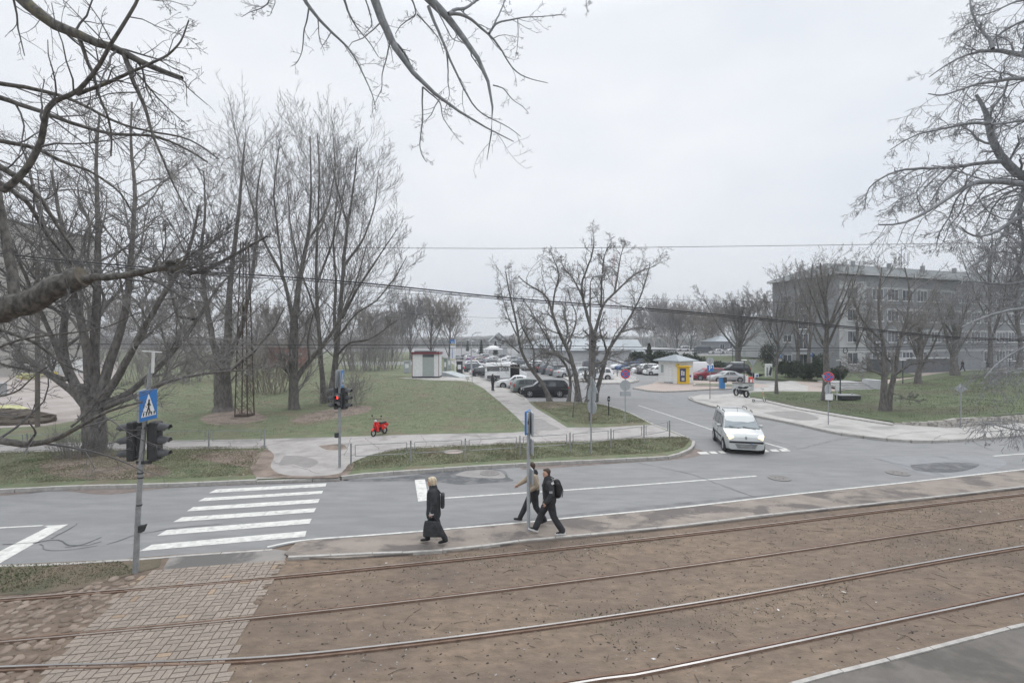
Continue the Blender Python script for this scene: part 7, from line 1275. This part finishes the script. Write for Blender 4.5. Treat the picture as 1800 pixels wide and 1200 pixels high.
def capsule_mesh(parts, vox, name, mt, parent, smooth_it=4):
    """parts: chains [(p, r), ...] and ellipsoids ('e', c, (rx,ry,rz), rot); fused into one continuous surface"""
    m_ = MB()
    for pt_ in parts:
        if pt_[0] == 'e': m_.ell(pt_[1], pt_[2], None, 16, 12, pt_[3] if len(pt_) > 3 else None); continue
        for (a, ra), (b_, rb) in zip(pt_, pt_[1:]):
            a, b_ = Vector(a), Vector(b_); 
            if (b_ - a).length < 1e-5: continue
            d = (b_ - a).normalized(); seg = []; n = 5; pts = [a - d * ra * .999, a - d * ra * .8, a - d * ra * .45, a] + [a + (b_ - a) * k / n for k in range(1, n)] + [b_, b_ + d * rb * .45, b_ + d * rb * .8, b_ + d * rb * .999]
            rs = [ra * .02, ra * .6, ra * .893, ra] + [ra + (rb - ra) * k / n for k in range(1, n)] + [rb, rb * .893, rb * .6, rb * .02]; m_.tube(pts, rs, None, 14)
    me = bpy.data.meshes.new(name); me.from_pydata(m_.v, [], m_.f); o = bpy.data.objects.new(name, me); S.collection.objects.link(o)
    md = o.modifiers.new('r', 'REMESH'); md.mode = 'VOXEL'; md.voxel_size = vox; md.use_smooth_shade = True; ms = o.modifiers.new('s', 'SMOOTH'); ms.iterations = smooth_it; ms.factor = .5
    dg = bpy.context.evaluated_depsgraph_get(); me2 = bpy.data.meshes.new_from_object(o.evaluated_get(dg)); bpy.data.objects.remove(o); me2.materials.clear(); me2.materials.append(mt); me2.polygons.foreach_set('use_smooth', [True] * len(me2.polygons))
    r = bpy.data.objects.new(name, me2); return link(r, parent)
def hand(wrist, elbow, curl=.5, palm_n=Vector((0, 0, 1)), scale=1.0):
    """palm, four unequal fingers bent at the knuckles and a thumb from the side of the palm, as chains"""
    d = (wrist - elbow).normalized(); s_ = palm_n.cross(d).normalized(); n = d.cross(s_).normalized(); k = scale; ch = [[(wrist, .026 * k), (wrist + d * .05 * k, .030 * k), (wrist + d * .085 * k, .026 * k)]]
    ch += [[(wrist + d * .03 * k + s_ * .012, .022 * k), (wrist + d * .085 * k + s_ * .026 * k, .016 * k)], [(wrist + d * .03 * k - s_ * .012, .022 * k), (wrist + d * .085 * k - s_ * .026 * k, .016 * k)]]
    for i, (off, L_) in enumerate(((-.030, .068), (-.010, .078), (.010, .073), (.029, .056))):
        b0 = wrist + d * .088 * k + s_ * off * k; c1 = curl * .9; d1 = (d * math.cos(c1) - n * math.sin(c1)); d2 = (d * math.cos(c1 * 2) - n * math.sin(c1 * 2)); d3 = (d * math.cos(c1 * 2.7) - n * math.sin(c1 * 2.7))
        p1 = b0 + d1 * L_ * .45 * k; p2 = p1 + d2 * L_ * .32 * k; p3 = p2 + d3 * L_ * .25 * k; ch.append([(b0, .0095 * k), (p1, .009 * k), (p2, .008 * k), (p3, .007 * k)])
    t0 = wrist + d * .03 * k - s_ * .026 * k; t1 = t0 + (d * .6 - s_ * .7 - n * .2).normalized() * .035 * k; t2 = t1 + (d * .9 - s_ * .3 - n * .3).normalized() * .032 * k; ch.append([(t0, .014 * k), (t1, .011 * k), (t2, .009 * k)]); return ch
def person(label, loc, rz, J, top=blk, legs=blk2, hair=hair_d, hair_kind='short', shoes='plain', coat=0, H=1.78, bulk=1.0, group=None, top_kind='jacket', collar=True):
    """local +x is the walking direction, +y the figure's left. J: joint positions"""
    o = empty('person', loc, rz, label, 'person', group); V_ = Vector; g = lambda k: V_(J[k]); pel, chest, neck, hd = g('pel'), g('chest'), g('neck'), g('head'); b = bulk; parts = []
    lat = V_(J.get('lat', (0, 1, 0))).normalized()
    # body: one continuous skin surface, legs and arms included
    body = [[(pel, .12), ((pel + chest) / 2, .115), (chest, .13)], [(chest, .1), (neck, .058), (hd - V_((0, 0, .06)), .055)], ('e', hd + V_((.0, 0, .015)), (.098, .078, .118)), ('e', hd + V_((.035, 0, -.055)), (.06, .055, .055))]
    for s_, q_ in (('l', 1), ('r', -1)):
        body.append([(chest + lat * q_ * .12 + V_((0, 0, .06)), .06), (g('sh' + s_), .055), (g('el' + s_), .040), (g('wr' + s_), .028)]); body += hand(g('wr' + s_), g('el' + s_), J.get('curl' + s_, .5), V_(J.get('pn' + s_, (0, q_, 0))))
        body.append([(g('hip' + s_), .085), (g('kn' + s_), .055), (g('an' + s_), .038)])
    # face: nose, brow, chin, ears grow out of the same surface
    f = V_(J.get('face', (1, 0, 0))).normalized(); sd = V_((-f.y, f.x, 0)).normalized(); up = V_((0, 0, 1))
    body += [[(hd + f * .088 + up * .012, .010), (hd + f * .106 - up * .022, .013)], [(hd + f * .082 + up * .035 + sd * .03, .012), (hd + f * .082 + up * .035 - sd * .03, .012)], [(hd + f * .075 - up * .088, .022), (hd + f * .06 - up * .08, .03)]]
    for q_ in (-1, 1): body.append([(hd + sd * q_ * .078 - up * .0, .012), (hd + sd * q_ * .088 - up * .025 - f * .005, .010)])
    capsule_mesh(body, .0085, 'body', skin, o, 2)
    m_ = MB(); [m_.ell(hd + f * .088 + up * .010 + sd * q_ * .030, (.010, .012, .006), eyem, 8, 6) for q_ in (-1, 1)]; m_.build('eyes', None, o); b_ = MB(); b_.ell(hd + f * .098 - up * .052, (.008, .022, .006), lipm, 8, 6, Matrix.Rotation(math.atan2(f.y, f.x), 3, 'Z')); b_.build('mouth', None, o)
    # trousers
    b = b * J.get('leg', 1.06); tr = [[(pel + up * .05, .145 * b), (pel, .15 * b)], [(g('hipl'), .115 * b), (g('hipr'), .115 * b)]]
    for s_ in 'lr': wid = J.get('flare', .0); tr.append([(g('hip' + s_), .105 * b), ((g('hip' + s_) + g('kn' + s_)) / 2, .09 * b), (g('kn' + s_), .072 * b), ((g('kn' + s_) + g('an' + s_)) / 2, .066 * b + wid * .5), (g('an' + s_) + up * .02, .060 * b + wid)])
    capsule_mesh(tr, .012, 'trousers', legs, o, 3)
    b = bulk
    hem = pel - up * (.02 + coat); jk = [[(chest + up * .03, .145 * b), ((pel + chest) / 2, .15 * b), (pel + up * .04, .148 * b), (hem, .150 * b + coat * .1)], [(chest + lat * .1 * b + up * .06, .095 * b), (chest - lat * .1 * b + up * .06, .095 * b)]]
    for s_, q_ in (('l', 1), ('r', -1)): jk.append([(g('sh' + s_), .085 * b), ((g('sh' + s_) + g('el' + s_)) / 2, .073 * b), (g('el' + s_), .066 * b), (g('wr' + s_) - (g('wr' + s_) - g('el' + s_)).normalized() * .02, .050 * b)])
    if collar: jk.append([(neck - up * .05, .098 * b), (neck + up * .03, .085 * b)])
    capsule_mesh(jk, .012, 'fleece_jacket' if top_kind == 'fleece' else ('coat' if coat else 'jacket'), top, o, 3)
    # shoes
    for s_ in 'lr':
        an = g('an' + s_); td = V_(J['toe' + s_]).normalized(); n = V_((0, 1, 0)); u_ = n.cross(td) * -1; u_ = u_ if u_.z > 0 else -u_
        sh = [[(an - td * .035 - u_ * .035, .042), (an + td * .07 - u_ * .05, .042), (an + td * .155 - u_ * .062, .032)], [(an, .046), (an - u_ * .04, .046)]]; so_ = capsule_mesh(sh, .009, 'shoe', shoe_m, o, 2)
        if shoes == 'trainer':
            m_ = MB(); c_ = an - u_ * .092; y_ = u_.cross(td).normalized(); ring = [c_ + td * a * 1.0 + y_ * bb for a, bb in ((-.085, -.025), (-.06, -.044), (.05, -.05), (.14, -.048), (.19, -.03), (.2, 0), (.19, .03), (.14, .048), (.05, .05), (-.06, .044), (-.085, .025))]; m_.prism(ring, u_ * .034, sole); m_.build('sole', None, so_)
            m_ = MB()
            for q_ in (-1, 1):
                P4 = [an + td * .085 - u_ * .045 + y_ * q_ * .046, an + td * .055 - u_ * .065 + y_ * q_ * .049, an - td * .02 - u_ * .018 + y_ * q_ * .049, an + td * .04 - u_ * .052 + y_ * q_ * .049]; m_.prism(P4, y_ * q_ * .006, sole)
            m_.build('swoosh', None, so_)
    # hair
    if hair_kind == 'short': hp = [('e', hd + up * .05 - f * .025, (.098, .086, .085)), ('e', hd - f * .045 + up * .0, (.068, .082, .085)), [(hd + f * .055 + up * .098 + sd * .03, .028), (hd + f * .06 + up * .095 - sd * .03, .026)], [(hd + up * .095 - f * .03, .05), (hd + up * .09 + f * .03, .042)], [(hd + sd * .07 + up * .02 - f * .01, .022), (hd + sd * .072 - up * .02 - f * .015, .018)], [(hd - sd * .07 + up * .02 - f * .01, .022), (hd - sd * .072 - up * .02 - f * .015, .018)]]
    else: hp = [('e', hd + up * .035 - f * .02, (.112, .100, .105)), ('e', hd - f * .05 - up * .02, (.082, .095, .10)), [(hd - f * .05 - up * .06 + sd * .04, .05), (hd - f * .055 - up * .06 - sd * .04, .05)], [(hd + sd * .075 + up * .0, .032), (hd + sd * .075 - up * .055 + f * .01, .026)], [(hd - sd * .075 + up * .0, .032), (hd - sd * .075 - up * .055 + f * .01, .026)], [(hd + f * .06 + up * .085 + sd * .02, .034), (hd + f * .06 + up * .085 - sd * .02, .034)]]
    capsule_mesh(hp, .010, 'hair', hair, o, 2); return o
# the man in the black jacket with the backpack, mid-stride to the left
J = dict(pel=(0, 0, .93), chest=(.03, 0, 1.30), neck=(.05, 0, 1.50), head=(.085, 0, 1.655), face=(.94, .28, 0), shl=(.03, .19, 1.42), ell=(-.02, .25, 1.14), wrl=(.13, .23, .92), shr=(.03, -.19, 1.42), elr=(-.10, -.24, 1.17), wrr=(-.02, -.24, .93), hipl=(0, .09, .92), knl=(-.10, .10, .51), anl=(-.33, .10, .125), hipr=(0, -.09, .92), knr=(.20, -.10, .54), anr=(.36, -.10, .15), toel=(1, 0, -.05), toer=(.93, 0, .30), curll=.7, curlr=.5, flare=.012)
# facing left in the picture: his left side is towards the camera
def feet_at(u, v, z=ZP): return G(u, v, z)
mA = person('young man in black jacket and black trousers with a backpack and white-soled trainers striding left', feet_at(966, 938.5), R(183), J, hair=hair_d, shoes='trainer', bulk=1.2)
bp = capsule_mesh([[(( -.20, .0, 1.40), .10), ((-.235, 0, 1.22), .125), ((-.22, 0, 1.08), .11)], [((-.20, -.09, 1.36), .07), ((-.22, -.09, 1.10), .08)], [((-.20, .09, 1.36), .07), ((-.22, .09, 1.10), .08)]], .012, 'backpack', mat('black nylon', (.014, .014, .016), (.024, .024, .027), scale=9, rough=.7), None, 3); bp.location = mA.location; bp.rotation_euler = mA.rotation_euler; tag(bp, 'black backpack worn by the striding man in the black jacket', 'backpack')
m_ = MB(); 
for s_ in (-1, 1): m_.tube([(-.14, s_ * .11, 1.48), (-.02, s_ * .13, 1.545), (.13, s_ * .13, 1.46), (.19, s_ * .13, 1.28), (.08, s_ * .19, 1.12), (-.1, s_ * .17, 1.08)], .014, black, 6)
m_.tube([(-.32, .05, 1.33), (-.36, .07, 1.20), (-.33, .07, 1.02)], .012, black, 5); m_.build('strap', None, bp)
m_ = MB(); m_.box((.005, .315, 1.235), (.085, .012, .05), white); m_.box((-.045, .30, 1.47), (.07, .012, .06), white, rot=Matrix.Rotation(.5, 3, 'Y')); m_.build('sleeve_badge', None, mA); text_mesh('HH', .07, blk, mA, (.005, .325, 1.235), (R(90), 0, R(180)), extrude=.002); MB().box((.19, .14, .98), (.012, .012, .05), yel).build('zip_tag', None, mA)
b_ = MB(); b_.tube([(.20, .24, .90), (.225, .245, .86)], .016, black, 6); tag(b_.build('phone', None, None, mA.location, R(183)), 'small dark object held in the hand of the man with the backpack', 'phone')
# the man in the beige fleece behind the pole
J = dict(pel=(0, 0, .92), chest=(.02, 0, 1.28), neck=(.03, 0, 1.47), head=(.065, 0, 1.63), face=(1, 0, -.1), shl=(.02, .18, 1.39), ell=(-.08, .25, 1.15), wrl=(.10, .20, 1.02), shr=(.03, -.18, 1.39), elr=(.20, -.24, 1.20), wrr=(.42, -.25, 1.06), hipl=(0, .09, .91), knl=(-.06, .10, .51), anl=(-.30, .10, .155), hipr=(0, -.09, .91), knr=(.20, -.10, .53), anr=(.38, -.10, .14), toel=(.93, 0, -.28), toer=(.95, 0, .22), curll=.9, curlr=.5, pnr=(0, -1, .3))
mB = person('man in beige fleece jacket with dark collar, walking left behind the stop pole', feet_at(938, 920), R(182), J, top=fleece, hair=hair_d, top_kind='fleece', collar=False, bulk=1.12)
capsule_mesh([[((.01, 0, 1.45), .088), ((.03, 0, 1.53), .072)], [((-.08, .02, 1.46), .05), ((-.06, .02, 1.52), .045)]], .011, 'scarf', blk, mB, 2); m_ = MB(); m_.box((.12, -.02, 1.14), (.10, .26, .16), blk, bev=.03); m_.build('waist_bag', None, mB)
# the blonde woman with coat, shoulder bag and large carrier bag
J = dict(pel=(0, 0, .90), chest=(.0, 0, 1.25), neck=(.01, 0, 1.44), head=(.045, 0, 1.595), face=(1, .05, 0), shl=(.0, .17, 1.37), ell=(-.03, .225, 1.10), wrl=(.03, .235, .86), shr=(.0, -.17, 1.37), elr=(.05, -.22, 1.12), wrr=(.12, -.2, .92), hipl=(0, .08, .87), leg=.84, knl=(-.13, .09, .49), anl=(-.30, .09, .13), hipr=(0, -.08, .87), knr=(.10, -.09, .50), anr=(.16, -.09, .12), toel=(1, 0, -.1), toer=(1, 0, .02), curll=1.1, flare=.012)
wm = person('blonde woman in long black jacket and wide black trousers walking left', feet_at(762, 954.5), R(186), J, hair=hair_b, hair_kind='bob', coat=.12, bulk=1.22)
m_ = MB(); m_.tube([(.028, .235, .90), (.03, .237, .83)], .056, mat('white cuff', (.55, .56, .60), rough=.9), 10); m_.build('cuff', None, wm)
m_ = MB(); m_.tube([(.10, 0, 1.32), (.13, .03, 1.43)], .03, mat('pale scarf', (.5, .5, .52), rough=.9), 8); m_.build('scarf', None, wm)
bag = capsule_mesh([[((.17 + .002 * k, .28, .66 - k * .035), .045 + .006 * k - .0004 * k * k), ((-.15 - .006 * k, .28, .62 - k * .032), .045 + .006 * k - .0004 * k * k)] for k in range(10)], .012, 'carrier_bag', blk, None, 3); bag.location = wm.location; bag.rotation_euler = wm.rotation_euler; tag(bag, 'large soft black bag carried low in the hand of the blonde woman', 'bag')
m_ = MB(); m_.tube([(.14, .30, .68), (.08, .28, .77), (.03, .25, .80), (-.05, .28, .77), (-.12, .30, .67)], .012, black, 6); m_.build('handle', None, bag); MB().box((-.10, .318, .5), (.012, .006, .012), white).build('stud', None, bag)
sb = MB(); sb.box((-.235, -.02, 1.10), (.10, .26, .36), blk, bev=.03); sbo = sb.build('shoulder_bag', None, None, wm.location, R(186)); tag(sbo, 'black shoulder bag on the back of the blonde woman', 'bag'); m_ = MB(); m_.tube([(-.22, .05, 1.28), (-.12, .14, 1.43), (.02, .15, 1.475), (.12, .13, 1.36), (.10, .12, 1.2)], .014, black, 6); m_.build('strap', None, sbo)
# the man standing by the van, and tiny figures on the plaza
J0 = dict(pel=(0, 0, .93), chest=(-.01, 0, 1.29), neck=(0, 0, 1.49), head=(.02, 0, 1.645), shl=(0, .19, 1.41), ell=(-.03, .24, 1.13), wrl=(.12, .16, 1.00), shr=(0, -.19, 1.41), elr=(-.03, -.24, 1.13), wrr=(.10, -.18, .98), hipl=(0, .09, .9), knl=(.01, .09, .5), anl=(-.02, .09, .115), hipr=(0, -.09, .9), knr=(.03, -.1, .5), anr=(.03, -.1, .115), toel=(1, 0, 0), toer=(1, 0, 0), curll=.8)
mC = person('man in dark jacket and jeans standing on the footpath beside the white van', G(866, 687, ZK), R(35), J0, legs=mat('dark jeans', (.03, .04, .06), (.045, .058, .08), scale=8, rough=.9), hair=hair_g)
J1 = dict(J0); J1.update(knl=(-.10, .09, .5), anl=(-.28, .09, .13), knr=(.12, -.1, .5), anr=(.26, -.1, .12))
person('tiny walking figure in dark coat before the building entrance on the plaza', G(1692, 652, .5), R(170), J1, group=None, hair=hair_d); person('tiny figure in dark clothes near the railing at the right end of the plaza', G(1737, 651, .5), R(20), J1, legs=mat('dark jeans', (.03, .04, .06)), hair=hair_d)
# ================================================================ GRASS, LITTER, HAZE
def scatter_poly(outline_px, n, rng, z=0.0, vpow=None):
    P = np.array([[*G(u, v)][:2] for u, v in outline_px]); lo, hi = P.min(0), P.max(0); out_ = []
    while sum(len(x) for x in out_) < n:
        q = rng.uniform(lo, hi, (n * 3, 2)); ins = np.zeros(len(q), bool)
        for i in range(len(P)):
            a, b_ = P[i], P[i - 1]; c_ = (a[1] > q[:, 1]) != (b_[1] > q[:, 1]); xx = (b_[0] - a[0]) * (q[:, 1] - a[1]) / (b_[1] - a[1] + 1e-12) + a[0]; ins ^= c_ & (q[:, 0] < xx)
        out_.append(q[ins])
    return np.concatenate(out_)[:n]
def blades(name, label, regions, mt, hmin=.018, hmax=.05, wd=.012, seed=1, clump=True):
    rng = np.random.default_rng(seed); VV = []
    for outline, n, z in regions:
        q = scatter_poly(outline, n, rng); 
        zz = np.full(n, z) if not callable(z) else np.array([z(Vector((a, b_, 0))) for a, b_ in q])
        if clump: k = np.sin(q[:, 0] * 1.7 + 2 * np.sin(q[:, 1] * 1.1)) * np.cos(q[:, 1] * 1.3 + q[:, 0] * .4) * .5 + .5
        else: k = np.ones(n)
        h_ = rng.uniform(hmin, hmax, n) * (.5 + .8 * k); a = rng.uniform(0, 2 * np.pi, n); w_ = wd * rng.uniform(.6, 1.5, n) * (1 + q[:, 1] / 40); dx, dy = np.cos(a) * w_, np.sin(a) * w_; lean = rng.normal(0, .5, (n, 2)) * h_[:, None]
        V = np.stack([np.stack([q[:, 0] - dx, q[:, 1] - dy, zz - .01], 1), np.stack([q[:, 0] + dx, q[:, 1] + dy, zz - .01], 1), np.stack([q[:, 0] + lean[:, 0], q[:, 1] + lean[:, 1], zz + h_], 1)], 1); VV.append(V.reshape(-1, 3))
    V = np.concatenate(VV).astype(np.float32); n = len(V) // 3; me = bpy.data.meshes.new(name); me.vertices.add(len(V)); me.vertices.foreach_set('co', V.ravel()); me.loops.add(n * 3); me.loops.foreach_set('vertex_index', np.arange(n * 3, dtype=np.int32)); me.polygons.add(n); me.polygons.foreach_set('loop_start', np.arange(n, dtype=np.int32) * 3); me.polygons.foreach_set('loop_total', np.full(n, 3, np.int32)); me.update(calc_edges=True); me.materials.append(mt)
    o = bpy.data.objects.new(name, me); link(o); return tag(o, label, kind='stuff')
bl_m = mat('grass blades', (.11, .13, .07), (.23, .225, .15), scale=1.6, rough=.9, detail=8, c3=(.20, .165, .115), scale3=.45, ramp3=(.48, .66))
bl_d = mat('dry grass blades', (.20, .175, .12), (.30, .26, .19), scale=3, rough=.9)
v_left = [(0, 797), (300, 790), (470, 788), (452, 815), (446, 840), (293, 847), (133, 851), (0, 857)]; v_right = [(603, 832), (625, 813), (683, 795), (733, 789), (817, 785), (900, 782), (993, 779), (1054, 776), (1138, 772), (1205, 771), (1212, 776), (1212, 780), (1202, 790.5), (1181, 797.5), (1165, 800.5), (993, 808.5), (900, 813.5), (811, 818.5), (650, 829.5), (603, 835)]
lawn_px = [(150, 772), (300, 772), (467, 769), (617, 765), (789, 760), (900, 758), (926, 755), (900, 730), (878, 708), (850, 685), (800, 668), (600, 655), (350, 655), (215, 668), (150, 740)]; corner = [(933, 708), (967, 708), (1007, 708.5), (1050, 711), (1100, 725), (1144, 745), (1060, 749), (998, 749), (967, 730), (943, 716)]
blades('grass', 'short worn grass on verges and lawns', [(v_left, 34000, ZK), (v_right, 44000, ZK), (lawn_px, 90000, ZK), (corner, 24000, ZK), ([(-500, 1010), (0, 995), (210, 986), (240, 1006), (130, 1030), (0, 1043), (-500, 1060)], 9000, .02)], bl_m, .016, .045, seed=3)
blades('dry_grass', 'dry straw coloured grass among the green', [(v_left, 5000, ZK), (v_right, 6000, ZK), (lawn_px, 14000, ZK), (corner, 4000, ZK)], bl_d, .015, .045, seed=4)
blades('park_grass', 'short green grass on the park lawn', [([(1350, 704), (1400, 715), (1478, 729), (1569, 743), (1662, 750), (1711, 749), (1800, 742), (1900, 738), (1900, 668), (1800, 664), (1662, 668), (1570, 680), (1440, 693), (1340, 694)], 60000, park_z)], mat('green grass blades', (.07, .10, .045), (.15, .17, .09), scale=1.1, rough=.9, c3=(.13, .115, .075), scale3=.3), .02, .05, seed=5)
def bits(name, label, regions, mts, smin, smax, seed, flat=.35):
    rng = np.random.default_rng(seed); mb_ = MB()
    for outline, n, z in regions:
        q = scatter_poly(outline, n, rng)
        for (x, y) in q:
            s_ = rng.uniform(smin, smax) * (1 + max(0, y - 14) / 30); a = rng.uniform(0, 6.28); zz = z(Vector((x, y, 0))) if callable(z) else z; m_ = rng.integers(3, 6); el = rng.uniform(1, 2.2); c_, s2 = math.cos(a), math.sin(a); V = []
            for k in range(m_):
                t = 2 * math.pi * k / m_; px_, py_ = math.cos(t) * s_ * el * rng.uniform(.7, 1.1), math.sin(t) * s_ * rng.uniform(.7, 1.1); V.append((x + px_ * c_ - py_ * s2, y + px_ * s2 + py_ * c_, zz + .001))
            V.append((x, y, zz + s_ * flat)); mb_.add(V, [(k, (k + 1) % m_, m_) for k in range(m_)], mts[int(rng.integers(len(mts)))])
    return tag(mb_.build(name), label, kind='stuff')
leafb = mat('dead leaf', (.20, .15, .10), rough=.9); leafl = mat('pale dry leaf', (.40, .36, .30), rough=.9); peb = mat('grey pebble', (.26, .25, .24), rough=.9); dk = mat('dark twig bit', (.05, .042, .036), rough=.95); wht = mat('white scrap', (.62, .62, .62), rough=.8)
bits('fallen_leaves', 'scattered dead leaves and pale scraps on the grass and kerb edges', [(v_left, 520, ZK), (v_right, 700, ZK), (lawn_px, 900, ZK), (corner, 160, ZK), ([(600, 834), (900, 816), (900, 822), (600, 842)], 120, .01)], [leafb, leafl, leafb, peb, leafl], .012, .032, 7)
tram_px = [(500, 990), (709, 978), (930, 956), (1200, 930), (1600, 884), (1800, 862), (2300, 815), (2300, 930), (1800, 1092), (1590, 1145), (1395, 1198), (1300, 1225), (395, 1225), (455, 1050)]
bits('track_gravel', 'pebbles, twig bits and dead leaves strewn over the dirt between the tram rails', [(tram_px, 6500, .014), ([(-300, 1075), (0, 1050), (235, 1014), (150, 1095), (40, 1220), (-300, 1260)], 700, .014), ([(560, 975), (930, 925), (1400, 880), (1800, 836), (1800, 850), (1400, 896), (930, 945), (560, 978)], 130, ZP)], [leafb, dk, peb, dk, leafb, dk], .008, .024, 8, .4)
bits('paper_scraps', 'a few tiny white paper scraps on the tram bed and lawns', [(tram_px, 26, .016), (v_left, 9, ZK), (v_right, 8, ZK), (lawn_px, 26, ZK), (corner, 8, ZK)], [wht], .014, .030, 9, .4)
rng = np.random.default_rng(77); P = []
for (x, y) in scatter_poly(tram_px, 420, rng):
    a = rng.uniform(0, 3.14); l_ = rng.uniform(.06, .32); b0 = np.array([x, y, .02]); d_ = np.array([math.cos(a), math.sin(a), 0]); P.append([b0, b0 + d_ * l_ * .5 + np.array([-d_[1], d_[0], 0]) * l_ * rng.uniform(-.15, .15) + np.array([0, 0, .01]), b0 + d_ * l_])
Q, rr = resamp(P, [[.005, .0045, .003]] * len(P), 5); o = tubes([(Q, rr, 4)], .003, 'fallen_twigs', mat('fallen twig bark', (.06, .05, .042), (.13, .11, .09), scale=3)); tag(o, 'thin dark twigs fallen on the dirt between the tram rails', kind='stuff')
blades('weed_tufts', 'sparse low weeds growing in the dirt beside the rails', [([(1480, 905), (1800, 868), (2000, 850), (2000, 960), (1800, 990), (1560, 1000)], 2600, .014), ([(700, 985), (1100, 942), (1200, 950), (900, 1000)], 700, .014), ([(1000, 1080), (1500, 1010), (1500, 1060), (1100, 1150)], 900, .014)], bl_m, .01, .035, seed=15)
# a scatter of stones where the paving meets the dirt
mb = MB(); rng = random.Random(4)
for (u, v, r_) in [(497, 991, .07), (490, 998, .09), (484, 1006, .08), (478, 1015, .07), (470, 1024, .09), (464, 1032, .08), (460, 1043, .07), (456, 1052, .09), (452, 1060, .10), (446, 1070, .07), (200, 1018, .13), (228, 1017, .12), (170, 1026, .10), (155, 1034, .12), (262, 1012, .07), (269, 1004, .05)]:
    p = G(u, v, .012); mb.ell(p, (r_ * rng.uniform(.9, 1.3), r_ * .8, r_ * .45), stone_m, 9, 6, Matrix.Rotation(rng.uniform(0, 3), 3, 'Z'))
tag(mb.build('edge_stones'), label='loose rounded stones along the edge of the block paving', kind='stuff')
# thin air haze
hz = bpy.data.materials.new('haze'); hz.use_nodes = True; t = hz.node_tree; t.nodes.clear(); oo = t.nodes.new('ShaderNodeOutputMaterial'); pv_ = t.nodes.new('ShaderNodeVolumePrincipled'); pv_.inputs['Color'].default_value = (.86, .90, .96, 1); pv_.inputs['Density'].default_value = .0008; pv_.inputs['Anisotropy'].default_value = .2; t.links.new(pv_.outputs[0], oo.inputs['Volume'])
m_ = MB(); m_.box((0, 620, 69), (3600, 1400, 141), None); o = m_.build('haze', hz); o['kind'] = 'stuff'; o['label'] = 'thin pale air haze'
